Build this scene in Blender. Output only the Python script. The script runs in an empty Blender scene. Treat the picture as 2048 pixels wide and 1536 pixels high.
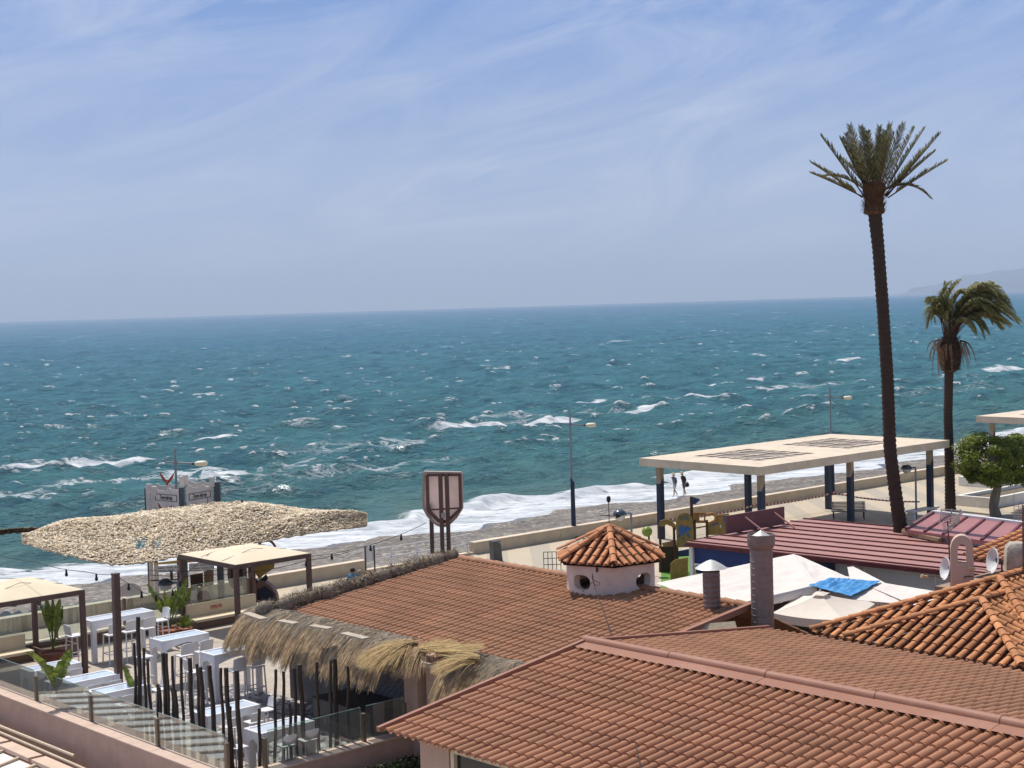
import bpy, bmesh, math, random
import numpy as np
from mathutils import Vector, Matrix, noise as mnoise
random.seed(7); rng = np.random.default_rng(7)
scene = bpy.context.scene
COL = scene.collection
R = math.radians
# ------------------------------------------------------------------ camera model (photo pixel -> world helpers)
F = 3080.0; PITCH = math.atan(156/3080); ROLL = R(-1.706); CAMZ = 12.5
def ray(px, py):
    a = (px-1024)/F; b = -(py-768)/F
    c, s = math.cos(ROLL), math.sin(ROLL)
    x = a*c-b*s; y = a*s+b*c
    cp, sp = math.cos(PITCH), math.sin(PITCH)
    return (x, cp+y*sp, -sp+y*cp)
def G(px, py, z=0.0):
    d = ray(px, py); t = (z-CAMZ)/d[2]
    return Vector((d[0]*t, d[1]*t, z))
def atY(px, py, Y):
    d = ray(px, py); t = Y/d[1]
    return Vector((d[0]*t, Y, CAMZ+d[2]*t))
cam_d = bpy.data.cameras.new('camera'); cam = bpy.data.objects.new('camera', cam_d); COL.objects.link(cam)
cp, sp = math.cos(PITCH), math.sin(PITCH)
Mc = Matrix(((1,0,0),(0,sp,-cp),(0,cp,sp))) @ Matrix.Rotation(ROLL, 3, 'Z')
cam.matrix_world = Matrix.Translation((0,0,CAMZ)) @ Mc.to_4x4()
cam_d.sensor_width = 36; cam_d.lens = F/2048*36; cam_d.clip_end = 200000; cam_d.clip_start = 0.2
scene.camera = cam
# promenade frame: u along the coast, s toward the sea; building frame: a toward the sea, b along the coast
TH = R(41.4); UX = Vector((math.cos(TH), math.sin(TH), 0)); SX = Vector((-math.sin(TH), math.cos(TH), 0))
W0 = G(949, 1109, 0)
def W(u, s, z=0.0): return W0 + UX*u + SX*s + Vector((0,0,z))
def toW(p): d = Vector(p)-W0; return d.dot(UX), d.dot(SX)
AX = Vector((-math.sin(R(42.5)), math.cos(R(42.5)), 0)); BX = Vector((AX.y, -AX.x, 0))
def AB(a, b, z=0.0): return AX*a + BX*b + Vector((0,0,z))
def toAB(p): p = Vector(p); return p.dot(AX), p.dot(BX)
ZT = 1.1      # terrace floor
ZS = -2.0     # sea level
UP = Vector((0,0,1))
# ------------------------------------------------------------------ mesh builder
class MB:
    def __init__(s): s.v=[]; s.f=[]; s.t=[]; s.m=[]
    def add(s, vs, fs, tint=0.5, mi=0):
        o=len(s.v); s.v += [tuple(p) for p in vs]
        s.f += [tuple(i+o for i in f) for f in fs]
        if isinstance(tint,(list,tuple)): s.t += list(tint)
        else: s.t += [tint]*len(fs)
        s.m += [mi]*len(fs)
        return s
    def box(s, c, size, X=None, Y=None, Z=None, tint=0.5, mi=0):
        X = Vector(X) if X is not None else Vector((1,0,0)); Z = Vector(Z) if Z is not None else Vector((0,0,1))
        Y = Vector(Y) if Y is not None else Z.cross(X)
        c = Vector(c); h = [k/2 for k in size]
        vs = [c + X*(i*h[0]) + Y*(j*h[1]) + Z*(k*h[2]) for k in (-1,1) for j in (-1,1) for i in (-1,1)]
        s.add(vs, [(0,2,3,1),(4,5,7,6),(0,1,5,4),(2,6,7,3),(0,4,6,2),(1,3,7,5)], tint, mi); return s
    def beam(s, p, q, w, h, up=UP, tint=0.5, mi=0):
        p=Vector(p); q=Vector(q); d=(q-p); L=d.length; d.normalize()
        y = Vector(up).cross(d)
        if y.length<1e-4: y = Vector((1,0,0)).cross(d)
        y.normalize(); z = d.cross(y)
        return s.box((p+q)/2, (L,w,h), d, y, z, tint, mi)
    def tube(s, pts, r, n=8, cap=True, tint=0.5, mi=0):
        pts=[Vector(p) for p in pts]; rs = r if isinstance(r,(list,tuple)) else [r]*len(pts)
        vs=[]; prev=None
        for i,p in enumerate(pts):
            d = (pts[min(i+1,len(pts)-1)]-pts[max(i-1,0)]).normalized()
            if prev is None:
                x = d.cross(UP)
                if x.length<1e-3: x = d.cross(Vector((1,0,0)))
            else: x = prev - d*prev.dot(d)
            x.normalize(); prev=x; y=d.cross(x)
            for k in range(n):
                a=2*math.pi*k/n; vs.append(p+(x*math.cos(a)+y*math.sin(a))*rs[i])
        fs=[]
        for i in range(len(pts)-1):
            for k in range(n):
                fs.append((i*n+k, i*n+(k+1)%n, (i+1)*n+(k+1)%n, (i+1)*n+k))
        if cap: fs += [tuple(range(n-1,-1,-1)), tuple((len(pts)-1)*n+k for k in range(n))]
        return s.add(vs, fs, tint, mi)
    def lathe(s, c, prof, n=24, Z=None, X=None, tint=0.5, mi=0, cap=False):
        c=Vector(c); Z=Vector(Z).normalized() if Z is not None else Vector((0,0,1))
        X = Vector(X) if X is not None else (Z.cross(Vector((0,1,0.01))).normalized()); Y=Z.cross(X)
        vs=[]; fs=[]
        for r,z in prof:
            for k in range(n):
                a=2*math.pi*k/n; vs.append(c+Z*z+(X*math.cos(a)+Y*math.sin(a))*r)
        for i in range(len(prof)-1):
            for k in range(n):
                fs.append((i*n+k, i*n+(k+1)%n, (i+1)*n+(k+1)%n, (i+1)*n+k))
        if cap: fs += [tuple(range(n-1,-1,-1)), tuple((len(prof)-1)*n+k for k in range(n))]
        return s.add(vs, fs, tint, mi)
    def prism(s, pts, ext, tint=0.5, mi=0):
        """polygon (3D points, planar) extruded by vector ext"""
        pts=[Vector(p) for p in pts]; ext=Vector(ext); n=len(pts)
        vs = pts+[p+ext for p in pts]
        fs = [tuple(range(n-1,-1,-1)), tuple(range(n,2*n))] + [(i,(i+1)%n,n+(i+1)%n,n+i) for i in range(n)]
        return s.add(vs, fs, tint, mi)
    def quad(s, a,b,c,d, tint=0.5, mi=0): return s.add([a,b,c,d],[(0,1,2,3)],tint,mi)
    def shift(s, d): 
        d=Vector(d); s.v=[(p[0]-d.x,p[1]-d.y,p[2]-d.z) for p in s.v]; return s
def link(name, me, parent=None):
    o = bpy.data.objects.new(name, me); COL.objects.link(o)
    if parent is not None: o.parent = parent
    return o
def build(name, mb, mats, parent=None, world=False, smooth=False, label=None, cat=None, kind=None, group=None, bevel=0, origin=None):
    """ONE mesh object. world=True: vertices are in world space and are re-based on the parent's location."""
    root = parent
    off = Vector((0,0,0))
    if world and parent is not None:
        p = parent
        while p is not None: off += Vector(p.location); p = p.parent
    if parent is None and origin is not None: off = Vector(origin)
    if off.length>0: mb.shift(off)
    me = bpy.data.meshes.new(name); me.from_pydata(mb.v, [], mb.f); me.update()
    for m in (mats if isinstance(mats,(list,tuple)) else [mats]): me.materials.append(m)
    if any(mb.m): me.polygons.foreach_set('material_index', mb.m)
    at = me.attributes.new('tint','FLOAT','FACE'); at.data.foreach_set('value', mb.t)
    if smooth: me.polygons.foreach_set('use_smooth', [True]*len(me.polygons))
    o = link(name, me, parent)
    if parent is None and origin is not None: o.location = off
    if smooth and smooth != 'all':
        try: me.set_sharp_from_angle(angle=R(40))
        except Exception: pass
    if bevel:
        b = o.modifiers.new('edge','BEVEL'); b.width=bevel; b.segments=2; b.limit_method='ANGLE'; b.angle_limit=R(40)
    tag(o, label, cat, group, kind)
    return o
def tag(o, label=None, cat=None, group=None, kind=None):
    if label: o['label']=label
    if cat: o['category']=cat
    if group: o['group']=group
    if kind: o['kind']=kind
    return o
def thing(name, label, cat, loc=(0,0,0), rz=0.0, group=None):
    o = bpy.data.objects.new(name, None); COL.objects.link(o)
    o.location = loc; o.rotation_euler=(0,0,rz); o.empty_display_size=0.2
    return tag(o, label, cat, group)
def kids(o): return [c for c in bpy.data.objects if c.parent is o]
def copy_tree(o, parent=None, label=None):
    c = o.copy(); COL.objects.link(c); c.parent = parent
    if label: c['label']=label
    for ch in list(o.children): copy_tree(ch, c)
    return c
# ------------------------------------------------------------------ materials
MATS={}
def mat(name, col, rough=0.7, var=0.0, vscale=3.0, col2=None, bump=0.0, bscale=20.0, spec=0.3, tintvar=0.0, metal=0.0, stretch=None, dirt=0.0, dscale=1.2, dcol=(0.12,0.1,0.08), transl=0.0, coat=0.0):
    if name in MATS: return MATS[name]
    m=bpy.data.materials.new(name); m.use_nodes=True; nt=m.node_tree; N=nt.nodes; L=nt.links
    p=N['Principled BSDF']; p.inputs['Roughness'].default_value=rough; p.inputs['Specular IOR Level'].default_value=spec; p.inputs['Metallic'].default_value=metal
    c=tuple(col)+(1,)
    p.inputs['Base Color'].default_value=c
    geo=N.new('ShaderNodeNewGeometry'); vec=geo.outputs['Position']
    if stretch:
        mp=N.new('ShaderNodeMapping'); mp.inputs['Scale'].default_value=stretch; L.new(vec,mp.inputs['Vector']); vec=mp.outputs['Vector']
    out=None
    if var>0 or col2:
        t=N.new('ShaderNodeTexNoise'); t.inputs['Scale'].default_value=vscale; t.inputs['Detail'].default_value=6; t.inputs['Roughness'].default_value=.65; L.new(vec,t.inputs['Vector'])
        r=N.new('ShaderNodeMapRange'); r.inputs['From Min'].default_value=.3; r.inputs['From Max'].default_value=.7; L.new(t.outputs['Fac'],r.inputs['Value'])
        mx=N.new('ShaderNodeMix'); mx.data_type='RGBA'; L.new(r.outputs[0],mx.inputs['Factor'])
        lo = tuple(k*(1-var) for k in col); hi = tuple(col2) if col2 else tuple(min(.95,k*(1+var)) for k in col)
        mx.inputs['A'].default_value=lo+(1,); mx.inputs['B'].default_value=hi+(1,); out=mx.outputs['Result']
    if tintvar>0:
        a=N.new('ShaderNodeAttribute'); a.attribute_name='tint'
        r=N.new('ShaderNodeMapRange'); r.inputs['To Min'].default_value=1-tintvar; r.inputs['To Max'].default_value=1+tintvar; L.new(a.outputs['Fac'],r.inputs['Value'])
        mx=N.new('ShaderNodeVectorMath'); mx.operation='SCALE'
        if out is not None: L.new(out,mx.inputs[0])
        else: mx.inputs[0].default_value=col
        L.new(r.outputs[0],mx.inputs['Scale']); out=mx.outputs[0]
    if dirt>0:
        t=N.new('ShaderNodeTexNoise'); t.inputs['Scale'].default_value=dscale; t.inputs['Detail'].default_value=8; t.inputs['Roughness'].default_value=.7; L.new(geo.outputs['Position'],t.inputs['Vector'])
        r=N.new('ShaderNodeMapRange'); r.inputs['From Min'].default_value=.52; r.inputs['From Max'].default_value=.75; r.inputs['To Max'].default_value=dirt; L.new(t.outputs['Fac'],r.inputs['Value'])
        mx=N.new('ShaderNodeMix'); mx.data_type='RGBA'; L.new(r.outputs[0],mx.inputs['Factor'])
        if out is not None: L.new(out,mx.inputs['A'])
        else: mx.inputs['A'].default_value=c
        mx.inputs['B'].default_value=tuple(dcol)+(1,); out=mx.outputs['Result']
    if out is not None: L.new(out,p.inputs['Base Color'])
    if bump>0:
        t=N.new('ShaderNodeTexNoise'); t.inputs['Scale'].default_value=bscale; t.inputs['Detail'].default_value=5; L.new(vec,t.inputs['Vector'])
        b=N.new('ShaderNodeBump'); b.inputs['Strength'].default_value=bump; b.inputs['Distance'].default_value=.02; L.new(t.outputs['Fac'],b.inputs['Height']); L.new(b.outputs[0],p.inputs['Normal'])
    if coat: p.inputs['Coat Weight'].default_value=coat
    if transl>0:
        o=N['Material Output']; tr=N.new('ShaderNodeBsdfTranslucent'); ms=N.new('ShaderNodeMixShader'); ms.inputs[0].default_value=transl
        if out is not None: L.new(out,tr.inputs['Color'])
        else: tr.inputs['Color'].default_value=c
        L.new(p.outputs[0],ms.inputs[1]); L.new(tr.outputs[0],ms.inputs[2]); L.new(ms.outputs[0],o.inputs['Surface'])
    MATS[name]=m; return m
def glass_mat(name, tintc=(.86,.92,.9), refl=0.12, dust=0.06):
    m=bpy.data.materials.new(name); m.use_nodes=True; nt=m.node_tree; N=nt.nodes; L=nt.links
    N.remove(N['Principled BSDF']); o=N['Material Output']
    tr=N.new('ShaderNodeBsdfTransparent'); tr.inputs['Color'].default_value=tuple(tintc)+(1,)
    gl=N.new('ShaderNodeBsdfGlossy'); gl.inputs['Roughness'].default_value=.02
    df=N.new('ShaderNodeBsdfDiffuse'); df.inputs['Color'].default_value=(.7,.72,.7,1)
    fr=N.new('ShaderNodeFresnel'); fr.inputs['IOR'].default_value=1.5
    mu=N.new('ShaderNodeMath'); mu.operation='MULTIPLY'; mu.inputs[1].default_value=refl/.06; L.new(fr.outputs[0],mu.inputs[0])
    m1=N.new('ShaderNodeMixShader'); m1.inputs[0].default_value=dust; L.new(tr.outputs[0],m1.inputs[1]); L.new(df.outputs[0],m1.inputs[2])
    m2=N.new('ShaderNodeMixShader'); mn=N.new('ShaderNodeMath'); mn.operation='MINIMUM'; mn.inputs[1].default_value=.6; L.new(mu.outputs[0],mn.inputs[0]); L.new(mn.outputs[0],m2.inputs[0])
    L.new(m1.outputs[0],m2.inputs[1]); L.new(gl.outputs[0],m2.inputs[2]); L.new(m2.outputs[0],o.inputs['Surface'])
    MATS[name]=m; return m
# ------------------------------------------------------------------ light, sky
SUN_AZ = R(-37)   # measured from the view axis (+Y) toward +X; the sun stands over the sea, left of the view axis
SUN_EL = R(62)
sd = Vector((math.sin(SUN_AZ)*math.cos(SUN_EL), math.cos(SUN_AZ)*math.cos(SUN_EL), math.sin(SUN_EL)))
sun_d = bpy.data.lights.new('sun','SUN'); sun_d.energy=4.2; sun_d.angle=R(.53); sun_d.color=(1,.955,.88)
sun = bpy.data.objects.new('sun', sun_d); COL.objects.link(sun); sun.rotation_euler = sd.to_track_quat('Z','Y').to_euler()
wd = bpy.data.worlds.new('World'); scene.world = wd; wd.use_nodes=True
nt=wd.node_tree; N=nt.nodes; L=nt.links
bg=N['Background']; bg.inputs['Strength'].default_value=0.10
sky=N.new('ShaderNodeTexSky'); sky.sky_type='NISHITA'; sky.sun_disc=False; sky.sun_elevation=SUN_EL; sky.sun_rotation=SUN_AZ
sky.air_density=1.0; sky.dust_density=1.6; sky.ozone_density=2.2; sky.altitude=20
tc=N.new('ShaderNodeTexCoord')
# thin cirrus: streaks drawn out along a rising diagonal of the sky dome
sx=N.new('ShaderNodeSeparateXYZ'); L.new(tc.outputs['Generated'],sx.inputs[0])
def skymap(rot,scale,vec):
    q=N.new('ShaderNodeMapping'); q.inputs['Rotation'].default_value=(0,rot,0); L.new(vec,q.inputs['Vector'])
    w=N.new('ShaderNodeMapping'); w.inputs['Scale'].default_value=scale; L.new(q.outputs[0],w.inputs['Vector']); return w.outputs[0]
v1=skymap(R(17),(5.0,1.5,19),tc.outputs['Generated']); v2=skymap(R(10),(3.2,1.0,9),tc.outputs['Generated'])
n1=N.new('ShaderNodeTexNoise'); n1.inputs['Scale'].default_value=1.0; n1.inputs['Detail'].default_value=10; n1.inputs['Roughness'].default_value=.66; n1.inputs['Distortion'].default_value=1.9; L.new(v1,n1.inputs['Vector'])
n2=N.new('ShaderNodeTexNoise'); n2.inputs['Scale'].default_value=1.0; n2.inputs['Detail'].default_value=5; n2.inputs['Distortion'].default_value=.5; L.new(v2,n2.inputs['Vector'])
r1=N.new('ShaderNodeMapRange'); r1.inputs['From Min'].default_value=.40; r1.inputs['From Max'].default_value=.78; L.new(n1.outputs['Fac'],r1.inputs['Value'])
r2=N.new('ShaderNodeMapRange'); r2.inputs['From Min'].default_value=.36; r2.inputs['From Max'].default_value=.66; r2.inputs['To Min'].default_value=.30; L.new(n2.outputs['Fac'],r2.inputs['Value'])
mu=N.new('ShaderNodeMath'); mu.operation='MULTIPLY'; L.new(r1.outputs[0],mu.inputs[0]); L.new(r2.outputs[0],mu.inputs[1])
m2=N.new('ShaderNodeMath'); m2.operation='MULTIPLY'; m2.inputs[1].default_value=.72; m2.use_clamp=True; L.new(mu.outputs[0],m2.inputs[0])
# clear-sky colour: pale lavender-blue air low over the sea, the physical sky above it
zr=N.new('ShaderNodeMapRange'); zr.inputs['From Max'].default_value=.22; L.new(sx.outputs['Z'],zr.inputs['Value'])
cr=N.new('ShaderNodeValToRGB'); e=cr.color_ramp.elements
for k in range(3): e.new(.5)
for k,(p_,c_) in enumerate([(0,(4.3,5.1,6.9)),(.22,(3.8,4.7,6.6)),(.5,(2.9,3.95,6.3)),(.8,(1.95,3.15,6.1)),(1,(1.6,2.8,6.0))]): e[k].position=p_; e[k].color=tuple(q/10 for q in c_)+(1,)
L.new(zr.outputs[0],cr.inputs['Fac'])
sc_=N.new('ShaderNodeVectorMath'); sc_.operation='SCALE'; sc_.inputs['Scale'].default_value=10.; L.new(cr.outputs['Color'],sc_.inputs[0])
zb=N.new('ShaderNodeMapRange'); zb.inputs['From Min'].default_value=.2; zb.inputs['From Max'].default_value=.5; L.new(sx.outputs['Z'],zb.inputs['Value'])
tn=N.new('ShaderNodeMix'); tn.data_type='RGBA'; L.new(zb.outputs[0],tn.inputs['Factor']); L.new(sc_.outputs[0],tn.inputs['A']); L.new(sky.outputs[0],tn.inputs['B'])
cm=N.new('ShaderNodeMix'); cm.data_type='RGBA'; L.new(m2.outputs[0],cm.inputs['Factor']); L.new(tn.outputs['Result'],cm.inputs['A']); cm.inputs['B'].default_value=(6.0,6.5,7.6,1)
L.new(cm.outputs['Result'],bg.inputs['Color'])
scene.view_settings.view_transform='Standard'; scene.view_settings.look='None'; scene.view_settings.exposure=0.22; scene.view_settings.gamma=1
scene.cycles.use_denoising=True
try: scene.cycles.denoiser='OPENIMAGEDENOISE'
except Exception: pass
scene.cycles.max_bounces=6; scene.cycles.transparent_max_bounces=24; scene.cycles.sample_clamp_indirect=6; scene.cycles.caustics_reflective=False; scene.cycles.caustics_refractive=False
# ------------------------------------------------------------------ sea, beach, promenade
def np_mesh(name, verts, faces, mats, smooth=True, attrs=None, label=None, kind=None):
    me=bpy.data.meshes.new(name)
    nv=len(verts); nf=len(faces)
    me.vertices.add(nv); me.vertices.foreach_set('co', np.asarray(verts,dtype=np.float32).ravel())
    me.loops.add(nf*4); me.loops.foreach_set('vertex_index', np.asarray(faces,dtype=np.int32).ravel())
    me.polygons.add(nf); me.polygons.foreach_set('loop_start', np.arange(0,nf*4,4,dtype=np.int32))
    if smooth: me.polygons.foreach_set('use_smooth', np.ones(nf,dtype=bool))
    me.update(calc_edges=True)
    for k,a in (attrs or {}).items():
        at=me.attributes.new(k,'FLOAT','POINT'); at.data.foreach_set('value', np.asarray(a,dtype=np.float32))
    me.materials.append(mats)
    o=link(name,me); tag(o,label,None,None,kind); return o
def grid_faces(nr,nc):
    i=np.arange(nr-1)[:,None]*nc+np.arange(nc-1)[None,:]
    return np.stack([i,i+1,i+nc+1,i+nc],-1).reshape(-1,4)
W0x,W0y=W0.x,W0.y
def us_np(X,Y):
    dx=X-W0x; dy=Y-W0y
    return dx*UX.x+dy*UX.y, dx*SX.x+dy*SX.y
def vnoise(u,v,seed):
    """smooth value noise, numpy"""
    def h(i,j): 
        q=np.sin(i*127.1+j*311.7+seed*74.7)*43758.5453; return q-np.floor(q)
    i=np.floor(u); j=np.floor(v); a=u-i; b=v-j; a=a*a*(3-2*a); b=b*b*(3-2*b)
    return (h(i,j)*(1-a)+h(i+1,j)*a)*(1-b)+(h(i,j+1)*(1-a)+h(i+1,j+1)*a)*b
def fbm(u,v,seed,o=4):
    r=0; w=.5
    for k in range(o): r=r+w*vnoise(u*2**k,v*2**k,seed+k*3); w*=.5
    return r/(1-.5**o)
def waterline(u): return 19.2-0.028*(u-10)+1.1*np.sin(u*.31+.5)+.6*np.sin(u*.73+2)+.35*np.sin(u*1.7)
def beach_z(u,s):
    wl=waterline(u)
    t=np.clip((s-3)/(wl-3),0,None)
    z=-.45-(ZS+.45)*-1*np.where(t<1,t**1.25,1+(t-1)*1.35)
    z=z+.10*(fbm(u*.25,s*.5,3)-.5)*(s>1.5)+.05*(fbm(u*1.1,s*1.6,9)-.5)
    # storm ridge left by the waves
    z=z+.10*np.exp(-((s-(wl-4.2-.8*np.sin(u*.2)))/.9)**2)
    return z
# --- sea mesh: a fan of rows that follows the swell
NC=1000; ang=np.tan(np.linspace(R(-27),R(27),NC))
rows=[34.0]
while rows[-1]<1500: rows.append(rows[-1]*(1.0042 if rows[-1]<260 else 1.0062))
while rows[-1]<30000: rows.append(rows[-1]*1.10)
Yr=np.array(rows); NR=len(Yr)
X=Yr[:,None]*ang[None,:]; Y=np.repeat(Yr[:,None],NC,1)
u,s=us_np(X,Y); dist=np.sqrt(X*X+Y*Y)
wl=waterline(u); off=s-wl          # metres from the waterline, seaward
dz=np.zeros_like(X); dxx=np.zeros_like(X); dyy=np.zeros_like(X); slope=np.zeros_like(X)
far=np.clip((1500-dist)/700,0,1)
depthf=np.clip(off/25,0.12,1)
wr=np.random.default_rng(3)
for k in range(64):
    lam=1.7*(20/1.7)**wr.random()
    # crests nearly parallel to the coast, rolled towards the wind from the left
    dirang=TH-math.pi/2+wr.normal(0,.5)-.28
    kx,ky=math.cos(dirang)*2*math.pi/lam, math.sin(dirang)*2*math.pi/lam
    amp=.0145*lam**.75*(.6+.8*wr.random())
    ph=kx*X+ky*Y+wr.random()*6.28
    res=np.clip((lam*1.6-0.0042*dist*2.2)/(lam),0,1)   # fade waves the grid cannot carry
    a=amp*res*far*depthf
    dz+=a*np.cos(ph); dxx-=a*.8*np.sin(ph)*math.cos(dirang); dyy-=a*.8*np.sin(ph)*math.sin(dirang)
    slope+=a*2*math.pi/lam*np.cos(ph)
foam=np.zeros_like(X)
# breakers: (u,s) ends, height, seaward width
BRK=[((62,84.5),(86,79.5),.75,2.6),((88,82),(104,84),.35,2.0),((116,96),(125,91.5),.7,2.2),((203,96.5),(212,92),1.0,3.0),((4,84),(11,83),.5,2.2),((9,83.5),(27,80.5),.55,2.6),
     ((178,206),(184,205),1.3,4.0),((18,60),(24,58.5),.5,1.8),((128,80),(133,79),.4,1.8),((100,105),(112,103),.35,2.0),((40,101),(52,98),.3,2.0),((140,112),(150,110),.5,2.0),((160,118),(166,117),.5,2.0),((230,150),(238,148),.7,3)]
TRAIL=[((2,68),(40,62),5,.62),((14,58),(48,52),6,.45),((0,88),(30,84),4,.5),((30,76),(64,72),6,.42),((60,92),(108,86),5,.4),((86,74),(120,70),4,.3),((130,72),(170,66),6,.35),((135,100),(165,94),5,.55),((150,92),(200,86),5,.35),((8,50),(24,44),4,.35),((-10,60),(8,66),6,.6),((-12,74),(4,80),6,.55)]
def seg_dist(p,q,curv=0):
    (u0,s0),(u1,s1)=p,q
    L_=math.hypot(u1-u0,s1-s0); tx,ty=(u1-u0)/L_,(s1-s0)/L_
    t=((u-u0)*tx+(s-s0)*ty); d=-(u-u0)*ty+(s-s0)*tx
    return t/L_, d, L_
wob=fbm(u*.22,s*.22,21,3)-.5; wob2=fbm(u*.9,s*.9,31,3)-.5
for p,q,h,w in BRK:
    t,d,L_=seg_dist(p,q); d=d+wob*3.2+wob2*1.1
    prof=np.clip(np.minimum(t,1-t)*6,0,1); prof=np.where((t>0)&(t<1),prof,0)*(0.65+.7*fbm(t*L_*.35,0*t,5,2))
    ridge=np.exp(-(np.where(d>0,d/(w*1.2),d/(w*.45)))**2)*prof
    dz+=h*ridge
    foam=np.maximum(foam, prof*np.exp(-((d+w*.25)/(w*.50))**2)*1.08)
    foam=np.maximum(foam, prof*np.clip(1-np.abs(d-w*1.2)/(w*1.6),0,1)*.42)
for p,q,w,a in TRAIL:
    t,d,L_=seg_dist(p,q); d=d+wob*6+wob2*2
    prof=np.clip(np.minimum(t,1-t)*4,0,1)*((t>0)&(t<1))
    foam=np.maximum(foam, a*.92*prof*np.exp(-(d/w)**2))
# swell lines that stand up as they reach the shore
for s0,h,w in ((13.5,.42,1.5),(21,.40,2.0),(31,.36,2.6),(43,.3,3.2)):
    c=s0+2.2*(fbm(u*.06,0*u+s0,41,3)-.5)*4
    d=off-c; lobes=np.clip((fbm(u*.11,0*u+s0*3,47,3)-.38)*4,0,1)
    dz+=h*lobes*np.exp(-(np.where(d>0,d/(w*1.3),d/(w*.6)))**2)
# shore break: the breaking wave and the wash in front of it
c1=6.3+2.4*(fbm(u*.09,0*u,61,3)-.5)*2; d=off-c1; lob=np.clip((fbm(u*.13,0*u+7,67,3)-.3)*3,0,1)
dz+=.62*lob*np.exp(-(np.where(d>0,d/1.5,d/.7))**2)
foam=np.maximum(foam, np.clip((c1-off)/1.5+.4,0,1)*(.80+.5*(fbm(u*.16,off*.8,91,3)-.4))*(off>-2))
foam=np.maximum(foam, lob*np.exp(-((d+.2)/.9)**2)*1.4)
foam=np.maximum(foam, .50*np.clip(1-(off-c1)/3.5,0,1)*(off>c1)*(0.4+lob))
# whitecaps on the steepest wave fronts
cap=np.clip((slope-.52)*4.5,0,1)*far*np.clip((off-20)/20,0,1)
foam=np.maximum(foam, cap*.55)
Z=ZS+dz*np.where(off<9,np.clip(.35+off/14,.12,1),1)
sand=beach_z(u,s)
Z=np.where(off<2.5, np.maximum(Z*0+ZS+dz*.12, sand+.03*np.clip((1.2+off)/1.2,-3,1)), Z)
P=np.stack([X+dxx,Y+dyy,Z],-1).reshape(-1,3)
fc=grid_faces(NR,NC)
keep=(off.reshape(-1)[fc].max(1)>-1.6)
fc=fc[keep]; used=np.zeros(NR*NC,bool); used[fc.ravel()]=True; remap=np.cumsum(used)-1
sm=bpy.data.materials.new('sea_water'); sm.use_nodes=True; nt=sm.node_tree; N=nt.nodes; L=nt.links
pb=N['Principled BSDF']
geo=N.new('ShaderNodeNewGeometry')
def attr(nm): a=N.new('ShaderNodeAttribute'); a.attribute_name=nm; return a.outputs['Fac']
def noise_n(scale,detail=5,rough=.6,vec=None,dist=0.0):
    t=N.new('ShaderNodeTexNoise'); t.inputs['Scale'].default_value=scale; t.inputs['Detail'].default_value=detail; t.inputs['Roughness'].default_value=rough; t.inputs['Distortion'].default_value=dist
    L.new(vec if vec is not None else geo.outputs['Position'],t.inputs['Vector']); return t.outputs['Fac']
def mathn(op,a,b=None,c=None,clamp=False):
    m=N.new('ShaderNodeMath'); m.operation=op; m.use_clamp=clamp
    for i,x in enumerate((a,b,c)):
        if x is None: continue
        if isinstance(x,(int,float)): m.inputs[i].default_value=x
        else: L.new(x,m.inputs[i])
    return m.outputs[0]
def maprange(x,a,b,c=0.,d=1.,smooth=False):
    m=N.new('ShaderNodeMapRange'); m.inputs['From Min'].default_value=a; m.inputs['From Max'].default_value=b; m.inputs['To Min'].default_value=c; m.inputs['To Max'].default_value=d
    if smooth: m.interpolation_type='SMOOTHSTEP'
    L.new(x,m.inputs['Value']); return m.outputs[0]
def ramp(x,stops):
    r=N.new('ShaderNodeValToRGB'); e=r.color_ramp.elements
    while len(e)<len(stops): e.new(.5)
    for k,(p_,c_) in enumerate(stops): e[k].position=p_; e[k].color=tuple(c_)+(1,)
    L.new(x,r.inputs['Fac']); return r.outputs['Color']
def mixc(f,a,b,blend='MIX'):
    m=N.new('ShaderNodeMix'); m.data_type='RGBA'; m.blend_type=blend
    if isinstance(f,float): m.inputs['Factor'].default_value=f
    else: L.new(f,m.inputs['Factor'])
    for k,x in (('A',a),('B',b)):
        if isinstance(x,tuple): m.inputs[k].default_value=x+(1,)
        else: L.new(x,m.inputs[k])
    return m.outputs['Result']
def mapping(rot=0,scale=(1,1,1),vec=None):
    m=N.new('ShaderNodeMapping'); m.inputs['Rotation'].default_value=(0,0,rot); m.inputs['Scale'].default_value=scale
    L.new(vec if vec is not None else geo.outputs['Position'],m.inputs['Vector']); return m.outputs[0]
offl=attr('offshore'); fo=attr('foam')
# water colour by depth: sandy grey-green at the edge, teal, then deep blue
big=noise_n(.012,3,.5)
lo=mathn('ADD',offl,maprange(big,.3,.7,-.05,.05))
wc=ramp(lo,[(0.0,(.15,.17,.135)),(.14,(.115,.205,.18)),(.32,(.068,.205,.212)),(.52,(.052,.188,.226)),(.78,(.040,.152,.238)),(1.0,(.040,.128,.235))])
streak=noise_n(.055,4,.6,mapping(-TH+.2,(.35,1,1)))
wc=mixc(maprange(streak,.35,.7,0,.45),wc,(.020,.105,.140))
# darker and lighter streaks in the water colour that still read far out
g1=noise_n(1.0,5,.68,mapping(.12,(.20,.035,1)),.3); g2=noise_n(1.0,5,.68,mapping(.10,(.075,.008,1)),.3)
md=maprange(attr('offm'),350,900,0,1); gg=mathn('ADD',mathn('MULTIPLY',g1,mathn('SUBTRACT',1.0,md)),mathn('MULTIPLY',g2,md))
wc=mixc(maprange(gg,.36,.50,.55,0),wc,(.012,.070,.115)); wc=mixc(maprange(gg,.52,.64,0,.35),wc,(.07,.20,.25))
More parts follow.
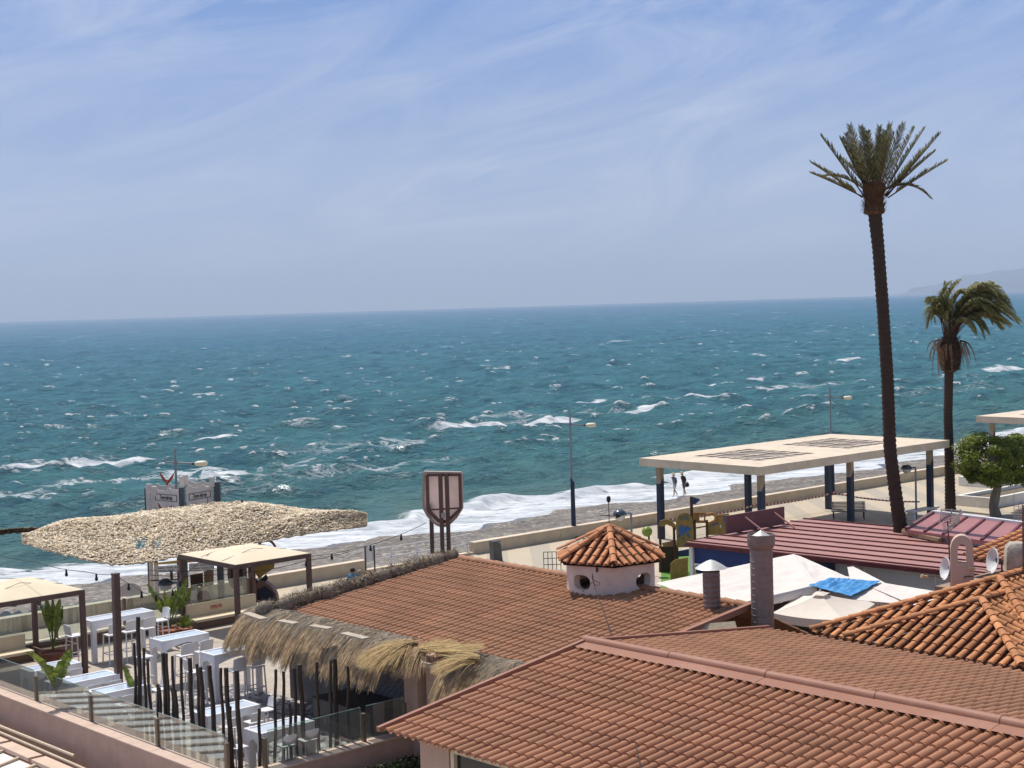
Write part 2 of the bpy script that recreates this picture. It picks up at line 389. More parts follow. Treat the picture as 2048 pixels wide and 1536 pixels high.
# foam: torn by noise
fa=mapping(-TH+.25,(.55,1.25,1))
fn=noise_n(.55,9,.72,fa,.8); fn2=noise_n(2.6,6,.7,fa,.4)
fnn=mathn('ADD',mathn('MULTIPLY',fn,.62),mathn('MULTIPLY',fn2,.38))
fs=mathn('ADD',fo,mathn('MULTIPLY',mathn('SUBTRACT',fnn,.5),2.9))
f1=maprange(fs,.52,.86,0,1,True)
ln=noise_n(.5,7,.6,fa,1.2); lace=mathn('SUBTRACT',1.0,mathn('MULTIPLY',mathn('ABSOLUTE',mathn('SUBTRACT',ln,.5)),11.0))
f1b=mathn('MULTIPLY',maprange(mathn('ADD',fo,mathn('MULTIPLY',lace,.36)),.52,.82,0,.8,True),maprange(fo,.12,.35,0,1))
f1=mathn('MAXIMUM',f1,f1b)
# scattered whitecaps, everywhere offshore, small, and painted sun glitter
wv=mapping(-TH+.42,(.30,1.0,1))
wn=noise_n(.62,4,.62,wv,.3); wg=noise_n(.022,3,.6); wf=noise_n(1.6,5,.7,wv)
wsum=mathn('ADD',mathn('ADD',wn,mathn('MULTIPLY',mathn('SUBTRACT',wg,.5),.30)),mathn('MULTIPLY',mathn('SUBTRACT',wf,.5),.30))
f2=mathn('MULTIPLY',maprange(wsum,.74,.80,0,.7,True),maprange(attr('offm'),25,70,0,1))
wv2=mapping(-TH+.42,(.22,.8,1)); wnb=noise_n(.17,4,.62,wv2,.3)
f3=mathn('MULTIPLY',maprange(mathn('ADD',wnb,mathn('MULTIPLY',mathn('SUBTRACT',wf,.5),.2)),.675,.72,0,.65,True),maprange(attr('offm'),110,300,0,1))
wv4=mapping(-TH+.35,(.40,1.0,1)); fk=noise_n(2.1,4,.7,wv4,.2); fl=noise_n(.05,4,.65)
f4=mathn('MULTIPLY',maprange(mathn('ADD',fk,mathn('MULTIPLY',mathn('SUBTRACT',fl,.5),.36)),.655,.73,0,.62,True),maprange(attr('offm'),16,45,0,1))  # finest flecks: sun glitter painted in foam white
f5=mathn('MULTIPLY',maprange(mathn('ADD',gg,mathn('MULTIPLY',mathn('SUBTRACT',fl,.5),.12)),.645,.70,0,.75,True),maprange(attr('offm'),60,160,0,1))
f4=mathn('MAXIMUM',f4,f5)
ff=mathn('MAXIMUM',mathn('MAXIMUM',f1,f4),mathn('MAXIMUM',f2,f3),clamp=True)
ws=noise_n(.8,6,.7,mapping(-TH,(.22,1.6,1)),.4)
fcol=mixc(maprange(mathn('ADD',mathn('MULTIPLY',fnn,.5),mathn('MULTIPLY',ws,.5)),.38,.60),(.30,.335,.38),(.68,.69,.69))
N.remove(pb); out=N['Material Output']
dif=N.new('ShaderNodeBsdfDiffuse'); L.new(wc,dif.inputs['Color'])
glo=N.new('ShaderNodeBsdfGlossy'); glo.inputs['Roughness'].default_value=.24; glo.inputs['Color'].default_value=(.9,.95,1,1)
fdi=N.new('ShaderNodeBsdfDiffuse'); L.new(fcol,fdi.inputs['Color'])
fre=N.new('ShaderNodeFresnel'); fre.inputs['IOR'].default_value=1.33
fcap=mathn('MULTIPLY',mathn('MINIMUM',fre.outputs[0],.8),.54)     # a rough sea never mirrors fully at grazing angles
mw=N.new('ShaderNodeMixShader'); L.new(fcap,mw.inputs[0]); L.new(dif.outputs[0],mw.inputs[1]); L.new(glo.outputs[0],mw.inputs[2])
mf=N.new('ShaderNodeMixShader'); L.new(ff,mf.inputs[0]); L.new(mw.outputs[0],mf.inputs[1]); L.new(fdi.outputs[0],mf.inputs[2]); L.new(mf.outputs[0],out.inputs['Surface'])
wv3=mapping(-TH+.3,(.55,1,1))
b1=noise_n(.45,4,.62,wv3,.2); b2=noise_n(1.7,5,.68,wv3,.3); b3=noise_n(.10,3,.55,wv3)
b4=noise_n(5.5,4,.7,wv3,.2)
hsum=mathn('ADD',mathn('ADD',mathn('ADD',mathn('MULTIPLY',b1,1.5),mathn('MULTIPLY',b2,.80)),mathn('MULTIPLY',b3,2.6)),mathn('MULTIPLY',b4,.30))
hsum=mathn('ADD',hsum,mathn('MULTIPLY',mathn('MULTIPLY',ff,fnn),.35))
bp=N.new('ShaderNodeBump'); bp.inputs['Strength'].default_value=1.0; bp.inputs['Distance'].default_value=1.0; L.new(hsum,bp.inputs['Height']); 
for q in (dif,glo,fre): L.new(bp.outputs[0],q.inputs['Normal'])
offm=off.reshape(-1)
# bathymetry coordinate 0..1 (log distance from the waterline)
offn=np.clip(np.log1p(np.clip(offm,0,None)/6)/np.log1p(2600/6),0,1)
np_mesh('sea',P[used],remap[fc],sm,True,{'foam':foam.reshape(-1)[used],'offshore':offn[used],'offm':np.clip(offm,-5,1000)[used]},'choppy turquoise sea with white breakers',"structure")
# --- beach
un=np.concatenate([np.linspace(-60,-20,60),np.linspace(-19.9,100,760),np.linspace(101,400,200)]); sn=np.linspace(.42,34,170)
U,S=np.meshgrid(un,sn); Zb=beach_z(U,S)+.02*(fbm(U*3.1,S*3.1,77,2)-.5)
PX=W0x+U*UX.x+S*SX.x; PY=W0y+U*UX.y+S*SX.y
bm_=bpy.data.materials.new('beach_shingle'); bm_.use_nodes=True; nt=bm_.node_tree; N=nt.nodes; L=nt.links; pb=N['Principled BSDF']; geo=N.new('ShaderNodeNewGeometry')
pv=N.new('ShaderNodeTexVoronoi'); pv.inputs['Scale'].default_value=4.6; L.new(geo.outputs['Position'],pv.inputs['Vector'])
pv2=N.new('ShaderNodeTexVoronoi'); pv2.inputs['Scale'].default_value=2.4; L.new(geo.outputs['Position'],pv2.inputs['Vector'])
sepc=N.new('ShaderNodeSeparateColor'); L.new(pv.outputs['Color'],sepc.inputs[0])
sepd=N.new('ShaderNodeSeparateColor'); L.new(pv2.outputs['Color'],sepd.inputs[0])
pc=ramp(sepc.outputs['Red'],[(0,(.045,.038,.034)),(.25,(.13,.11,.095)),(.7,(.225,.195,.165)),(1,(.42,.38,.33))])
pl=noise_n(.5,6,.7,mapping(-TH,(.25,1.2,1)))
pc=mixc(maprange(pl,.42,.60,.0,.65),pc,(.085,.07,.06))
pc=mixc(maprange(sepd.outputs['Green'],.82,.9,0,.8),pc,(.07,.055,.05))
wet=attr('wet')
pc=mixc(wet,pc,(.075,.062,.055))
pc=mixc(maprange(noise_n(.12,4,.6),.4,.66,0,.25),pc,(.27,.235,.195))
L.new(pc,pb.inputs['Base Color']); L.new(maprange(wet,0,1,.85,.28),pb.inputs['Roughness'])
bp=N.new('ShaderNodeBump'); bp.inputs['Strength'].default_value=.9; bp.inputs['Distance'].default_value=.12
hh=mathn('ADD',mathn('MULTIPLY',sepc.outputs['Green'],.5),noise_n(3.,4,.7)); L.new(mathn('MULTIPLY',hh,mathn('SUBTRACT',1.0,mathn('MULTIPLY',wet,.85))),bp.inputs['Height']); L.new(bp.outputs[0],pb.inputs['Normal'])
offb=S-waterline(U)
wetv=np.clip((offb+1.9+.9*np.sin(U*.45)+1.2*(fbm(U*.3,S*0,5)-.5))/.5,0,1)
np_mesh('beach',np.stack([PX,PY,Zb],-1).reshape(-1,3),grid_faces(len(sn),len(un)),bm_,True,{'wet':wetv.reshape(-1)},'grey shingle beach with dark wet edge','structure')
# --- ground and promenade
gm=mat('ground_earth',(.30,.26,.20),.9,.25,.4)
mb=MB(); pts=[W(-400,.3,-.03),W(-400,-400,-.03),W(900,-400,-.03),W(900,.3,-.03)]; mb.quad(*pts); build('ground',mb,gm,kind='structure',label='bare ground under the promenade')
pm=bpy.data.materials.new('promenade_paving'); pm.use_nodes=True; nt=pm.node_tree; N=nt.nodes; L=nt.links; pb=N['Principled BSDF']; geo=N.new('ShaderNodeNewGeometry')
sxy=N.new('ShaderNodeSeparateXYZ'); L.new(geo.outputs['Position'],sxy.inputs[0])
ph=mathn('FRACT',mathn('MULTIPLY',mathn('ADD',sxy.outputs['X'],mathn('MULTIPLY',sxy.outputs['Y'],.02)),1/2.2))
band=mathn('MULTIPLY',maprange(ph,.0,.02,0,1),maprange(ph,.48,.5,1,0))
c0=mixc(band,(.50,.415,.30),(.395,.345,.27))
c0=mixc(maprange(noise_n(.7,6,.7),.35,.7,0,.35),c0,(.40,.34,.26))
bt=N.new('ShaderNodeTexBrick'); bt.inputs['Scale'].default_value=2.5; bt.inputs['Color1'].default_value=(1,1,1,1); bt.inputs['Color2'].default_value=(.93,.93,.93,1); bt.inputs['Mortar'].default_value=(.72,.7,.68,1); bt.inputs['Mortar Size'].default_value=.012
L.new(mapping(-TH,(1,1,1)),bt.inputs['Vector'])
c0=mixc(1.0,c0,bt.outputs['Color'],'MULTIPLY')
c0=mixc(maprange(noise_n(5,6,.75),.62,.78,0,.4),c0,(.22,.18,.14))
L.new(c0,pb.inputs['Base Color']); pb.inputs['Roughness'].default_value=.8
mb=MB(); mb.quad(W(-160,.05,0),W(-160,-60,0),W(420,-60,0),W(420,.05,0)); build('promenade',mb,pm,kind='structure',label='promenade paved in cream and grey diagonal bands')
# ------------------------------------------------------------------ promenade furniture
M_wall=mat('cream_render',(.56,.46,.33),.85,.12,1.5,bump=.25,bscale=14,dirt=.45,dscale=1.6,dcol=(.30,.25,.18))
M_slab=mat('pale_concrete',(.60,.50,.385),.85,.12,.9,bump=.2,bscale=12,dirt=.5,dscale=1.3,dcol=(.36,.30,.23))
M_colraw=mat('raw_concrete',(.34,.28,.22),.85,.15,2,bump=.2)
M_navy=mat('navy_paint',(.016,.028,.062),.45,.2,3,dirt=.25,dcol=(.06,.07,.09))
M_grey=mat('grey_metal',(.20,.225,.25),.5,.15,4,spec=.5)
M_dark=mat('dark_metal',(.035,.037,.042),.45,.2,5,spec=.5)
M_whitemetal=mat('white_metal',(.66,.66,.66),.45,.08,4)
M_cream=mat('cream_plastic',(.72,.66,.48),.4,.06,5)
M_brown=mat('brown_steel',(.105,.058,.045),.5,.18,3,spec=.4,dirt=.2,dcol=(.16,.11,.09))
M_black=mat('black_plastic',(.015,.015,.017),.4)
M_wood=mat('weathered_wood',(.26,.25,.245),.8,.2,4)
def wall_piece(u0,u1,label):
    t=thing('beach_wall',label,'wall',W((u0+u1)/2,.2,0),math.atan2(UX.y,UX.x),'low walls along the beach')
    mb=MB(); L_=u1-u0; n=max(1,round(L_/6)); w=L_/n
    for i in range(n): mb.box(((i+.5)*w-L_/2,0,.285-.3),(w-.012,.40,.57+.6),tint=random.random())
    build('wall_body',mb,M_wall,t,bevel=.015)
    mb=MB()
    for i in range(n): mb.box(((i+.5)*w-L_/2,0,.585),(w-.010,.44,.05),tint=random.random())
    build('coping',mb,M_slab,t,bevel=.01)
    return t
wall_piece(0,240,'long cream beach wall running from behind the pavilions to the railing gap')
wall_piece(-60,-6.7,'cream beach wall behind the playground tower, ending at the stair rail')
# kerb at the gap
mb=MB(); mb.box((0,0,0),(6.66,.35,.12),UX,SX); mb.shift(-W(-3.34,.2,.06)); build('kerb',mb,M_slab,kind='structure',label='low kerb under the white railing')
# pavilion
def slab_with_holes(LX,LY,th,groups,mbx):
    xs={0,LX}; ys={0,LY}; holes=[]
    for gx,gy,c,gap in groups:
        x0=gx-3*c; y0=gy-3*c
        def cell(i0,j0,k): holes.append((x0+i0*c+gap/2,y0+j0*c+gap/2,x0+(i0+k)*c-gap/2,y0+(j0+k)*c-gap/2))
        for i in range(6):
            for j in range(6):
                if 1<=i<=4 and 1<=j<=4: continue
                cell(i,j,1)
        for i in (1,3):
            for j in (1,3): cell(i,j,2)
    for h in holes: xs|={h[0],h[2]}; ys|={h[1],h[3]}
    xs=sorted(xs); ys=sorted(ys); nx,ny=len(xs),len(ys)
    def inh(x,y): return any(h[0]<x<h[2] and h[1]<y<h[3] for h in holes)
    solid=np.zeros((nx-1,ny-1),bool)
    for i in range(nx-1):
        for j in range(ny-1): solid[i,j]=not inh((xs[i]+xs[i+1])/2,(ys[j]+ys[j+1])/2)
    idx=lambda i,j,k:(k*nx+i)*ny+j
    vs=[(x,y,z) for z in (0,th) for x in xs for y in ys]; fs=[]
    for i in range(nx-1):
        for j in range(ny-1):
            if not solid[i,j]: continue
            fs.append((idx(i,j,1),idx(i+1,j,1),idx(i+1,j+1,1),idx(i,j+1,1))); fs.append((idx(i,j,0),idx(i,j+1,0),idx(i+1,j+1,0),idx(i+1,j,0)))
            for di,dj,a,b in ((-1,0,(i,j+1),(i,j)),(1,0,(i+1,j),(i+1,j+1)),(0,-1,(i,j),(i+1,j)),(0,1,(i+1,j+1),(i,j+1))):
                ii,jj=i+di,j+dj
                if ii<0 or jj<0 or ii>=nx-1 or jj>=ny-1 or not solid[ii,jj]:
                    fs.append((idx(*a,0),idx(*b,0),idx(*b,1),idx(*a,1)))
    mbx.add(vs,fs); return mbx
def pavilion(u0,s0,label):
    t=thing('pavilion',label,'pavilion',W(u0,s0,0),math.atan2(UX.y,UX.x),'concrete shade pavilions')
    LX,LY=16.45,8.1
    mb=slab_with_holes(LX,LY,.42,[(4.55,4.1,.78,.15),(11.9,4.1,.78,.15)],MB())
    for i,v in enumerate(mb.v): mb.v[i]=(v[0],v[1],v[2]+3.9)
    build('roof_slab',mb,M_slab,t)
    # grey sheets filling the openings, coloured as the shade seen through them
    mb=MB()
    for gx in (4.55,11.9): mb.quad((gx-2.4,1.7,4.27),(gx+2.4,1.7,4.27),(gx+2.4,6.5,4.27),(gx-2.4,6.5,4.27))
    build('opening_shade',mb,mat('opening_shade_grey',(.23,.195,.175),.9,.25,6),t)
    for (cx,cy) in ((1.35,1.05),(8.69,1.05),(16.08,1.05),(.87,7.45),(7.99,7.45),(15.26,7.45)):
        p=MB(); zc=3.05
        # navy paint ends in a slanted line under the slab
        h=.145
        vs=[(cx+i*h,cy+j*h,0) for j in (-1,1) for i in (-1,1)]+[(cx+i*h,cy+j*h,zc+(.28 if i>0 else -.12)) for j in (-1,1) for i in (-1,1)]
        p.add(vs,[(0,2,3,1),(4,5,7,6),(0,1,5,4),(2,6,7,3),(0,4,6,2),(1,3,7,5)])
        c=build('column',p,M_navy,t)
        q=MB(); h2=.141
        vs=[(cx+i*h2,cy+j*h2,zc+(.28 if i>0 else -.12)) for j in (-1,1) for i in (-1,1)]+[(cx+i*h2,cy+j*h2,3.9) for j in (-1,1) for i in (-1,1)]
        q.add(vs,[(4,5,7,6),(0,1,5,4),(2,6,7,3),(0,4,6,2),(1,3,7,5)])
        build('column_top',q,M_colraw,c)
    return t
pav=pavilion(8.69,-11.42,'large flat concrete pavilion on navy columns between the playground and the tall palm')
pq=G(1952,832,4.32); pu,ps=toW(pq)
copy_tree(pav,None,'farther flat concrete pavilion behind the round green tree').location=W(pu,ps-8.1,0)
# tall lamps
def tall_lamp(px,py_top,Y,label,head=1.0):
    b=atY(px,py_top,Y); base=Vector((b.x,b.y,0)); H_=b.z
    t=thing('street_lamp',label,'street lamp',base,0,'tall street lamps along the beach wall')
    mb=MB(); mb.add([(i*.13*(1 if k==0 else .8),j*.13*(1 if k==0 else .8),k*(2.95+(.25 if i<0 else 0))) for k in (0,1) for j in (-1,1) for i in (-1,1)],[(0,2,3,1),(4,5,7,6),(0,1,5,4),(2,6,7,3),(0,4,6,2),(1,3,7,5)]); mb.box((0,0,.02),(.5,.5,.04))
    build('pole_base',mb,M_navy,t)
    mb=MB(); mb.tube([(-.03,0,2.9),(-.03,0,H_)],[.062,.045],10); mb.tube([(-.03,0,H_-.75),(-.03,0,H_-.5)],[.075,.075],10); build('pole',mb,M_grey,t,smooth=True)
    za=H_-.62
    mb=MB(); mb.tube([(-.42,0,za+.05),(.75,0,za-.06)],[.035,.04],8); build('arm',mb,M_grey,t,smooth=True)
    mb=MB(); prof=[(0.001,.30),(.09,.27),(.15,.18),(.155,.05),(.14,-.12),(.09,-.24),(.001,-.29)]
    vs=[];n=14
    for r,x in prof:
        for k in range(n):
            a=2*math.pi*k/n; vs.append((1.06+x*1.0, r*1.1*math.cos(a), za-.06+.8*r*math.sin(a)))
    fs=[(i*n+k,i*n+(k+1)%n,(i+1)*n+(k+1)%n,(i+1)*n+k) for i in range(len(prof)-1) for k in range(n)]
    mb.add(vs,fs); hd=build('lamp_head',mb,M_cream,t,smooth='all')
    mb=MB(); mb.tube([(.68,0,za-.05),(.80,0,za-.06)],.06,8); build('joint',mb,M_dark,hd)
    return t
tall_lamp(351,897,66,'tall street lamp rising behind the castle tower, its cream head over the net')
tall_lamp(1141,826,82.3,'tall street lamp with navy base standing alone before the beach wall')
tall_lamp(1661,775,97,'tall street lamp behind the near pavilion, only its top clear of the slab')
# short lamps with a domed head
def short_lamp(px,py_top,Y,side,label,H_=None):
    b=atY(px,py_top,Y); t=thing('dome_lamp',label,'street lamp',(b.x,b.y,0),0,'short dome-headed lamps')
    H_=b.z
    mb=MB(); mb.tube([(0,0,0),(0,0,H_)],[.06,.05],10); build('pole',mb,M_grey,t,smooth=True)
    mb=MB(); mb.tube([(0,0,H_),(side*.5,0,H_)],.05,8); build('arm',mb,M_grey,t)
    mb=MB(); mb.lathe((side*.5,0,H_-.02),[(.001,.2),(.14,.18),(.25,.11),(.31,0),(.30,-.05),(.001,-.05)],20); build('lamp_head',mb,mat('dark_blue_enamel',(.05,.062,.085),.25,spec=.6),t,smooth=True)
    mb=MB(); mb.lathe((side*.5,0,H_-.07),[(.27,0),(.22,-.16),(.10,-.24),(.001,-.26)],16); build('diffuser',mb,mat('clear_diffuser',(.55,.56,.55),.3),t,smooth=True)
    return t
short_lamp(1262,1026,67,-1,'short dome lamp rising behind the turret roof')
short_lamp(1831,935,85,-1,'short dome lamp behind the tall palm trunk, beside a navy column')
short_lamp(356,1165,60,-1,'short dome lamp half hidden by the plant at the castle tower')
# bench
bp_=G(1697,1037,0)
t=thing('park_bench','grey slatted park bench under the pavilion edge','bench',bp_,math.atan2(BX.y,BX.x)-R(72))
def bench(t,L_=1.9):
    mb=MB()
    for k in range(4): mb.box((0,.08+.12*k,.45),(L_,.09,.03))
    build('seat',mb,M_wood,t)
    mb=MB()
    for k in range(6): mb.box((0,-.03-.022*k*2,.52+.075*k),(L_,.028,.06))
    build('backrest',mb,M_wood,t)
    for x in (-L_/2+.12,L_/2-.12):
        mb=MB(); mb.tube([(x,-.02,.44),(x,-.12,.2),(x,-.16,0)],.028,6); mb.tube([(x,.45,.44),(x,.40,.22),(x,.5,0)],.028,6); mb.tube([(x,-.02,.44),(x,.45,.44)],.025,6); mb.tube([(x,-.02,.44),(x,-.26,.93)],.025,6)
        build('leg',mb,M_dark,t)
        mb=MB(); mb.tube([(x,-.08,.62),(x,.35,.66),(x,.48,.6),(x,.46,.45)],.024,6); build('armrest',mb,M_whitemetal,t)
bench(t)
t.rotation_euler=(0,0,R(172))
# concrete benches / planters on the right
def cbench(px,py,L_,label,Hh=.45,D=.5,rot=UX):
    p=G(px,py,0); t=thing('stone_bench',label,'bench',p,math.atan2(rot.y,rot.x),'white stone benches and planters')
    mb=MB(); mb.box((0,0,Hh-.06),(L_,D,.12)); build('seat',mb,mat('white_stone',(.70,.66,.58),.8,.08,3),t,bevel=.015)
    for x in (-L_/2+.25,L_/2-.25):
        mb=MB(); mb.box((x,0,(Hh-.12)/2),(.2,D-.1,Hh-.12)); build('leg',mb,mat('white_stone',(.7,.66,.58)),t)
    return t
cbench(1845,1036,2.6,'white stone bench by the pavilion column and the short lamp',.55)
def planter(px,py,LX_,LY_,label,Hh=.55):
    p=G(px,py,0); t=thing('planter',label,'planter',p,math.atan2(UX.y,UX.x),'white walled planters')
    mw=mat('white_render',(.74,.71,.65),.8,.08,3,dirt=.2)
    for (cx,cy,sx_,sy_) in ((0,-LY_/2,LX_,.25),(0,LY_/2,LX_,.25),(-LX_/2+.125,0,.25,LY_-.25),(LX_/2-.125,0,.25,LY_-.25)):
        mb=MB(); mb.box((cx+LX_/2,cy+LY_/2,Hh/2),(sx_,sy_,Hh)); build('side_wall',mb,mw,t)
    mb=MB(); mb.box((LX_/2,LY_/2,Hh*.35),(LX_-.5,LY_-.25,Hh*.6)); build('soil',mb,mat('dry_soil',(.15,.12,.085),.95,.3,6),t)
    return t
planter(1982,1017,9,2.2,'white walled planter beside the round tree trunk',.6)
planter(1976,976,8,2.0,'far white planter with blue shaded end behind the round tree',.6)
# strip of dry grass
mb=MB(); q=[G(1875,1030,.012),G(2090,1044,.012),G(2110,1062,.012),G(1868,1046,.012)]; mb.add(q,[(0,1,2,3)]); build('grass_strip',mb,mat('dry_grass',(.20,.19,.085),.95,.35,4,bump=.6,bscale=30),kind='structure',label='strip of dry grass behind the red roof')
# red and white tape between columns
def tape(pts,label,nm='barrier_tape'):
    mb=MB(); P_=[]
    for a,b in zip(pts[:-1],pts[1:]):
        n=46
        for k in range(n):
            f=k/n; p=a.lerp(b,f); p=p+Vector((0,0,-.35*4*f*(1-f)*.4)); P_.append(p)
    P_.append(pts[-1])
    for i,(a,b) in enumerate(zip(P_[:-1],P_[1:])):
        mb.quad(a+Vector((0,0,.045)),b+Vector((0,0,.045)),b-Vector((0,0,.045)),a-Vector((0,0,.045)),mi=i%2)
        mb.quad(a+Vector((0,.012,-.045)),b+Vector((0,.012,-.045)),b+Vector((0,.012,.045)),a+Vector((0,.012,.045)),mi=i%2)
    return build(nm,mb,[mat('tape_red',(.42,.05,.035),.5),mat('tape_white',(.75,.72,.68),.5)],label=label,cat='barrier tape',origin=pts[0])
tape([W(10.0,-4.2,1.0),W(17.0,-4.2,1.0),W(24.4,-4.1,.95)],'red and white barrier tape strung along the sea-side pavilion columns')
tape([W(24.4,-4.1,.9),W(24.6,-9.8,.8)],'sagging barrier tape across the far end of the pavilion')
# white railing
t=thing('railing','white metal railing by the beach steps left of the shield sign','railing',W(-3.4,.2,0),math.atan2(UX.y,UX.x))
for k in range(5):
    x=-3.3+6.4*k/4
    mb=MB(); mb.box((x,0,.55),(.09,.05,.9)); build('post',mb,M_whitemetal,t)
for z in (1.02,.55):
    mb=MB(); mb.beam((-3.35,0,z),(3.15,0,z),.05,.05); build('rail',mb,M_whitemetal,t)
for x0,x1 in ((-3.3,-4.6),(3.1,4.2)):
    for dz_ in (0,.45):
        mb=MB(); mb.beam((x0,.35,1.0-dz_),(x1,1.4 if x0<0 else .5,.15-dz_*.6),.05,.05); build('stair_rail',mb,M_whitemetal,t)
# information board
bb=G(741,1150,0); t=thing('notice_board','white notice board seen from behind at the end of the beach wall','sign',bb,R(20))
for x in (-.22,.22):
    mb=MB(); mb.box((x,0,.7),(.06,.06,1.4)); build('post',mb,M_dark,t)
mb=MB(); mb.box((0,.05,1.02),(.52,.05,.72)); build('board',mb,mat('pale_board',(.62,.62,.62),.5,.05),t)
# shield sign (seen from behind)
sp=atY(882,1055,52.0); t=thing('shield_sign','brown shield-shaped sign seen from behind on steel posts beyond the tiled roof','sign',(sp.x,sp.y,2.6),R(-9))
def SG(px,py): p=atY(px,py,52.0); return (p.x-sp.x, p.z-2.6)
face=[SG(846,947),SG(922,947),SG(923,1018),SG(912,1036),SG(898,1050),SG(884,1056),SG(870,1050),SG(855,1036),SG(845,1018)]
mb=MB(); mb.prism([(x-.04,.26,z) for x,z in face],(0,.16,0)); build('sign_panel',mb,mat('sign_back',(.82,.71,.68),.6,.08,2,transl=.65),t)
mb=MB()
fr=[SG(852,951),SG(919,949),SG(921,1017),SG(893,1044),SG(877,1044),SG(854,1022)]
for a,b in zip(fr,fr[1:]+fr[:1]): mb.beam((a[0],.13,a[1]),(b[0],.13,b[1]),.10,.11,up=(0,1,0))
a,b=SG(854,1021),SG(921,1016); mb.beam((a[0],.10,a[1]),(b[0],.10,b[1]),.05,.06,up=(0,1,0))
build('frame',mb,M_brown,t)
mb=MB(); rim=[(x,z) for x,z in face]
for a,b in zip(rim,rim[1:]+rim[:1]): mb.beam((a[0]-.04,.34,a[1]),(b[0]-.04,.34,b[1]),.07,.22,up=(0,1,0))
build('rim',mb,mat('rim_beige',(.42,.34,.28),.6),t)
for px,yy,top in ((858,.5,1010),(880,0,946),(893,0,946)):
    a=SG(px,top); mb=MB(); mb.box((a[0]-(0.02 if yy else 0),yy*.7+.02,a[1]/2-1.2),(.125,.12,a[1]+2.4)); build('post',mb,M_brown,t)
mb=MB(); a=SG(887,1030); mb.box((a[0],-.06,a[1]),(.12,.08,.16)); build('junction_box',mb,mat('grey_box',(.35,.33,.33),.6),t)
# ------------------------------------------------------------------ people
SKIN=mat('skin',(.42,.24,.16),.6,.08,20); 
def person(label,base,rz,joints,radii,bones,parts,scale=1.0,name='person'):
    """one continuous skinned body; joints in local metres"""
    t=thing(name,label,'person',base,rz)
    me=bpy.data.meshes.new('body'); me.from_pydata([Vector(joints[k])*scale for k in joints],[],[])
    keys=list(joints); me=bpy.data.meshes.new('body'); me.from_pydata([Vector(joints[k])*scale for k in keys],[(keys.index(a),keys.index(b)) for a,b in bones],[])
    o=link('body',me,t); 
    o.modifiers.new('skin','SKIN'); 
    for k,vtx in zip(keys,me.skin_vertices[0].data):
        r=radii[k]; vtx.radius=(r*scale,r*scale) if not isinstance(r,tuple) else (r[0]*scale,r[1]*scale)
    me.skin_vertices[0].data[keys.index('pelvis')].use_root=True
    ss=o.modifiers.new('sub','SUBSURF'); ss.levels=2; ss.render_levels=2
    dg=bpy.context.evaluated_depsgraph_get(); ev=o.evaluated_get(dg); m2=bpy.data.meshes.new_from_object(ev); o.modifiers.clear(); o.data=m2
    for p in m2.polygons: p.use_smooth=True
    m2.materials.clear()
    for mm in parts['mats']: m2.materials.append(mm)
    for p in m2.polygons: p.material_index=parts['pick'](p.center/scale)
    return t
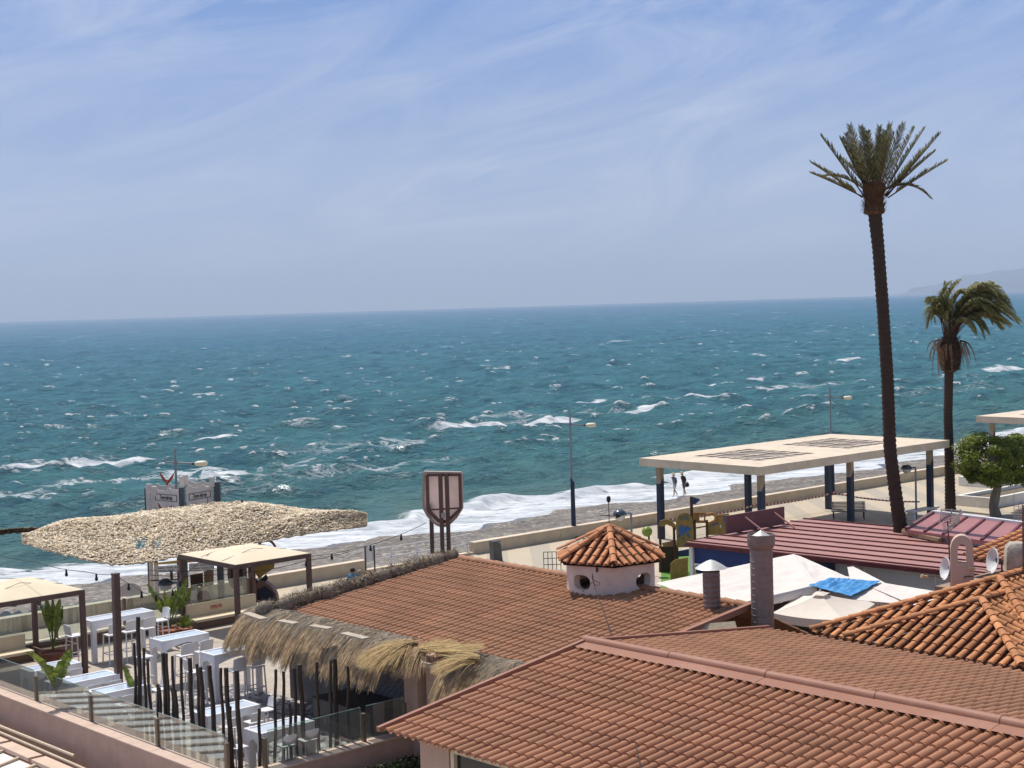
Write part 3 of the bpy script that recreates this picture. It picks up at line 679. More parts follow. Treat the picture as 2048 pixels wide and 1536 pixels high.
def walker(label,base,rz,stride,shirt,short,lean=0.06,bag=False,hat=True,H_=1.7):
    s=H_/1.7
    J={'pelvis':(0,0,.92),'waist':(.01,0,1.05),'chest':(lean,0,1.27),'neck':(lean*1.5,0,1.44),'headb':(lean*1.9,0,1.50),'head':(lean*2.2+.01,0,1.58),'crown':(lean*2.2,0,1.66),
       'shl':(lean*1.2,.17,1.38),'ell':(-.04+lean,.23,1.12),'wrl':(.06+lean,.25,.90),'hdl':(.09+lean,.25,.82),
       'shr':(lean*1.2,-.17,1.38),'elr':(-.10+lean,-.22,1.13),'wrr':(-.16+lean,-.23,.90),'hdr':(-.17+lean,-.23,.82),
       'hipl':(0,.09,.88),'knl':(.17*stride,.09,.49),'anl':(.20*stride,.09,.08),'tol':(.32*stride+.05,.09,.03),
       'hipr':(0,-.09,.88),'knr':(-.04*stride,-.09,.48),'anr':(-.34*stride,-.09,.14),'tor':(-.28*stride,-.09,.03)}
    Rr={'pelvis':(.13,.12),'waist':(.12,.11),'chest':(.15,.12),'neck':.055,'headb':.065,'head':.098,'crown':.07,'shl':.065,'ell':.042,'wrl':.03,'hdl':.035,'shr':.065,'elr':.042,'wrr':.03,'hdr':.035,
        'hipl':.09,'knl':.058,'anl':.042,'tol':.035,'hipr':.09,'knr':.058,'anr':.042,'tor':.035}
    bones=[('pelvis','waist'),('waist','chest'),('chest','neck'),('neck','headb'),('headb','head'),('head','crown'),('chest','shl'),('shl','ell'),('ell','wrl'),('wrl','hdl'),('chest','shr'),('shr','elr'),('elr','wrr'),('wrr','hdr'),
        ('pelvis','hipl'),('hipl','knl'),('knl','anl'),('anl','tol'),('pelvis','hipr'),('hipr','knr'),('knr','anr'),('anr','tor')]
    def pick(c):
        if c.z>1.44: return 0
        if abs(c.y)>.2 and c.z<1.08: return 0
        if c.z>.95: return 1
        if c.z>.55: return 2
        return 0
    t=person(label,base,rz,J,Rr,bones,{'mats':[SKIN,shirt,short],'pick':pick},s)
    hx=lean*2.2*s
    if hat:
        mb=MB(); mb.lathe((hx,0,1.64*s),[(.19,-.02),(.20,0),(.105,.015),(.10,.09),(.07,.115),(.001,.12)],18); build('hat',mb,mat('straw_hat',(.55,.45,.28),.8),t,smooth=True)
    else:
        mb=MB(); mb.lathe((hx-.02,0,1.60*s),[(.105,-.06),(.112,0),(.09,.07),(.04,.105),(.001,.11)],16); build('hair',mb,mat('grey_hair',(.30,.24,.20),.8),t,smooth=True)
    mb=MB(); mb.lathe((hx+.10*s,0,1.565*s),[(.022,-.02),(.015,.0),(.001,.03)],8,Z=(1,0,0)); build('nose',mb,SKIN,t)
    # five fingers on each hand
    for y,x in ((.25,.09+lean),(-.23,-.17+lean)):
        mb=MB()
        for k in range(4): mb.tube([(x+.0,(y+(k-1.5)*.017),.80),(x+.012,(y+(k-1.5)*.018),.755),(x+.002,(y+(k-1.5)*.017),.72+.006*abs(k-1.4))],[.009,.008,.007],6)
        mb.tube([(x+.03,y,.82),(x+.05,y-.01,.785),(x+.046,y-.01,.755)],[.011,.009,.008],6)
        for i,v in enumerate(mb.v): mb.v[i]=(v[0]*s,v[1]*s,v[2]*s)
        build('hand',mb,SKIN,t,smooth=True)
    return t
bA=G(1350,994,0); ua,sa=toW(G(1350,994,-1.95)); zb=float(beach_z(np.array([[ua]]),np.array([[sa]]))[0,0])
wa=math.atan2(-UX.y,-UX.x)
walker('person in a straw hat, grey top and pale shorts walking at the water edge',W(ua,sa,zb),wa,1.0,mat('grey_shirt',(.16,.14,.15),.8),mat('pale_shorts',(.46,.40,.35),.8),.05)
ub,sb=toW(G(1369,991,-1.95)); zb2=float(beach_z(np.array([[ub]]),np.array([[sb]]))[0,0])
walker('person in dark clothes and a cap carrying a black bag at the water edge',W(ub,sb,zb2),wa,.75,mat('dark_shirt',(.045,.03,.03),.8),mat('dark_shorts',(.12,.08,.07),.8),.10,True,True,1.78)
bgp=W(ub,sb,zb2)+UX*.28
mb=MB(); mb.lathe((0,0,.62),[(.001,.0),(.15,.03),(.19,.15),(.16,.3),(.06,.36),(.001,.36)],14); mb.tube([(-.1,0,.9),(-.06,0,1.05),(.06,0,1.05),(.1,0,.9)],.014,6)
build('shoulder_bag',mb,M_black,smooth=True,label='black bag held by the darker of the two beach walkers',cat='bag',origin=(0,0,0)).location=bgp
# man in blue and a companion behind the thatch roll
p=atY(704,1136,64.5); 
walker('person with dark hair in a light blue T-shirt beyond the thatch roll',(p.x,p.y,0.0),R(65),.25,mat('blue_shirt',(.085,.27,.50),.8),mat('navy_shorts',(.05,.06,.10),.8),.03,False,False,p.z).children[1]
for o in bpy.data.objects:
    if o.name.startswith('hair'): o.data.materials[0]=mat('dark_hair',(.02,.014,.011),.6)
p=atY(719,1141,66.3)
t2=walker('shorter person with brown hair and a dark top beside the one in blue',(p.x,p.y,0.0),R(65),.25,mat('brown_top',(.07,.045,.04),.8),mat('brown_shorts',(.08,.06,.05),.8),.03,False,False,p.z)
# ------------------------------------------------------------------ palms and trees
M_trunk=mat('palm_trunk',(.060,.042,.033),.95,.35,6,bump=.9,bscale=9,stretch=(.6,.6,5),spec=.1)
M_boot=mat('palm_boot',(.11,.062,.035),.95,.4,10,bump=1,bscale=18,spec=.1)
M_frond=mat('palm_frond',(.13,.125,.050),.6,.3,3,tintvar=.5,spec=.3,transl=.22)
M_dead=mat('dead_frond',(.28,.15,.075),.8,.3,4,tintvar=.4,transl=.2)
def frond(mb,p0,p1,p2,width,nl=52,droop=.5,seed=0,side=None,start=.12,tw=.5):
    """rachis on a quadratic curve p0-p1-p2 with leaflets on both sides"""
    r=random.Random(seed); p0,p1,p2=Vector(p0),Vector(p1),Vector(p2)
    pt=lambda t:p0*(1-t)**2+p1*2*t*(1-t)+p2*t*t
    pts=[pt(k/12) for k in range(13)]
    mb.tube(pts,[.030-.024*k/12 for k in range(13)],5,tint=.35+.3*r.random(),mi=1)
    pl=(p2-p0).cross(UP); 
    if pl.length<.2: pl=Vector((1,0,0))
    pl.normalize(); sd_=Vector(side).normalized() if side is not None else pl
    for i in range(nl):
        t=start+(1-start)*(i+.5)/nl; c=pt(t); d=(pt(min(1,t+.02))-pt(max(0,t-.02))).normalized()
        s_=(sd_-d*sd_.dot(d)).normalized(); up=d.cross(s_)
        if up.z<0: up=-up
        L_=width*(.35+.65*math.sin(math.pi*min(1,(t*.86+.12)))**.8)*(.8+.4*r.random())
        for sg in (-1,1):
            a=.55+.30*r.random()
            dirv=(d*math.cos(a)+s_*sg*math.sin(a)+up*(.30+.3*r.random()*tw)).normalized()
            e1=c+dirv*L_*.55; e2=e1+(dirv+Vector((0,0,-droop*(.6+.6*r.random())))).normalized()*L_*.5
            wv=d*(.026*(.7+.6*r.random())+.006)
            tn=r.random()
            mb.add([c-wv*.6,c+wv*.6,e1+wv,e1-wv,e2],[(0,1,2,3),(3,2,4)],tn)
def trunk_mesh(pts,rs,n=16,ring=.21,seed=1):
    """trunk with leaf-scar rings"""
    r=random.Random(seed); mb=MB(); P_=[Vector(p) for p in pts]
    L_=sum((b-a).length for a,b in zip(P_[:-1],P_[1:])); k=int(L_/ring*2)
    def at(t):
        d=t*L_
        for i,(a,b) in enumerate(zip(P_[:-1],P_[1:])):
            l=(b-a).length
            if d<=l or i==len(P_)-2: f=min(1,d/l); return a.lerp(b,f), rs[i]*(1-f)+rs[i+1]*f
            d-=l
    tp=[];tr=[]
    for i in range(k+1):
        c,rad=at(i/k); tp.append(c); tr.append(rad*(1.08 if i%2 else .95)*(1+.03*(r.random()-.5)))
    mb.tube(tp,tr,n); return mb
def place_frond(mb,base,tip,Y,dy,bend,width,seed,mid=None,**k):
    """tip given as a photo pixel, dy = metres in front of/behind the stem"""
    p2=atY(tip[0],tip[1],Y+dy)
    if mid is not None: p1=atY(mid[0],mid[1],Y+dy*.5)
    else: p1=base.lerp(p2,.5)+Vector((0,0,bend))
    frond(mb,base,p1,p2,width,seed=seed,**k)
# tall palm
YP=60.0
tpx=[(1803,1085),(1800,1050),(1790,980),(1780,900),(1775,761),(1766,620),(1757,500),(1750,430),(1747,385)]
pts=[atY(x,y,YP) for x,y in tpx]; pts=[Vector((pts[0].x,YP,0))]+pts[1:]
root=thing('palm_tree','very tall thin palm with an upright crown rising through the red roof','palm tree',(pts[0].x,YP,0),0)
build('trunk',trunk_mesh(pts,[.30,.27,.25,.245,.24,.235,.235,.26,.3]),M_trunk,root,world=True,smooth='all')
c=atY(1748,390,YP)
mb=MB(); prof=[(.25,-.98),(.38,-.92),(.41,-.80),(.37,-.62),(.34,-.45),(.37,-.1),(.43,.25),(.46,.42),(.34,.62),(.001,.75)]
mb.lathe(c,[(a_,z_*.78) for a_,z_ in prof],22)
rr=random.Random(5)
for k in range(520):   # frayed leaf bases
    a=rr.random()*6.283; z=rr.uniform(-.95,.55); rad=.36+.15*max(0,z); 
    p=c+Vector((math.cos(a)*rad,math.sin(a)*rad,z*.8)); d=Vector((math.cos(a)*.6,math.sin(a)*.6,rr.uniform(-.2,1.0))).normalized(); L_=rr.uniform(.10,.28)
    w=Vector((-math.sin(a),math.cos(a),0))*rr.uniform(.015,.045)
    mb.add([p-w,p+w,p+d*L_+w*.3,p+d*L_-w*.3],[(0,1,2,3)],rr.random())
build('leaf_base',mb,M_boot,root,world=True)
tips=[(1641,271),(1621,325),(1621,346),(1679,275),(1691,267),(1700,250),(1721,253),(1758,253),(1781,248),(1807,246),(1830,254),(1850,256),(1881,267),(1860,292),(1870,303),(1894,322),(1735,262),(1770,262)]
heart=c+Vector((0,0,.34)); i=0
for tip in tips:
    i+=1; mb=MB(); dy=rr.uniform(-1.4,1.4)*(1 if 1650<tip[0]<1860 else .5); side=(0.35*rr.uniform(-1,1),1,0.2) if abs(tip[0]-1748)>60 else (1,.3*rr.uniform(-1,1),0)
    b=heart+Vector(((tip[0]-1748)/3080*YP*.18,dy*.2,-.42*abs(tip[0]-1748)/130))
    place_frond(mb,b,tip,YP,dy,-.06 if abs(tip[0]-1748)<90 else .05,.36,i,side=side,droop=.12,nl=46,tw=.9)
    build('frond',mb,[M_frond,M_boot],root,world=True)
for tip,mid in (((1861,397),(1815,345)),((1650,352),(1690,345))):
    i+=1; mb=MB(); place_frond(mb,heart+Vector((0,0,-.4)),tip,YP,-.4,0,.42,i,mid=mid,droop=.5,nl=44); build('frond',mb,[M_frond,M_boot],root,world=True)
for k in range(5):  # fronds towards and away from the viewer
    i+=1; mb=MB(); a=rr.uniform(0,6.283); inc=rr.uniform(.2,.85); L_=rr.uniform(1.7,2.3)
    d=Vector((math.cos(a)*math.sin(inc),math.sin(a)*math.sin(inc),math.cos(inc)))
    b=heart+Vector((math.cos(a)*.2,math.sin(a)*.2,-.2)); frond(mb,b,b+d*L_*.5+Vector((0,0,.05)),b+d*L_+Vector((math.cos(a)*.2,math.sin(a)*.2,-.05)),.34,seed=i,droop=.15,nl=40,tw=.9)
    build('frond',mb,[M_frond,M_boot],root,world=True)
# wind-blown palm
Y2=G(1900,1021,0).y
tp2=[(1901,1021),(1899,930),(1896,830),(1898,745),(1899,690)]
pts=[atY(x,y,Y2) for x,y in tp2]; pts[0].z=0
root=thing('palm_tree','shorter palm with its crown swept to the right and a skirt of dead fronds','palm tree',(pts[0].x,Y2,0),0)
build('trunk',trunk_mesh(pts,[.31,.27,.25,.25,.4],seed=4),M_trunk,root,world=True,smooth='all')
c=atY(1900,708,Y2); mb=MB(); mb.lathe(c,[(.26,-1.05),(.46,-.92),(.60,-.5),(.63,0),(.56,.5),(.42,.9),(.3,1.15),(.001,1.25)],22)
for k in range(1300):
    a=rr.random()*6.283; z=rr.uniform(-1.0,1.0); rad=.60-.12*abs(z)
    p=c+Vector((math.cos(a)*rad,math.sin(a)*rad,z)); d=Vector((math.cos(a),math.sin(a),rr.uniform(-.3,.7))).normalized(); L_=rr.uniform(.1,.3); w=Vector((-math.sin(a),math.cos(a),0))*rr.uniform(.02,.06)
    mb.add([p-w,p+w,p+d*L_+w*.3,p+d*L_-w*.3],[(0,1,2,3)],rr.random())
build('leaf_base',mb,mat('dark_boot',(.075,.045,.028),.95,.5,9,bump=1,bscale=14,tintvar=.5),root,world=True)
heart=atY(1900,672,Y2)
spec=[((2037,648),(1968,560)),((2028,625),(1975,545)),((2036,640),(1955,575)),((2016,600),(1962,545)),((1996,575),(1945,560)),((1975,570),(1932,565)),((1977,668),(1945,610)),((2005,655),(1960,590)),((1992,630),(1950,580)),((2020,650),(1960,600)),((1960,640),(1930,600)),((1868,642),(1863,590)),((1866,604),(1880,600)),((1884,618),(1878,596)),((1916,563),(1882,600)),((1905,575),(1885,610)),((1880,590),(1886,620)),((1935,610),(1915,600)),((1898,610),(1895,640)),((1985,610),(1935,570)),((1965,600),(1930,575)),((2000,610),(1940,550)),((1950,665),(1925,620)),((1925,585),(1900,590))]
rj=random.Random(77)
spec+=[((a[0]+rj.uniform(-14,8),a[1]+rj.uniform(-12,10)),(b[0]+rj.uniform(-10,8),b[1]+rj.uniform(-10,8))) for a,b in spec[:14]]
spec+=[((a[0]+rj.uniform(-22,4),a[1]+rj.uniform(-10,14)),(b[0]+rj.uniform(-14,8),b[1]+rj.uniform(-6,12))) for a,b in spec[:24]]
for k,(tip,mid) in enumerate(spec):
    mb=MB(); dy=rr.uniform(-1.3,1.3); place_frond(mb,heart+Vector((rr.uniform(-.35,.35),rr.uniform(-.3,.3),rr.uniform(-.1,.15))),tip,Y2,dy,0,.80,100+k,mid=mid,droop=1.1,nl=62,side=(.3,1,rr.uniform(-.6,.2)),start=.30,tw=.2)
    build('frond',mb,[mat('windblown_frond',(.22,.215,.085),.55,.3,3,tintvar=.55,spec=.35,transl=.25),M_boot],root,world=True)
for k in range(30):
    a=rr.uniform(0,6.283); b=atY(1900,686,Y2)+Vector((math.cos(a)*.55,math.sin(a)*.55,rr.uniform(-.2,.2))); o_=Vector((math.cos(a),math.sin(a),0))
    mb=MB(); e=rr.uniform(.4,.9); frond(mb,b,b+o_*e*.8+Vector((0,0,.15)),b+o_*e*(1.0)+Vector((.1,0,-rr.uniform(.5,1.7))),.18,seed=300+k,droop=.9,nl=16,start=.3)
    build('dead_frond',mb,[M_dead,M_boot],root,world=True)
# broadleaf trees on the right
M_bark=mat('pale_bark',(.23,.185,.14),.95,.3,6,bump=.7,bscale=12,stretch=(1,1,.3))
M_leaf=mat('tree_leaf',(.18,.225,.022),.5,.3,2,tintvar=.6,spec=.35,transl=.38)
def crown(mb,centre,radii,nclump,nleaf,seed,size=.10):
    r=random.Random(seed); cl=[]
    for k in range(nclump):
        while True:
            p=Vector((r.uniform(-1,1),r.uniform(-1,1),r.uniform(-1,1)))
            if .30<p.length<1: break
        p=p.normalized()*(p.length**.5)*.93
        cl.append((Vector((p.x*radii[0],p.y*radii[1],p.z*radii[2]))+Vector(centre),r.uniform(.30,.62)))
    for k in range(nleaf):
        c_,rad=cl[k%nclump]; n=Vector((r.gauss(0,1),r.gauss(0,1),r.gauss(0,1))).normalized()
        p=c_+Vector((n.x,n.y,n.z*.75))*rad*(r.random()**.35)
        nn=(n+Vector((0,0,.6))+Vector((r.gauss(0,.5),r.gauss(0,.5),r.gauss(0,.5)))).normalized()
        a=nn.cross(Vector((r.gauss(0,1),r.gauss(0,1),r.gauss(0,1)))).normalized(); b=nn.cross(a); s_=size*r.uniform(.6,1.35)
        mb.add([p-a*s_*.9,p+b*s_*.45,p+a*s_*.9,p-b*s_*.45],[(0,1,2,3)],min(1,max(0,.45+.22*r.gauss(0,1))))
tb=G(1992,1033,0); YT=tb.y
root=thing('round_tree','dense round green tree with a crooked pale trunk beside the white planter','tree',tb,0)
tpt=[atY(x,y,YT) for x,y in ((1992,1033),(1987,1012),(1990,995),(1995,975),(1992,950))]; tpt[0].z=0
mb=MB(); mb.tube(tpt,[.34,.26,.27,.22,.2],12); 
for ex,ey in ((1955,915),(1970,890),(2000,885),(2020,905),(1985,900)): mb.tube([tpt[-1]-Vector((0,0,.2)),tpt[-1].lerp(atY(ex,ey,YT+rr.uniform(-.8,.8)),.55)+Vector((0,0,.2)),atY(ex,ey,YT+rr.uniform(-.8,.8))],[.14,.09,.03],7)
build('trunk',mb,M_bark,root,world=True,smooth=True)
cc=atY(1977,922,YT); mb=MB(); crown(mb,cc,(1.80,1.8,1.58),70,24000,11,.080); build('crown',mb,M_leaf,root,world=True)
tb2=G(2062,1020,0); root=thing('round_tree','second round green tree cut by the right edge of the photo','tree',tb2,0)
YT2=tb2.y; mb=MB(); mb.tube([(tb2.x,YT2,0),(tb2.x+.1,YT2,1.2),(tb2.x,YT2,2.6)],[.28,.22,.16],12); build('trunk',mb,M_bark,root,world=True,smooth=True)
mb=MB(); crown(mb,atY(2053,923,YT2),(1.85,1.8,1.6),60,17000,17,.088); build('crown',mb,M_leaf,root,world=True)
# distant mountain
YM=26000.
prof=[(1885,590),(1912,575),(1930,563),(1950,555),(1975,545),(2000,537),(2025,533),(2048,532),(2080,530),(2130,520),(2200,512),(2300,520),(2400,500),(2600,540)]
pts=[atY(x,y,YM) for x,y in prof]; vs=[];fs=[];rows_=14
for j in range(rows_):
    f=j/(rows_-1)
    for k,p in enumerate(pts):
        hgt=max(0,p.z)*math.sin(math.pi*f)**.8*(1 if abs(f-.5)<.01 else .9+.2*mnoise.noise(Vector((k*.7,j*.9,3))))
        vs.append((p.x+ (mnoise.noise(Vector((k,j*.5,1)))*400), YM+(f-.5)*9000, hgt-5))
n_=len(pts)
for j in range(rows_-1):
    for k in range(n_-1): fs.append((j*n_+k,j*n_+k+1,(j+1)*n_+k+1,(j+1)*n_+k))
mb=MB(); mb.add(vs,fs); build('mountain',mb,mat('mountain_haze_blue',(.05,.075,.12),.95,.3,.002),smooth='all',kind='structure',label='far mountain fading into haze')  # blue of the distant air is put into the base colour too

# the hazy air over the sea
mb=MB(); mb.box((0,16500,350),(40000,35000,712)); hz=bpy.data.materials.new('haze'); hz.use_nodes=True; nt=hz.node_tree; N=nt.nodes; L=nt.links; N.remove(N['Principled BSDF'])
pv_=N.new('ShaderNodeVolumePrincipled'); pv_.inputs['Density'].default_value=7e-5; pv_.inputs['Color'].default_value=(.70,.83,1.0,1); pv_.inputs['Anisotropy'].default_value=0.0; L.new(pv_.outputs[0],N['Material Output'].inputs['Volume'])
build('haze',mb,hz,kind='stuff',label='hazy air over the sea')
# ------------------------------------------------------------------ tiled roofs
M_sheet=mat('roof_tile_sheet',(.325,.146,.075),.62,.13,.9,tintvar=.10,spec=.35,dirt=.22,dscale=.55,dcol=(.38,.23,.15),bump=.12,bscale=40)
M_sheet2=mat('roof_tile_sheet_old',(.30,.142,.074),.70,.16,.9,tintvar=.12,spec=.3,dirt=.22,dscale=.7,dcol=(.38,.25,.17),bump=.15,bscale=40)
M_cap=mat('ridge_cap',(.29,.132,.085),.6,.10,1.2,spec=.35,dirt=.2,dcol=(.42,.29,.23))
M_clay=mat('clay_tile',(.47,.205,.090),.8,.22,5,tintvar=.34,spec=.2,dirt=.38,dscale=2.2,dcol=(.30,.20,.13),bump=.3,bscale=30)
M_clay2=mat('clay_tile_bright',(.50,.215,.10),.75,.15,4,tintvar=.22,spec=.2,dirt=.3,dscale=2.5,dcol=(.34,.22,.15),bump=.2,bscale=30)
M_pan=mat('clay_pan_shaded',(.17,.075,.04),.9,.25,4)  # coloured darker than the covers for the shadow between them
M_pink=mat('pink_render',(.48,.335,.27),.85,.10,2,bump=.25,bscale=18,dirt=.3,dcol=(.30,.22,.17))
M_frame=mat('cream_frame',(.60,.52,.38),.5,.06,4)
M_win=mat('dark_window',(.02,.022,.025),.08,spec=.5)
def sheet_roof(p00,p10,p01,p11,nribs,nrows,h=.055,step=.028,seed=0,name_t=.5):
    """p00,p10 along the eave, p01,p11 along the ridge. Returns MB of a stepped, barrel-ribbed sheet."""
    r=random.Random(seed); p00,p10,p01,p11=map(Vector,(p00,p10,p01,p11))
    prof=[(0.0,0.0),(.13,0.0),(.20,.42),(.30,.78),(.42,.97),(.50,1.0),(.58,.97),(.70,.78),(.80,.42),(.87,0.0)]
    nrm=(p10-p00).cross(p01-p00).normalized()
    if nrm.z<0: nrm=-nrm
    S_=[];H_=[];
    for i in range(nribs):
        for a,b in prof: S_.append((i+a)/nribs); H_.append(b*h)
    S_.append(1.0); H_.append(0.0); m=len(S_)
    sj=[r.uniform(-.004,.004) for _ in range(nribs//4+2)]
    mb=MB(); vs=[]; fs=[]; ts=[]
    rowtint=[[min(1,max(0,.5+.22*r.gauss(0,1))) for _ in range(nribs//4+2)] for _ in range(nrows)]
    for j in range(nrows):
        t0=j/nrows; t1=(j+1)/nrows+.02/nrows
        for k,(t,lift) in enumerate(((t0,-.004),(t0,step),(t1,0.0))):
            if k==0: lift=-.012
            for s_,hh in zip(S_,H_):
                a=p00.lerp(p10,s_); b=p01.lerp(p11,s_)
                vs.append(a.lerp(b,min(t,1))+nrm*(hh*(1 if k else .96)+lift*(1 if k==0 else (.18+.82*hh/h))+sj[min(int(s_*nribs/4),len(sj)-1)]*(1 if hh>0.001 else .3)))
        o=j*3*m
        for k in range(2):
            for i in range(m-1):
                fs.append((o+k*m+i,o+k*m+i+1,o+(k+1)*m+i+1,o+(k+1)*m+i)); ts.append(min(1,rowtint[j][i//(len(prof)*4)]+(.5*r.random() if (i//len(prof))%5==seed%5 else 0)+.10*r.gauss(0,1)*(i%len(prof)==4)))
    mb.add(vs,fs,ts); return mb
def barrel(mb,p,d,n,L_,r0,r1,tint,seg=7,arc=math.pi*.95,mi=0):
    """one curved cover tile from p going along d, bulging along n"""
    d=Vector(d).normalized(); n=Vector(n); x=d.cross(n).normalized(); vs=[]
    for (q,rr_) in ((0,r0),(L_,r1)):
        for k in range(seg+1):
            a=-arc/2+arc*k/seg; vs.append(Vector(p)+d*q+x*math.sin(a)*rr_+n*(math.cos(a)*rr_*.85))
    for k in range(seg+1):
        a=-arc/2+arc*k/seg; vs.append(Vector(p)+x*math.sin(a)*(r0-.018)+n*(math.cos(a)*(r0-.018)*.85))
    m=seg+1
    fs=[(k,k+1,m+k+1,m+k) for k in range(seg)]+[(k+1,k,2*m+k,2*m+k+1) for k in range(seg)]
    mb.add(vs,fs,tint,mi)
def tile_face(mb,poly,down,pitch,tl,r=.085,seed=0,lift=.03,channel=True):
    rn=random.Random(seed); poly=[Vector(p) for p in poly]; n=(poly[1]-poly[0]).cross(poly[2]-poly[0]).normalized()
    if n.z<0: n=-n
    d=Vector(down); d=(d-n*d.dot(n)).normalized(); x=n.cross(d).normalized(); o=poly[0]
    P2=[((p-o).dot(x),(p-o).dot(d)) for p in poly]
    mb.add([p-n*.03 for p in poly],[tuple(range(len(poly)))],.5,1)
    x0=min(p[0] for p in P2); x1=max(p[0] for p in P2); k=0; c=x0+pitch*.5
    while c<x1:
        ys=[]
        for (a,b),(e,f) in zip(P2,P2[1:]+P2[:1]):
            if (a-c)*(e-c)<0: ys.append(b+(f-b)*(c-a)/(e-a))
        if len(ys)>=2:
            top,bot=min(ys),max(ys); y=bot+.06
            while y-tl*.35>top:
                L_=min(tl*1.14,y-top+.05)
                p=o+x*(c+rn.uniform(-.006,.006))+d*y+n*(lift+.012)
                barrel(mb,p,(-d-n*.035+x*rn.uniform(-.012,.012)),n,L_,r,r*.82,min(1,max(0,.5+.24*rn.gauss(0,1))))
                y-=tl*(1+rn.uniform(-.03,.03))
            if channel and bot-top>.3:   # concave pan tiles between the covers
                pp=o+x*(c+pitch*.5)+d*(bot+.03)+n*.02
                barrel(mb,pp,-d,-n,bot-top,r*.8,r*.8,.35,5,math.pi*.7,1)
        c+=pitch; k+=1
def ridge_tiles(mb,p,q,r=.12,tl=.36,seed=0,n=UP,lift=.05):
    rn=random.Random(seed); p,q=Vector(p),Vector(q); L_=(q-p).length; d=(q-p).normalized(); n=(Vector(n)-d*Vector(n).dot(d)).normalized(); k=max(1,round(L_/tl)); s=L_/k
    for i in range(k): barrel(mb,p+d*(s*i-.03)+n*(lift+.0),d-n*.03,n,s*1.16,r,r*.84,min(1,max(0,.5+.22*rn.gauss(0,1))),9)
# ---- front building
root=thing('tiled_building','nearest building under the brown tile-sheet roof with a rounded pink ridge cap','building',AB(15,24.8,0),0)
aL=24.55; aR=1.0
ZE,ZR=4.0,4.76
mb=sheet_roof(AB(aL,18.68,ZE),AB(aR,18.68,ZE),AB(aL,24.62,ZR),AB(aR,24.62,ZR),99,12,.062,.032,1)
rf=build('roof',mb,M_sheet,root,world=True,smooth=True)
mb=sheet_roof(AB(aR,31.15,ZE),AB(aL,31.15,ZE),AB(aR,24.62,ZR),AB(aL,24.62,ZR),99,14,.055,.022,2)
rf2=build('rear_roof',mb,M_sheet2,root,world=True,smooth=True)
mb=MB()
L_=aL-aR; k=9
for i in range(k):
    a0=aL+.12-i*L_/k; a1=a0-L_/k-.02
    # rounded cap with flat flanges: profile swept along the ridge
    pr=[(-.46,-.03),(-.12,.015),(-.115,.05),(-.09,.098),(-.047,.128),(0,.137),(.047,.128),(.09,.098),(.115,.05),(.12,.015),(.32,-.01)]
    vs=[AB(a_,24.62+b_,ZR+.055+z_+(.006 if i%2 else 0)) for a_ in (a0,a1) for b_,z_ in pr]; n_=len(pr)
    mb.add(vs,[(q,q+1,n_+q+1,n_+q) for q in range(n_-1)],random.random())
    mb.tube([AB(a1+.02,24.62+b_*1.02,ZR+.058+z_) for b_,z_ in pr[1:-1]],.012,5)
mb.add([AB(aL+.12,24.62+b_,ZR+.055+z_) for b_,z_ in pr],[tuple(range(len(pr)))])
build('ridge_cap',mb,M_cap,rf,world=True,smooth=True)
mb=MB(); 
mb.beam(AB(aL+.06,18.6,ZE+.045),AB(aL+.06,24.55,ZR+.07),.10,.10); mb.beam(AB(aL+.02,24.7,ZR+.06),AB(aL+.02,31.2,ZE+.06),.10,.10)
build('verge_trim',mb,M_cap,rf,world=True)
# walls
wz=3.92
mb=MB(); mb.box(AB(aL-.45,22.,wz/2-.1),(.25,5.2,wz),AX,BX); mb.box(AB(aL-.45,27.6,wz/2-.1),(.25,5.9,wz),AX,BX)
mb.prism([AB(aL-.57,19.4,wz-.15),AB(aL-.57,24.6,wz+.60),AB(aL-.57,30.5,wz-.12)],AX*.24)
build('end_wall',mb,M_pink,root,world=True)
mb=MB(); mb.box(AB(aL-.95,19.35,wz/2-.1),(.9,.26,wz),AX,BX); mb.box(AB(aL-7.2,19.35,.5),(11.6,.24,1.2),AX,BX); mb.box(AB(aL-15.0,19.35,wz/2-.1),(4,.26,wz),AX,BX)
build('front_wall',mb,M_pink,root,world=True)
mb=MB(); mb.box(AB(aL-12,30.3,wz/2-.1),(23,.25,wz),AX,BX); build('rear_wall',mb,M_pink,root,world=True)
for i in range(4):
    a0=aL-1.45-i*2.9; a1=a0-2.85
    mb=MB()
    for a_ in (a0-.05,a1+.05): mb.box(AB(a_,19.3,2.45),(.10,.16,2.75),AX,BX)
    for z_ in (1.12,3.78): mb.box(AB((a0+a1)/2,19.3,z_),(a0-a1-.2,.158,.10),AX,BX)
    w_=build('window',mb,M_frame,root,world=True)
    mb=MB(); mb.box(AB((a0+a1)/2,19.32,2.45),(a0-a1-.2,.02,2.56),AX,BX); build('pane',mb,M_win,w_,world=True)
# ---- middle building with the turret
root2=thing('restaurant_building','single-storey restaurant with the large middle tile-sheet roof, fringed with thatch','building',AB(31,28.5,0),0)
a0,a1=37.85,25.75; b0,b1=24.78,32.0; ze,zr=3.6,4.36
mb=sheet_roof(AB(a0,b0,ze),AB(a1,b0,ze-.1),AB(a0,b1,zr),AB(a1,b1,zr-.08),51,17,.055,.024,5)
rf=build('roof',mb,M_sheet2,root2,world=True,smooth=True)
mb=sheet_roof(AB(a1,b1+4.2,zr-2.0),AB(a0,b1+4.2,zr-1.9),AB(a1,b1,zr-.08),AB(a0,b1,zr),51,10,.055,.022,6)
build('rear_roof',mb,M_sheet2,root2,world=True,smooth=True)
mb=MB(); mb.beam(AB(a1-.03,b0-.1,ze-.02),AB(a1-.03,b1+.05,zr+.02),.14,.16); build('verge_trim',mb,M_cap,rf,world=True)
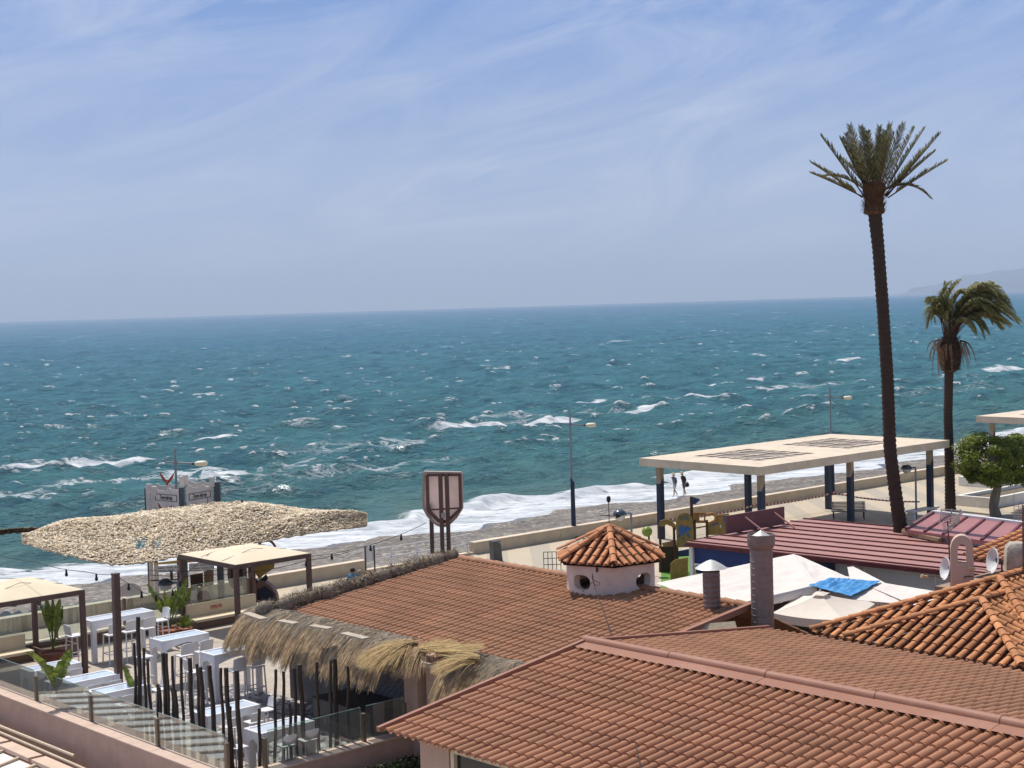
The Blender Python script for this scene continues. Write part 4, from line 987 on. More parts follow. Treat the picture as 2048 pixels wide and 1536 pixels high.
mb=MB(); ridge_tiles(mb,AB(a0-.2,b1+.05,zr+.0),AB(a1+.1,b1+.05,zr-.08),.14,.42,3); build('ridge_cap',mb,[M_sheet2,M_pan],rf,world=True,smooth=True)
# walls facing the terrace and the yard
mb=MB(); mb.box(AB(34.9,25.55,2.2),(6.0,.2,2.9),AX,BX); mb.box(AB(37.6,28.8,1.6),(.25,6.6,3.9),AX,BX); mb.box(AB(31.8,35.6,1.0),(12.0,.25,2.6),AX,BX); build('wall',mb,mat('grey_render',(.20,.185,.18),.85,.1,3),root2,world=True)
# padded grey wall panel with a diamond quilt
mb=MB(); nx,nz=26,16
vs=[];fs=[]
for i in range(nx*4+1):
    for j in range(nz*4+1):
        a_=31.75+3.0*i/(nx*4); z_=1.95+1.65*j/(nz*4); u_=i/4.;w_=j/4.
        q=abs(math.sin(math.pi*(u_+w_)/2)*math.sin(math.pi*(u_-w_)/2))
        vs.append(AB(a_,25.43-.05*q**.6,z_))
m_=nz*4+1
for i in range(nx*4):
    for j in range(nz*4): fs.append((i*m_+j,(i+1)*m_+j,(i+1)*m_+j+1,i*m_+j+1))
mb.add(vs,fs); build('padded_panel',mb,mat('grey_leather',(.23,.21,.215),.5,.06,3),root2,world=True,smooth='all')
for (ac,w_) in ((31.25,.55),(30.35,.50)):
    mb=MB(); mb.box(AB(ac,24.98,1.85),(w_,.5,3.5),AX,BX); build('pillar',mb,M_pink,root2,world=True)
mb=MB(); mb.box(AB(28.2,25.5,1.8),(4.4,.2,3.4),AX,BX); build('doorway_shade',mb,mat('doorway_shade_black',(.012,.014,.013),.8),root2,world=True)  # near-black backing paints the shade inside the open doorway
mb=MB()
for ac in (29.95,27.4): mb.box(AB(ac,25.1,1.85),(.13,.14,3.4),AX,BX)
mb.box(AB(28.7,25.1,3.45),(2.4,.138,.14),AX,BX); build('door_frame',mb,M_frame,root2,world=True)
mb=MB(); mb.box(AB(29.6,24.55,3.40),(4.4,.09,.12),AX,BX); build('gutter',mb,mat('white_gutter',(.55,.5,.45),.5),rf,world=True)
mb=MB(); mb.box(AB(28.6,25.0,.55),(6.6,1.5,.5),AX,BX); build('plinth',mb,M_pink,root2,world=True)
# beam stub at the roof joint
pb_=G(1430,1250,4.15); mb=MB(); d=BX
mb.prism([G(1385,1264,4.05),G(1403,1248,4.2),G(1470,1242,4.2),G(1474,1256,4.05)],Vector((0,0,-.18))); build('beam_end',mb,mat('mortar',(.42,.34,.24),.9,.2,6,bump=.5),root2,world=True)
# ---- turret on the middle roof
cY=44.5; tc_=atY(1222,1180,cY); TX=tc_.x; Z0=3.95
root3=thing('roof_turret','little round pink turret with oval openings and a six-sided clay tile cap','turret',(TX,cY,Z0),0)
loc=Vector((TX,cY,Z0))
def cyl(th,r,z): return Vector((math.sin(th)*r,-math.cos(th)*r,z))
mb=MB(); Rw=1.28; Hh=1.28
def oval_section(th0,th1,inner):
    """a cylinder sector with an oval opening: rings from the oval out to the sector's border"""
    tm=(th0+th1)/2; zc=.62; aw=.25; az=.215; N_=64; K=6; vs=[]
    for k in range(K+1):
        f=k/K
        for i in range(N_):
            a=2*math.pi*i/N_; cx,cz=math.cos(a),math.sin(a)
            ex=aw*math.copysign(abs(cx)**.8,cx); ez=az*math.copysign(abs(cz)**.8,cz)
            m_=max(abs(cx),abs(cz)); bx=(th1-th0)/2*cx/m_; bz=(Hh-zc if cz>0 else zc)*cz/m_
            vs.append((tm+ex*(1-f)+bx*f, zc+ez*(1-f)+bz*f))
    for (r_,rev) in ((Rw,False),(Rw-.2,True)):
        V_=[cyl(t_,r_,z_) for t_,z_ in vs]; fs=[]
        for k in range(K):
            for i in range(N_):
                q=(k*N_+i,k*N_+(i+1)%N_,(k+1)*N_+(i+1)%N_,(k+1)*N_+i); fs.append(q[::-1] if rev else q)
        mb.add(V_,fs)
    mb.add([cyl(t_,r_,z_) for r_ in (Rw,Rw-.2) for t_,z_ in vs[:N_]],[(i,(i+1)%N_,N_+(i+1)%N_,N_+i) for i in range(N_)])
for k in range(4):
    t0=k*math.pi/2; oval_section(t0,t0+math.pi/2,False)
build('wall',mb,mat('turret_render',(.70,.58,.49),.85,.10,2,bump=.25,bscale=16,dirt=.35,dcol=(.30,.22,.18)),root3,smooth=True)
mb=MB(); Re=1.66; ze_=1.20; za_=1.95
vt=[cyl(k*math.pi/3,Re,ze_) for k in range(6)]; ap=Vector((0,0,za_))
for k in range(6):
    p,q=vt[k],vt[(k+1)%6]; dn=((p+q)/2-ap)
    tile_face(mb,[ap,p,q],dn,.262,.36,.085,40+k,.02)
for k in range(6): ridge_tiles(mb,vt[k]*1.01+Vector((0,0,.06)),ap+Vector((0,0,.12)),.098,.34,60+k,lift=.03)
rt=build('roof',mb,[M_clay2,M_pan],root3,smooth=True)
mb=MB(); mb.add([v*.97-Vector((0,0,.05)) for v in vt],[tuple(range(6))]); mb.tube([(math.sin(a)*1.25,-math.cos(a)*1.25,ze_-.04) for a in np.linspace(0,6.283,37)],.06,6,False); build('soffit',mb,M_pan,rt)
mb=MB(); mb.tube([(0,0,za_),(0,0,za_+.95)],.013,6); mb.lathe((0,0,za_+.90),[(.001,-.10),(.05,-.06),(.065,.02),(.05,.09),(.001,.12)],10); mb.tube([(-.27,0,za_+.46),(.30,0,za_+.40)],.012,5); mb.add([(.2,0,za_+.48),(.2,0,za_+.34),(.36,0,za_+.40)],[(0,1,2)])
tag(build('weather_vane',mb,M_black,root3,smooth=True))
mb=MB(); mb.box((-.46,-1.22,1.02),(.05,.05,.12)); build('cable_hook',mb,M_black,root3)
# cable from the turret down over the roofs
pts=[(1184,1146,43.1),(1190,1175,42.9),(1212,1235,39.2),(1232,1310,35.2),(1245,1370,32.5),(1262,1440,29.8),(1280,1530,27),(1300,1640,24)]
P_=[atY(*q) for q in pts]; mb=MB(); mb.tube(P_,.010,5); build('loose_cable',mb,mat('cable',(.05,.035,.03),.6),label='thin dark cable running from the turret down across the two brown roofs',cat='cable',origin=P_[0])
mb=MB(); mb.tube([atY(1184+dx,1152+dy,43.0) for dx,dy in ((0,0),(1,8),(8,10),(16,14),(14,19),(7,18),(2,12),(-8,20),(-20,32))],.009,5); build('cable_loop',mb,mat('cable',(.05,.035,.03)),label='loop of black cable hanging on the turret wall',cat='cable',origin=atY(1184,1150,43))
# ---- clay roofs on the right
root4=thing('clay_roofed_house','house with two stepped hipped roofs of orange clay barrel tiles on the right','house',AB(20.6,38,0),0)
def hip(ap_ab,zap,half,zev,bend,seed,name,extra=0):
    a_,b_=ap_ab; A0=AB(a_,b_,zap); b_e=b_-half
    l=AB(a_+half,b_e,zev); r_=AB(a_-half,b_e,zev); rb=AB(a_,bend,zap); lb=AB(a_+half,bend,zev); rbb=AB(a_-half,bend,zev)
    mb=MB()
    tile_face(mb,[A0,l,r_],-BX,.285,.40,.092,seed); tile_face(mb,[A0,r_,rbb,rb],-AX,.285,.40,.092,seed+1); tile_face(mb,[A0,rb,lb,l],AX,.285,.40,.092,seed+2)
    for p,q,k in ((l,A0,3),(r_,A0,4),(A0,rb,5)): ridge_tiles(mb,p+Vector((0,0,.07)),q+Vector((0,0,.07)),.115,.37,seed+k)
    return build(name,mb,[M_clay,M_pan],root4,world=True,smooth=True)
hip((20.6,34.8),4.63,2.45,3.75,46,70,'upper_roof'); hip((21.08,36.5),4.89,3.5,3.6,46.5,80,'roof')
mb=MB(); mb.box(AB(21.0,39.6,1.75),(6.3,12.6,3.5),AX,BX); build('wall',mb,mat('house_render',(.30,.21,.155),.9,.15,2),root4,world=True)
mb=MB(); mb.tube([atY(1962,1214,38.4),atY(1900,1243,38.2),atY(1830,1262,38.2),atY(1745,1285,38.2)],.008,5); build('roof_cable',mb,mat('pale_cable',(.32,.27,.22),.6),label='pale cable lying over the orange clay roof',cat='cable',origin=atY(1962,1214,38.4))
# low clay roof behind the chimneys
root5=thing('clay_roofed_house','small clay-tiled roof seen between the arched chimney and the rough chimney','house',G(1960,1140,0),0)
e0=G(1936,1116,4.35); ea,eb=toAB(e0); zf=lambda b_: 4.35+.10*(b_-eb)
pl=[AB(ea,eb-.1,zf(eb-.1)),AB(ea-3.2,eb-.1,zf(eb-.1)),AB(ea-3.2,eb+7,zf(eb+7)),AB(ea,eb+7,zf(eb+7))]
mb=MB(); tile_face(mb,pl,-BX,.285,.40,.092,90); ridge_tiles(mb,pl[0]+Vector((0,0,.06)),pl[3]+Vector((0,0,.06)),.115,.37,93); build('roof',mb,[M_clay,M_pan],root5,world=True,smooth=True)
mb=MB(); mb.box(AB(ea-1.6,eb+2.3,1.9),(2.9,8.8,3.8),AX,BX); build('wall',mb,mat('house_render',(.3,.21,.155)),root5,world=True)
# ---- chimneys, vents, antennas
bY=41.5
def CP(px,py,Y=bY): return atY(px,py,Y)
c0=CP(1925,1195); top=CP(1925,1069); Hc=top.z-c0.z+.5; zb_=c0.z-.5
t=thing('arched_chimney','pink rendered chimney with a rounded top and an arched hole','chimney',(c0.x,bY,zb_),R(-14))
wv=.30; N_=24
def arch(wd,hs,ht,zb=0): # outline: straight sides then a pointed round arch
    pts=[(-wd,zb),(wd,zb)]
    for k in range(N_+1):
        a=math.pi*k/N_; pts.append((wd*math.cos(a),hs+(ht-hs)*math.sin(a)**.9))
    return pts
out=arch(wv,Hc-.42,Hc); hole=[(-.115,Hc-.75),(.115,Hc-.75)]+[(.115*math.cos(math.pi*k/12),Hc-.45+.22*math.sin(math.pi*k/12)) for k in range(13)]
# body = outer ring minus hole, resampled to equal counts
def resample(pts,n):
    P_=[Vector((x,0,z)) for x,z in pts]; P_.append(P_[0]); Ls=[0]
    for a,b in zip(P_[:-1],P_[1:]): Ls.append(Ls[-1]+(b-a).length)
    out_=[]
    for k in range(n):
        d=Ls[-1]*k/n; i=max(j for j in range(len(Ls)) if Ls[j]<=d+1e-9); i=min(i,len(P_)-2); f=(d-Ls[i])/max(1e-9,Ls[i+1]-Ls[i]); out_.append(P_[i].lerp(P_[i+1],f))
    return out_
n_=96; o_=resample(out,n_); h_=resample(hole,n_); D_=.17; vs=[]
for y in (-D_,D_):
    vs+=[Vector((p.x,y,p.z)) for p in o_]; vs+=[Vector((p.x,y,p.z)) for p in h_]
fs=[]
for i in range(n_):
    j=(i+1)%n_
    fs+=[(i,j,n_+j,n_+i),(2*n_+j,2*n_+i,3*n_+i,3*n_+j),(j,i,2*n_+i,2*n_+j),(n_+i,n_+j,3*n_+j,3*n_+i)]
mb=MB(); mb.add(vs,fs); build('chimney_body',mb,mat('chimney_render',(.52,.385,.315),.85,.12,3,bump=.3,bscale=16,dirt=.5,dscale=3,dcol=(.24,.19,.16)),t)
mb=MB(); mb.tube([(.05,-D_-.03,Hc-1.12),(.2,-D_-.05,Hc-1.10),(.33,-.1,Hc-1.14)],.012,5); mb.tube([(.05,-D_-.03,Hc-1.12),(.06,-D_,Hc-1.16)],.012,5); build('iron_hook',mb,M_black,t)
c0=CP(2036,1190); top=CP(2034,1085); t=thing('rough_chimney','rough lichen-stained concrete chimney at the right edge','chimney',(c0.x,bY,c0.z-.6),R(-10))
mb=MB(); H_=top.z-c0.z+.6; n_=18; vs=[];prof=[(.40,0),(.385,H_*.5),(.37,H_*.85),(.33,H_*.95),(.22,H_)]
for (r_,z_) in prof:
    for k in range(n_):
        a=2*math.pi*k/n_; sq=1/max(abs(math.cos(a)),abs(math.sin(a)))**.8; nn=1+.04*mnoise.noise(Vector((math.cos(a)*3,math.sin(a)*3,z_*3)))
        vs.append((r_*math.cos(a)*sq*.9*nn,r_*math.sin(a)*sq*.9*nn,z_+.03*mnoise.noise(Vector((a*2,z_,5)))))
fs=[(i*n_+k,i*n_+(k+1)%n_,(i+1)*n_+(k+1)%n_,(i+1)*n_+k) for i in range(len(prof)-1) for k in range(n_)]+[tuple((len(prof)-1)*n_+k for k in range(n_))]
mb.add(vs,fs); build('chimney_body',mb,mat('rough_concrete',(.40,.345,.285),.95,.25,6,bump=1,bscale=14,dirt=.75,dscale=7,dcol=(.10,.09,.065)),t,smooth=True)
mb=MB(); mb.tube([(-.30,-.38,.55),(-.22,-.46,.5),(-.12,-.4,.45),(-.15,-.36,.35)],.022,6); mb.tube([(-.05,-.42,.2),(-.05,-.44,.62)],.055,8); build('bracket',mb,mat('rusty_iron',(.16,.10,.06),.8,.3,8),t)
# vent pipes
def vent1():
    b=G(1424,1216,4.25); Y=b.y; t=thing('vent_pipe','squat vent pipe with a wide conical rain cap beside the white canvas','vent pipe',b-Vector((0,0,.2)),0,'metal vent pipes on the roofs')
    zt=atY(1424,1142,Y).z-b.z+.2; r_=.232; mb=MB(); prof=[]
    nz=9
    for k in range(nz+1):
        z_=zt*k/nz; prof+= [(r_,z_),(r_+.008,z_+.012),(r_,z_+.024)] if 0<k<nz else [(r_,z_)]
    mb.lathe((0,0,0),prof,24); mb.lathe((0,0,0),[(r_-.02,zt),(r_-.02,zt-.5)],24)
    build('pipe',mb,mat('vent_steel',(.215,.165,.15),.55,.18,4,metal=.35,dirt=.3,dcol=(.10,.08,.07)),t,smooth=True)
    mb=MB(); zc=atY(1424,1136,Y).z-b.z+.2; mb.lathe((0,0,zc),[(.43,0),(.30,.09),(.12,.19),(.001,.23)],28); mb.lathe((0,0,zc),[(.43,0),(.25,.045),(.001,.05)],28); build('rain_cap',mb,mat('galvanised_cap',(.55,.54,.50),.45,.1,4,metal=.3),t,smooth=True)
    for a in (.5,2.2,4.3):
        mb=MB(); mb.box((.2*math.cos(a),.2*math.sin(a),(zc+zt)/2),(.02,.02,zc-zt+.1)); build('strut',mb,M_dark,t)
vent1()
def vent2():
    Y=40.3; b=atY(1526,1268,Y); t=thing('vent_pipe','tall spiral-seam vent pipe with a drum top and white cone','vent pipe',b,0,'metal vent pipes on the roofs')
    zt=atY(1524,1094,Y).z-b.z; r_=.298; mb=MB(); prof=[]; nz=13
    for k in range(nz+1):
        z_=zt*k/nz
        if 0<k<nz: mb.lathe((0,0,0),[(r_,z_-.009),(r_+.006,z_-.004),(r_+.006,z_+.004),(r_,z_+.009)],28)
    mb.lathe((0,0,0),[(r_,0),(r_,zt)],28)
    # tilt the seams a little so that they read as a spiral
    mb.v=[(x,y,z+(x*.0 if .05<z<zt-.05 else 0)) for x,y,z in mb.v]
    build('pipe',mb,mat('vent_steel_grey',(.235,.185,.175),.5,.15,4,metal=.35,dirt=.3,dcol=(.13,.10,.09)),t,smooth=True)
    mb=MB(); z1=atY(1524,1068,Y).z-b.z
    mb.lathe((0,0,0),[(r_,zt-.06),(.36,zt+.06),(.365,zt+.1),(.365,z1),(.34,z1),(.335,z1-.06),(.001,z1-.06)],28); mb.lathe((0,0,0),[(.368,zt+.22),(.372,zt+.225),(.368,zt+.23)],28); build('drum_head',mb,mat('vent_steel_grey',(.2,.17,.16)),t,smooth=True)
    mb=MB(); mb.lathe((0,0,z1-.055),[(.26,0),(.001,.16)],24); build('cone',mb,mat('galvanised_cap',(.5,.5,.5)),t,smooth=True)
vent2()
# satellite dishes
def dish(px,py,Y,hpx,yaw,label,sx=1):
    p=atY(px,py,Y); r_=hpx/3080*Y/2; t=thing('satellite_dish',label,'satellite dish',p,0,'white satellite dishes')
    ax=Vector((math.sin(yaw),-math.cos(yaw),.16)).normalized(); mb=MB()
    prof=[(.001,-.13*r_/.33),(.12,-.115),(.22,-.07),(.30,-.015),(r_,0.0)]; prof=[(q*r_/.36 if i<4 else q,z) for i,(q,z) in enumerate(prof)]
    mb.lathe((0,0,0),prof,32,Z=ax); mb.lathe((0,0,0),[(r_,0),(r_*1.02,-.015),(r_*.8,-.06),(.12,-.14),(.001,-.15)],32,Z=ax)
    build('reflector',mb,mat('dish_white',(.66,.66,.66),.45,.05,6),t,smooth=True)
    mb=MB(); lo=Vector((0,0,-r_*.95)); f=ax*.52+Vector((0,0,-.28)); mb.tube([lo,lo*.8+ax*.25,f],.012,6); build('feed_arm',mb,M_brown,t)
    mb=MB(); mb.tube([f-ax*.03,f+ax*.12],.035,8); mb.tube([f+ax*.1,f+ax*.16],.05,8); build('receiver',mb,mat('lnb_cream',(.5,.38,.22),.5),t,smooth=True)
    mb=MB(); mb.tube([-ax*.12,-ax*.28,-ax*.28+Vector((0,0,-.3))],.025,6); mb.box(-ax*.18,(.12,.12,.16)); build('mount',mb,M_dark,t)
dish(1889,1137,41.9,46,R(-83),'white satellite dish to the left of the arched chimney')
dish(1984,1121,41.2,52,R(-82),'white satellite dish between the arched and the rough chimney')
# antenna
Y=42.3; b=atY(1902,1192,Y); tp=atY(1896,1022,Y); t=thing('television_antenna','rusty roof antenna mast with a grid reflector and white mast amplifier','antenna',b,0)
def LQ(px,py,dy=0): return atY(px,py,Y+dy)-b
mb=MB(); mb.tube([LQ(1903,1192),LQ(1899,1110),LQ(1895,1042)],.022,8); build('mast',mb,mat('rusty_mast',(.16,.075,.05),.8,.3,8),t)
mb=MB(); mt=mat('antenna_alu',(.42,.38,.36),.5,metal=.3)
for k in range(9):
    f=k/8; a_=LQ(1885-3*f+(4 if k>5 else 0),1018+26*f); c_=LQ(1923-6*f,1022+27*f); mb.tube([a_,c_],.014,5)
for px in (1883,1904,1921): mb.tube([LQ(px,1018),LQ(px-4,1048)],.020,5)
for k in range(8):
    f=k/7; mb.tube([LQ(1884+f*5,1046+f*20,-.15),LQ(1891+f*3,1044+f*20,.1)],.011,4)
for k in range(11):
    f=k/10; p=LQ(1897+24*f,1062-36*f,-.5*f); mb.tube([p+Vector((-.10,0,-.05)),p+Vector((.10,0,.05))],.014,5)
mb.tube([LQ(1897,1062),LQ(1921,1026,-.5)],.013,5)
build('antenna_grid',mb,mt,t)
mb=MB(); mb.lathe(LQ(1901,1055,-.08),[(.001,.06),(.05,.055),(.066,.03),(.066,-.05),(.001,-.06)],16,Z=(.2,-1,.1)); build('amplifier',mb,mat('amp_white',(.6,.57,.52),.5),t,smooth=True)
mb=MB()
for k in range(8): q=LQ(1899.5+.5*k,1085+12*k); mb.box(q+Vector((.05,0,0)),(.10,.05,.02))
build('mast_bracket',mb,M_brown,t)
Y=40.8; b=atY(2047,1195,Y); mb=MB(); mb.tube([Vector((0,0,0)),atY(2046,1010,Y)-b],.025,8); t=thing('antenna_mast','thin mast at the right edge with a small ladder antenna','antenna',b,0); build('mast',mb,mat('rusty_mast',(.16,.075,.05)),t)
mb=MB()
for k in range(7): mb.tube([atY(2027,1008+5*k,Y)-b,atY(2046,1009+5*k,Y)-b],.007,4)
mb.tube([atY(2028,985,Y)-b,atY(2028,1042,Y)-b],.008,4); mb.tube([atY(2037,1004,Y)-b,atY(2037,1042,Y)-b],.008,4); build('antenna_ladder',mb,mt,t)
# ------------------------------------------------------------------ terrace
RB=math.atan2(BX.y,BX.x)
M_floor=bpy.data.materials.new('terrace_paving'); M_floor.use_nodes=True; nt=M_floor.node_tree; N=nt.nodes; L=nt.links; pb=N['Principled BSDF']; geo=N.new('ShaderNodeNewGeometry')
bt=N.new('ShaderNodeTexBrick'); bt.inputs['Scale'].default_value=1.0; bt.inputs['Color1'].default_value=(.44,.37,.30,1); bt.inputs['Color2'].default_value=(.39,.33,.27,1); bt.inputs['Mortar'].default_value=(.25,.21,.17,1); bt.inputs['Mortar Size'].default_value=.012; bt.inputs['Brick Width'].default_value=.9; bt.inputs['Row Height'].default_value=.45
L.new(mapping(-RB,(1,1,1)),bt.inputs['Vector']); c0=mixc(maprange(noise_n(1.5,6,.7),.4,.7,0,.4),bt.outputs['Color'],(.27,.23,.19)); L.new(c0,pb.inputs['Base Color']); pb.inputs['Roughness'].default_value=.75
mb=MB(); mb.prism([AB(31.4,19.2,-.1),AB(31.4,33.2,-.1),AB(49.8,33.2,-.1),AB(49.8,19.2,-.1)],(0,0,ZT+.1)); mb.prism([AB(49.0,10,-.1),AB(49.0,19.19,-.1),AB(56,19.19,-.1),AB(56,10,-.1)],(0,0,ZT+.096)); build('terrace_floor',mb,M_floor,kind='structure',label='raised paved terrace floor')
M_gravel=bpy.data.materials.new('grey_pebbles'); M_gravel.use_nodes=True; nt=M_gravel.node_tree; N=nt.nodes; L=nt.links; pb=N['Principled BSDF']; geo=N.new('ShaderNodeNewGeometry')
vo=N.new('ShaderNodeTexVoronoi'); vo.inputs['Scale'].default_value=5.; L.new(geo.outputs['Position'],vo.inputs['Vector'])
sp_=N.new('ShaderNodeSeparateColor'); L.new(vo.outputs['Color'],sp_.inputs[0])
L.new(ramp(sp_.outputs['Red'],[(0,(.10,.09,.085)),(.5,(.27,.24,.23)),(1,(.50,.46,.43))]),pb.inputs['Base Color'])
bp=N.new('ShaderNodeBump'); bp.inputs['Strength'].default_value=1; bp.inputs['Distance'].default_value=.12; L.new(mathn('SUBTRACT',1.0,vo.outputs['Distance']),bp.inputs['Height']); L.new(bp.outputs[0],pb.inputs['Normal'])
mb=MB(); n_=90; m_=60; vs=[AB(32.2+8.4*i/n_,21.2+4.15*j/m_,ZT+.03+.05*mnoise.noise(Vector((i*.9,j*.9,2)))+.03*mnoise.noise(Vector((i*.3,j*.3,7)))) for i in range(n_+1) for j in range(m_+1)]
mb.add(vs,[(i*(m_+1)+j,(i+1)*(m_+1)+j,(i+1)*(m_+1)+j+1,i*(m_+1)+j+1) for i in range(n_) for j in range(m_)]); build('gravel_bed',mb,M_gravel,kind='stuff',label='bed of grey pebbles in the middle of the terrace',smooth='all')
# parapets
t=thing('parapet_wall','long pink parapet wall under the glass balustrade at lower left','wall',AB(43,19.35,0),0,'parapet walls of the terrace')
mb=MB(); mb.box(AB(43.7,19.33,.66),(24.8,.40,1.52),AX,BX); build('wall_body',mb,M_pink,t,world=True,bevel=.02)
mb=MB()
for k in range(14): mb.box(AB(31.4+24.6*(k+.5)/14,19.33,1.445),(24.6/14-.008,.46,.05),AX,BX,tint=random.random())
build('coping',mb,mat('pink_coping',(.55,.41,.33),.8,.1,3,dirt=.25,dcol=(.35,.26,.2)),t,world=True,bevel=.01)
t=thing('parapet_wall','short pink parapet wall above the dark hedge at the bottom','wall',AB(31.5,22,0),0,'parapet walls of the terrace')
mb=MB(); mb.box(AB(31.42,22.3,.66),(.40,5.6,1.50),AX,BX); build('wall_body',mb,M_pink,t,world=True,bevel=.02)
mb=MB(); mb.box(AB(31.42,22.3,1.44),(.50,5.7,.05),AX,BX); build('coping',mb,mat('pink_coping',(.55,.41,.33)),t,world=True,bevel=.01)
M_glass=glass_mat('balustrade_glass'); M_post=mat('bronze_post',(.19,.15,.11),.45,.2,6,metal=.5)
M_gedge=mat('glass_edge',(.25,.42,.38),.2)
def balustrade(pts,label,group='glass balustrades',ph=.70,gh=.86,z0=1.47,gap=.09):
    t=thing('glass_balustrade',label,'balustrade',pts[0],0,group)
    for p in pts:
        mb=MB(); mb.box(p+Vector((0,0,ph/2)),(.11,.085,ph),AX,BX); mb.box(p+Vector((0,0,ph+.01)),(.12,.095,.02),AX,BX); build('post',mb,M_post,t,world=True)
    for a,b in zip(pts[:-1],pts[1:]):
        d=(b-a).normalized(); mb=MB(); mb.beam(a+d*gap+Vector((0,0,gh/2+.03)),b-d*gap+Vector((0,0,gh/2+.03)),.012,gh,tint=.5)
        g=build('glass_panel',mb,M_glass,t,world=True)
        mb=MB(); mb.beam(a+d*gap+Vector((0,0,gh+.034)),b-d*gap+Vector((0,0,gh+.034)),.014,.008); build('edge',mb,M_gedge,g,world=True)
    return t
balustrade([AB(a_,19.50,1.47) for a_ in (31.85,35.15,38.75,42.1,45.6,49.2,52.8)],'glass balustrade on the long parapet at lower left')
balustrade([AB(31.5,b_,1.47) for b_ in (20.35,23.35,24.75)],'glass balustrade of the short parapet in front of the dark poles')
balustrade([AB(49.6,b_,1.55) for b_ in (16,18.6,21.2,23.8,26.4,29.,31.6)],'glass balustrade along the seaward end of the terrace',gh=1.0,ph=.95)
t=thing('back_wall','low brown-clad wall closing the terrace toward the promenade','wall',AB(49.55,24,0),0)
mb=MB()
for k in range(64): mb.box(AB(49.5+.012*(k%2),14+.27*(k+.5),.78),(.10,.262,1.44),AX,BX,tint=random.random())
build('wall_body',mb,mat('brown_boards',(.20,.13,.09),.7,.2,3,tintvar=.3),t,world=True)
mb=MB(); mb.box(AB(49.58,22.6,1.525),(.42,17.4,.05),AX,BX); build('coping',mb,mat('cream_coping',(.60,.51,.38),.8,.08,3),t,world=True)
# lounge benches with lettering
def text_mesh(s,size,name,m,parent,loc,rot,ext=.004,bold=0.0,width=None,shear=0):
    cu=bpy.data.curves.new(name,'FONT'); cu.body=s; cu.size=size; cu.align_x='CENTER'; cu.align_y='CENTER'; cu.extrude=ext; cu.offset=bold; cu.shear=shear
    tmp=bpy.data.objects.new('tmp',cu); COL.objects.link(tmp); dg=bpy.context.evaluated_depsgraph_get(); me=bpy.data.meshes.new_from_object(tmp.evaluated_get(dg)); bpy.data.objects.remove(tmp)
    if width:
        xs=[v.co.x for v in me.vertices]; k=width/(max(xs)-min(xs))
        for v in me.vertices: v.co.x*=k
    me.materials.clear(); me.materials.append(m); o=link(name,me,parent); o.location=loc; o.rotation_euler=rot; return o
def lounge(b0_,b1_,label,tb):
    t=thing('lounge_bench',label,'bench',AB(49.1,(b0_+b1_)/2,ZT),RB,'cream lounge benches under the pergolas'); Lb=b1_-b0_
    mc=mat('cream_vinyl',(.66,.56,.40),.6,.06,2,dirt=.15)
    mb=MB(); mb.box((0,0,.13),(Lb,.72,.26)); build('base',mb,mat('brown_base',(.16,.10,.07),.7),t)
    mb=MB(); mb.box((0,-.02,.31),(Lb+.02,.78,.10)); build('seat',mb,mc,t,bevel=.02)
    mb=MB(); mb.box((0,.30,.59),(Lb,.12,.47)); build('backrest',mb,mc,t,bevel=.02)
    text_mesh('BEEFEATER',.17,'lettering',mat('red_print',(.38,.035,.025),.6),t,(tb,.238,.60),(R(90),0,0),.002,.006,.50)
    mb=MB(); mb.box((tb,.2385,.495),(.2,.002,.012)); build('underline',mb,mat('red_print',(.38,.035,.025)),t)
lounge(28.75,31.75,'cream lounge bench with red lettering under the right pergola',-.25)
lounge(19.4,22.55,'cream lounge bench with cut-off lettering under the left pergola',-.28)
# pergolas
def pergola(a0_,a1_,b0_,b1_,zt,label,sag):
    t=thing('pergola',label,'pergola',AB((a0_+a1_)/2,(b0_+b1_)/2,ZT),RB,'brown pergolas with cream canvas'); LX_=b1_-b0_; LY_=a1_-a0_; H_=zt-ZT
    for i in (-1,1):
        for j in (-1,1):
            mb=MB(); mb.box((i*LX_/2,j*LY_/2,H_/2-.04),(.15,.15,H_-.1)); build('post',mb,M_brown,t)
    for j in (-1,1):
        mb=MB(); mb.box((0,j*LY_/2,H_-.075),(LX_+.15,.151,.15)); build('beam',mb,M_brown,t)
    for i in (-1,1):
        mb=MB(); mb.box((i*LX_/2,0,H_-.075),(.151,LY_-.15,.15)); build('beam',mb,M_brown,t)
    mb=MB(); n_=24; vs=[]
    for i in range(n_+1):
        for j in range(n_+1):
            x=-1+2*i/n_; y=-1+2*j/n_
            z=H_+.015+sag*(1-max(abs(x),abs(y))**1.3)+.02*mnoise.noise(Vector((x*3,y*3,sag*9)))*(1-max(abs(x),abs(y)))
            vs.append((x*(LX_/2+.05),y*(LY_/2+.05),z))
    mb.add(vs,[(i*(n_+1)+j,(i+1)*(n_+1)+j,(i+1)*(n_+1)+j+1,i*(n_+1)+j+1) for i in range(n_) for j in range(n_)])
    o=build('canvas',mb,mat('cream_canvas',(.74,.63,.46),.9,.05,1.5,dirt=.15,dcol=(.5,.42,.32),transl=.12),t,smooth='all')
    mb=MB()
    for y in (-LY_*.18,LY_*.2): mb.tube([(-LX_/2,y-.3,H_+.04+sag*.05),(-.1,y-.1,H_+.06+sag*(1-.25**1.3)),(LX_/2,y+.2,H_+.04+sag*.05)],.008,4)
    build('canvas_seam',mb,M_dark,o)
    return t
pergola(45.8,49.5,28.7,31.75,3.8,'brown pergola with a peaked cream canvas in front of the castle tower',.28)
pergola(45.7,49.2,19.85,22.85,3.8,'brown pergola with a cream canvas at the left edge',.34)
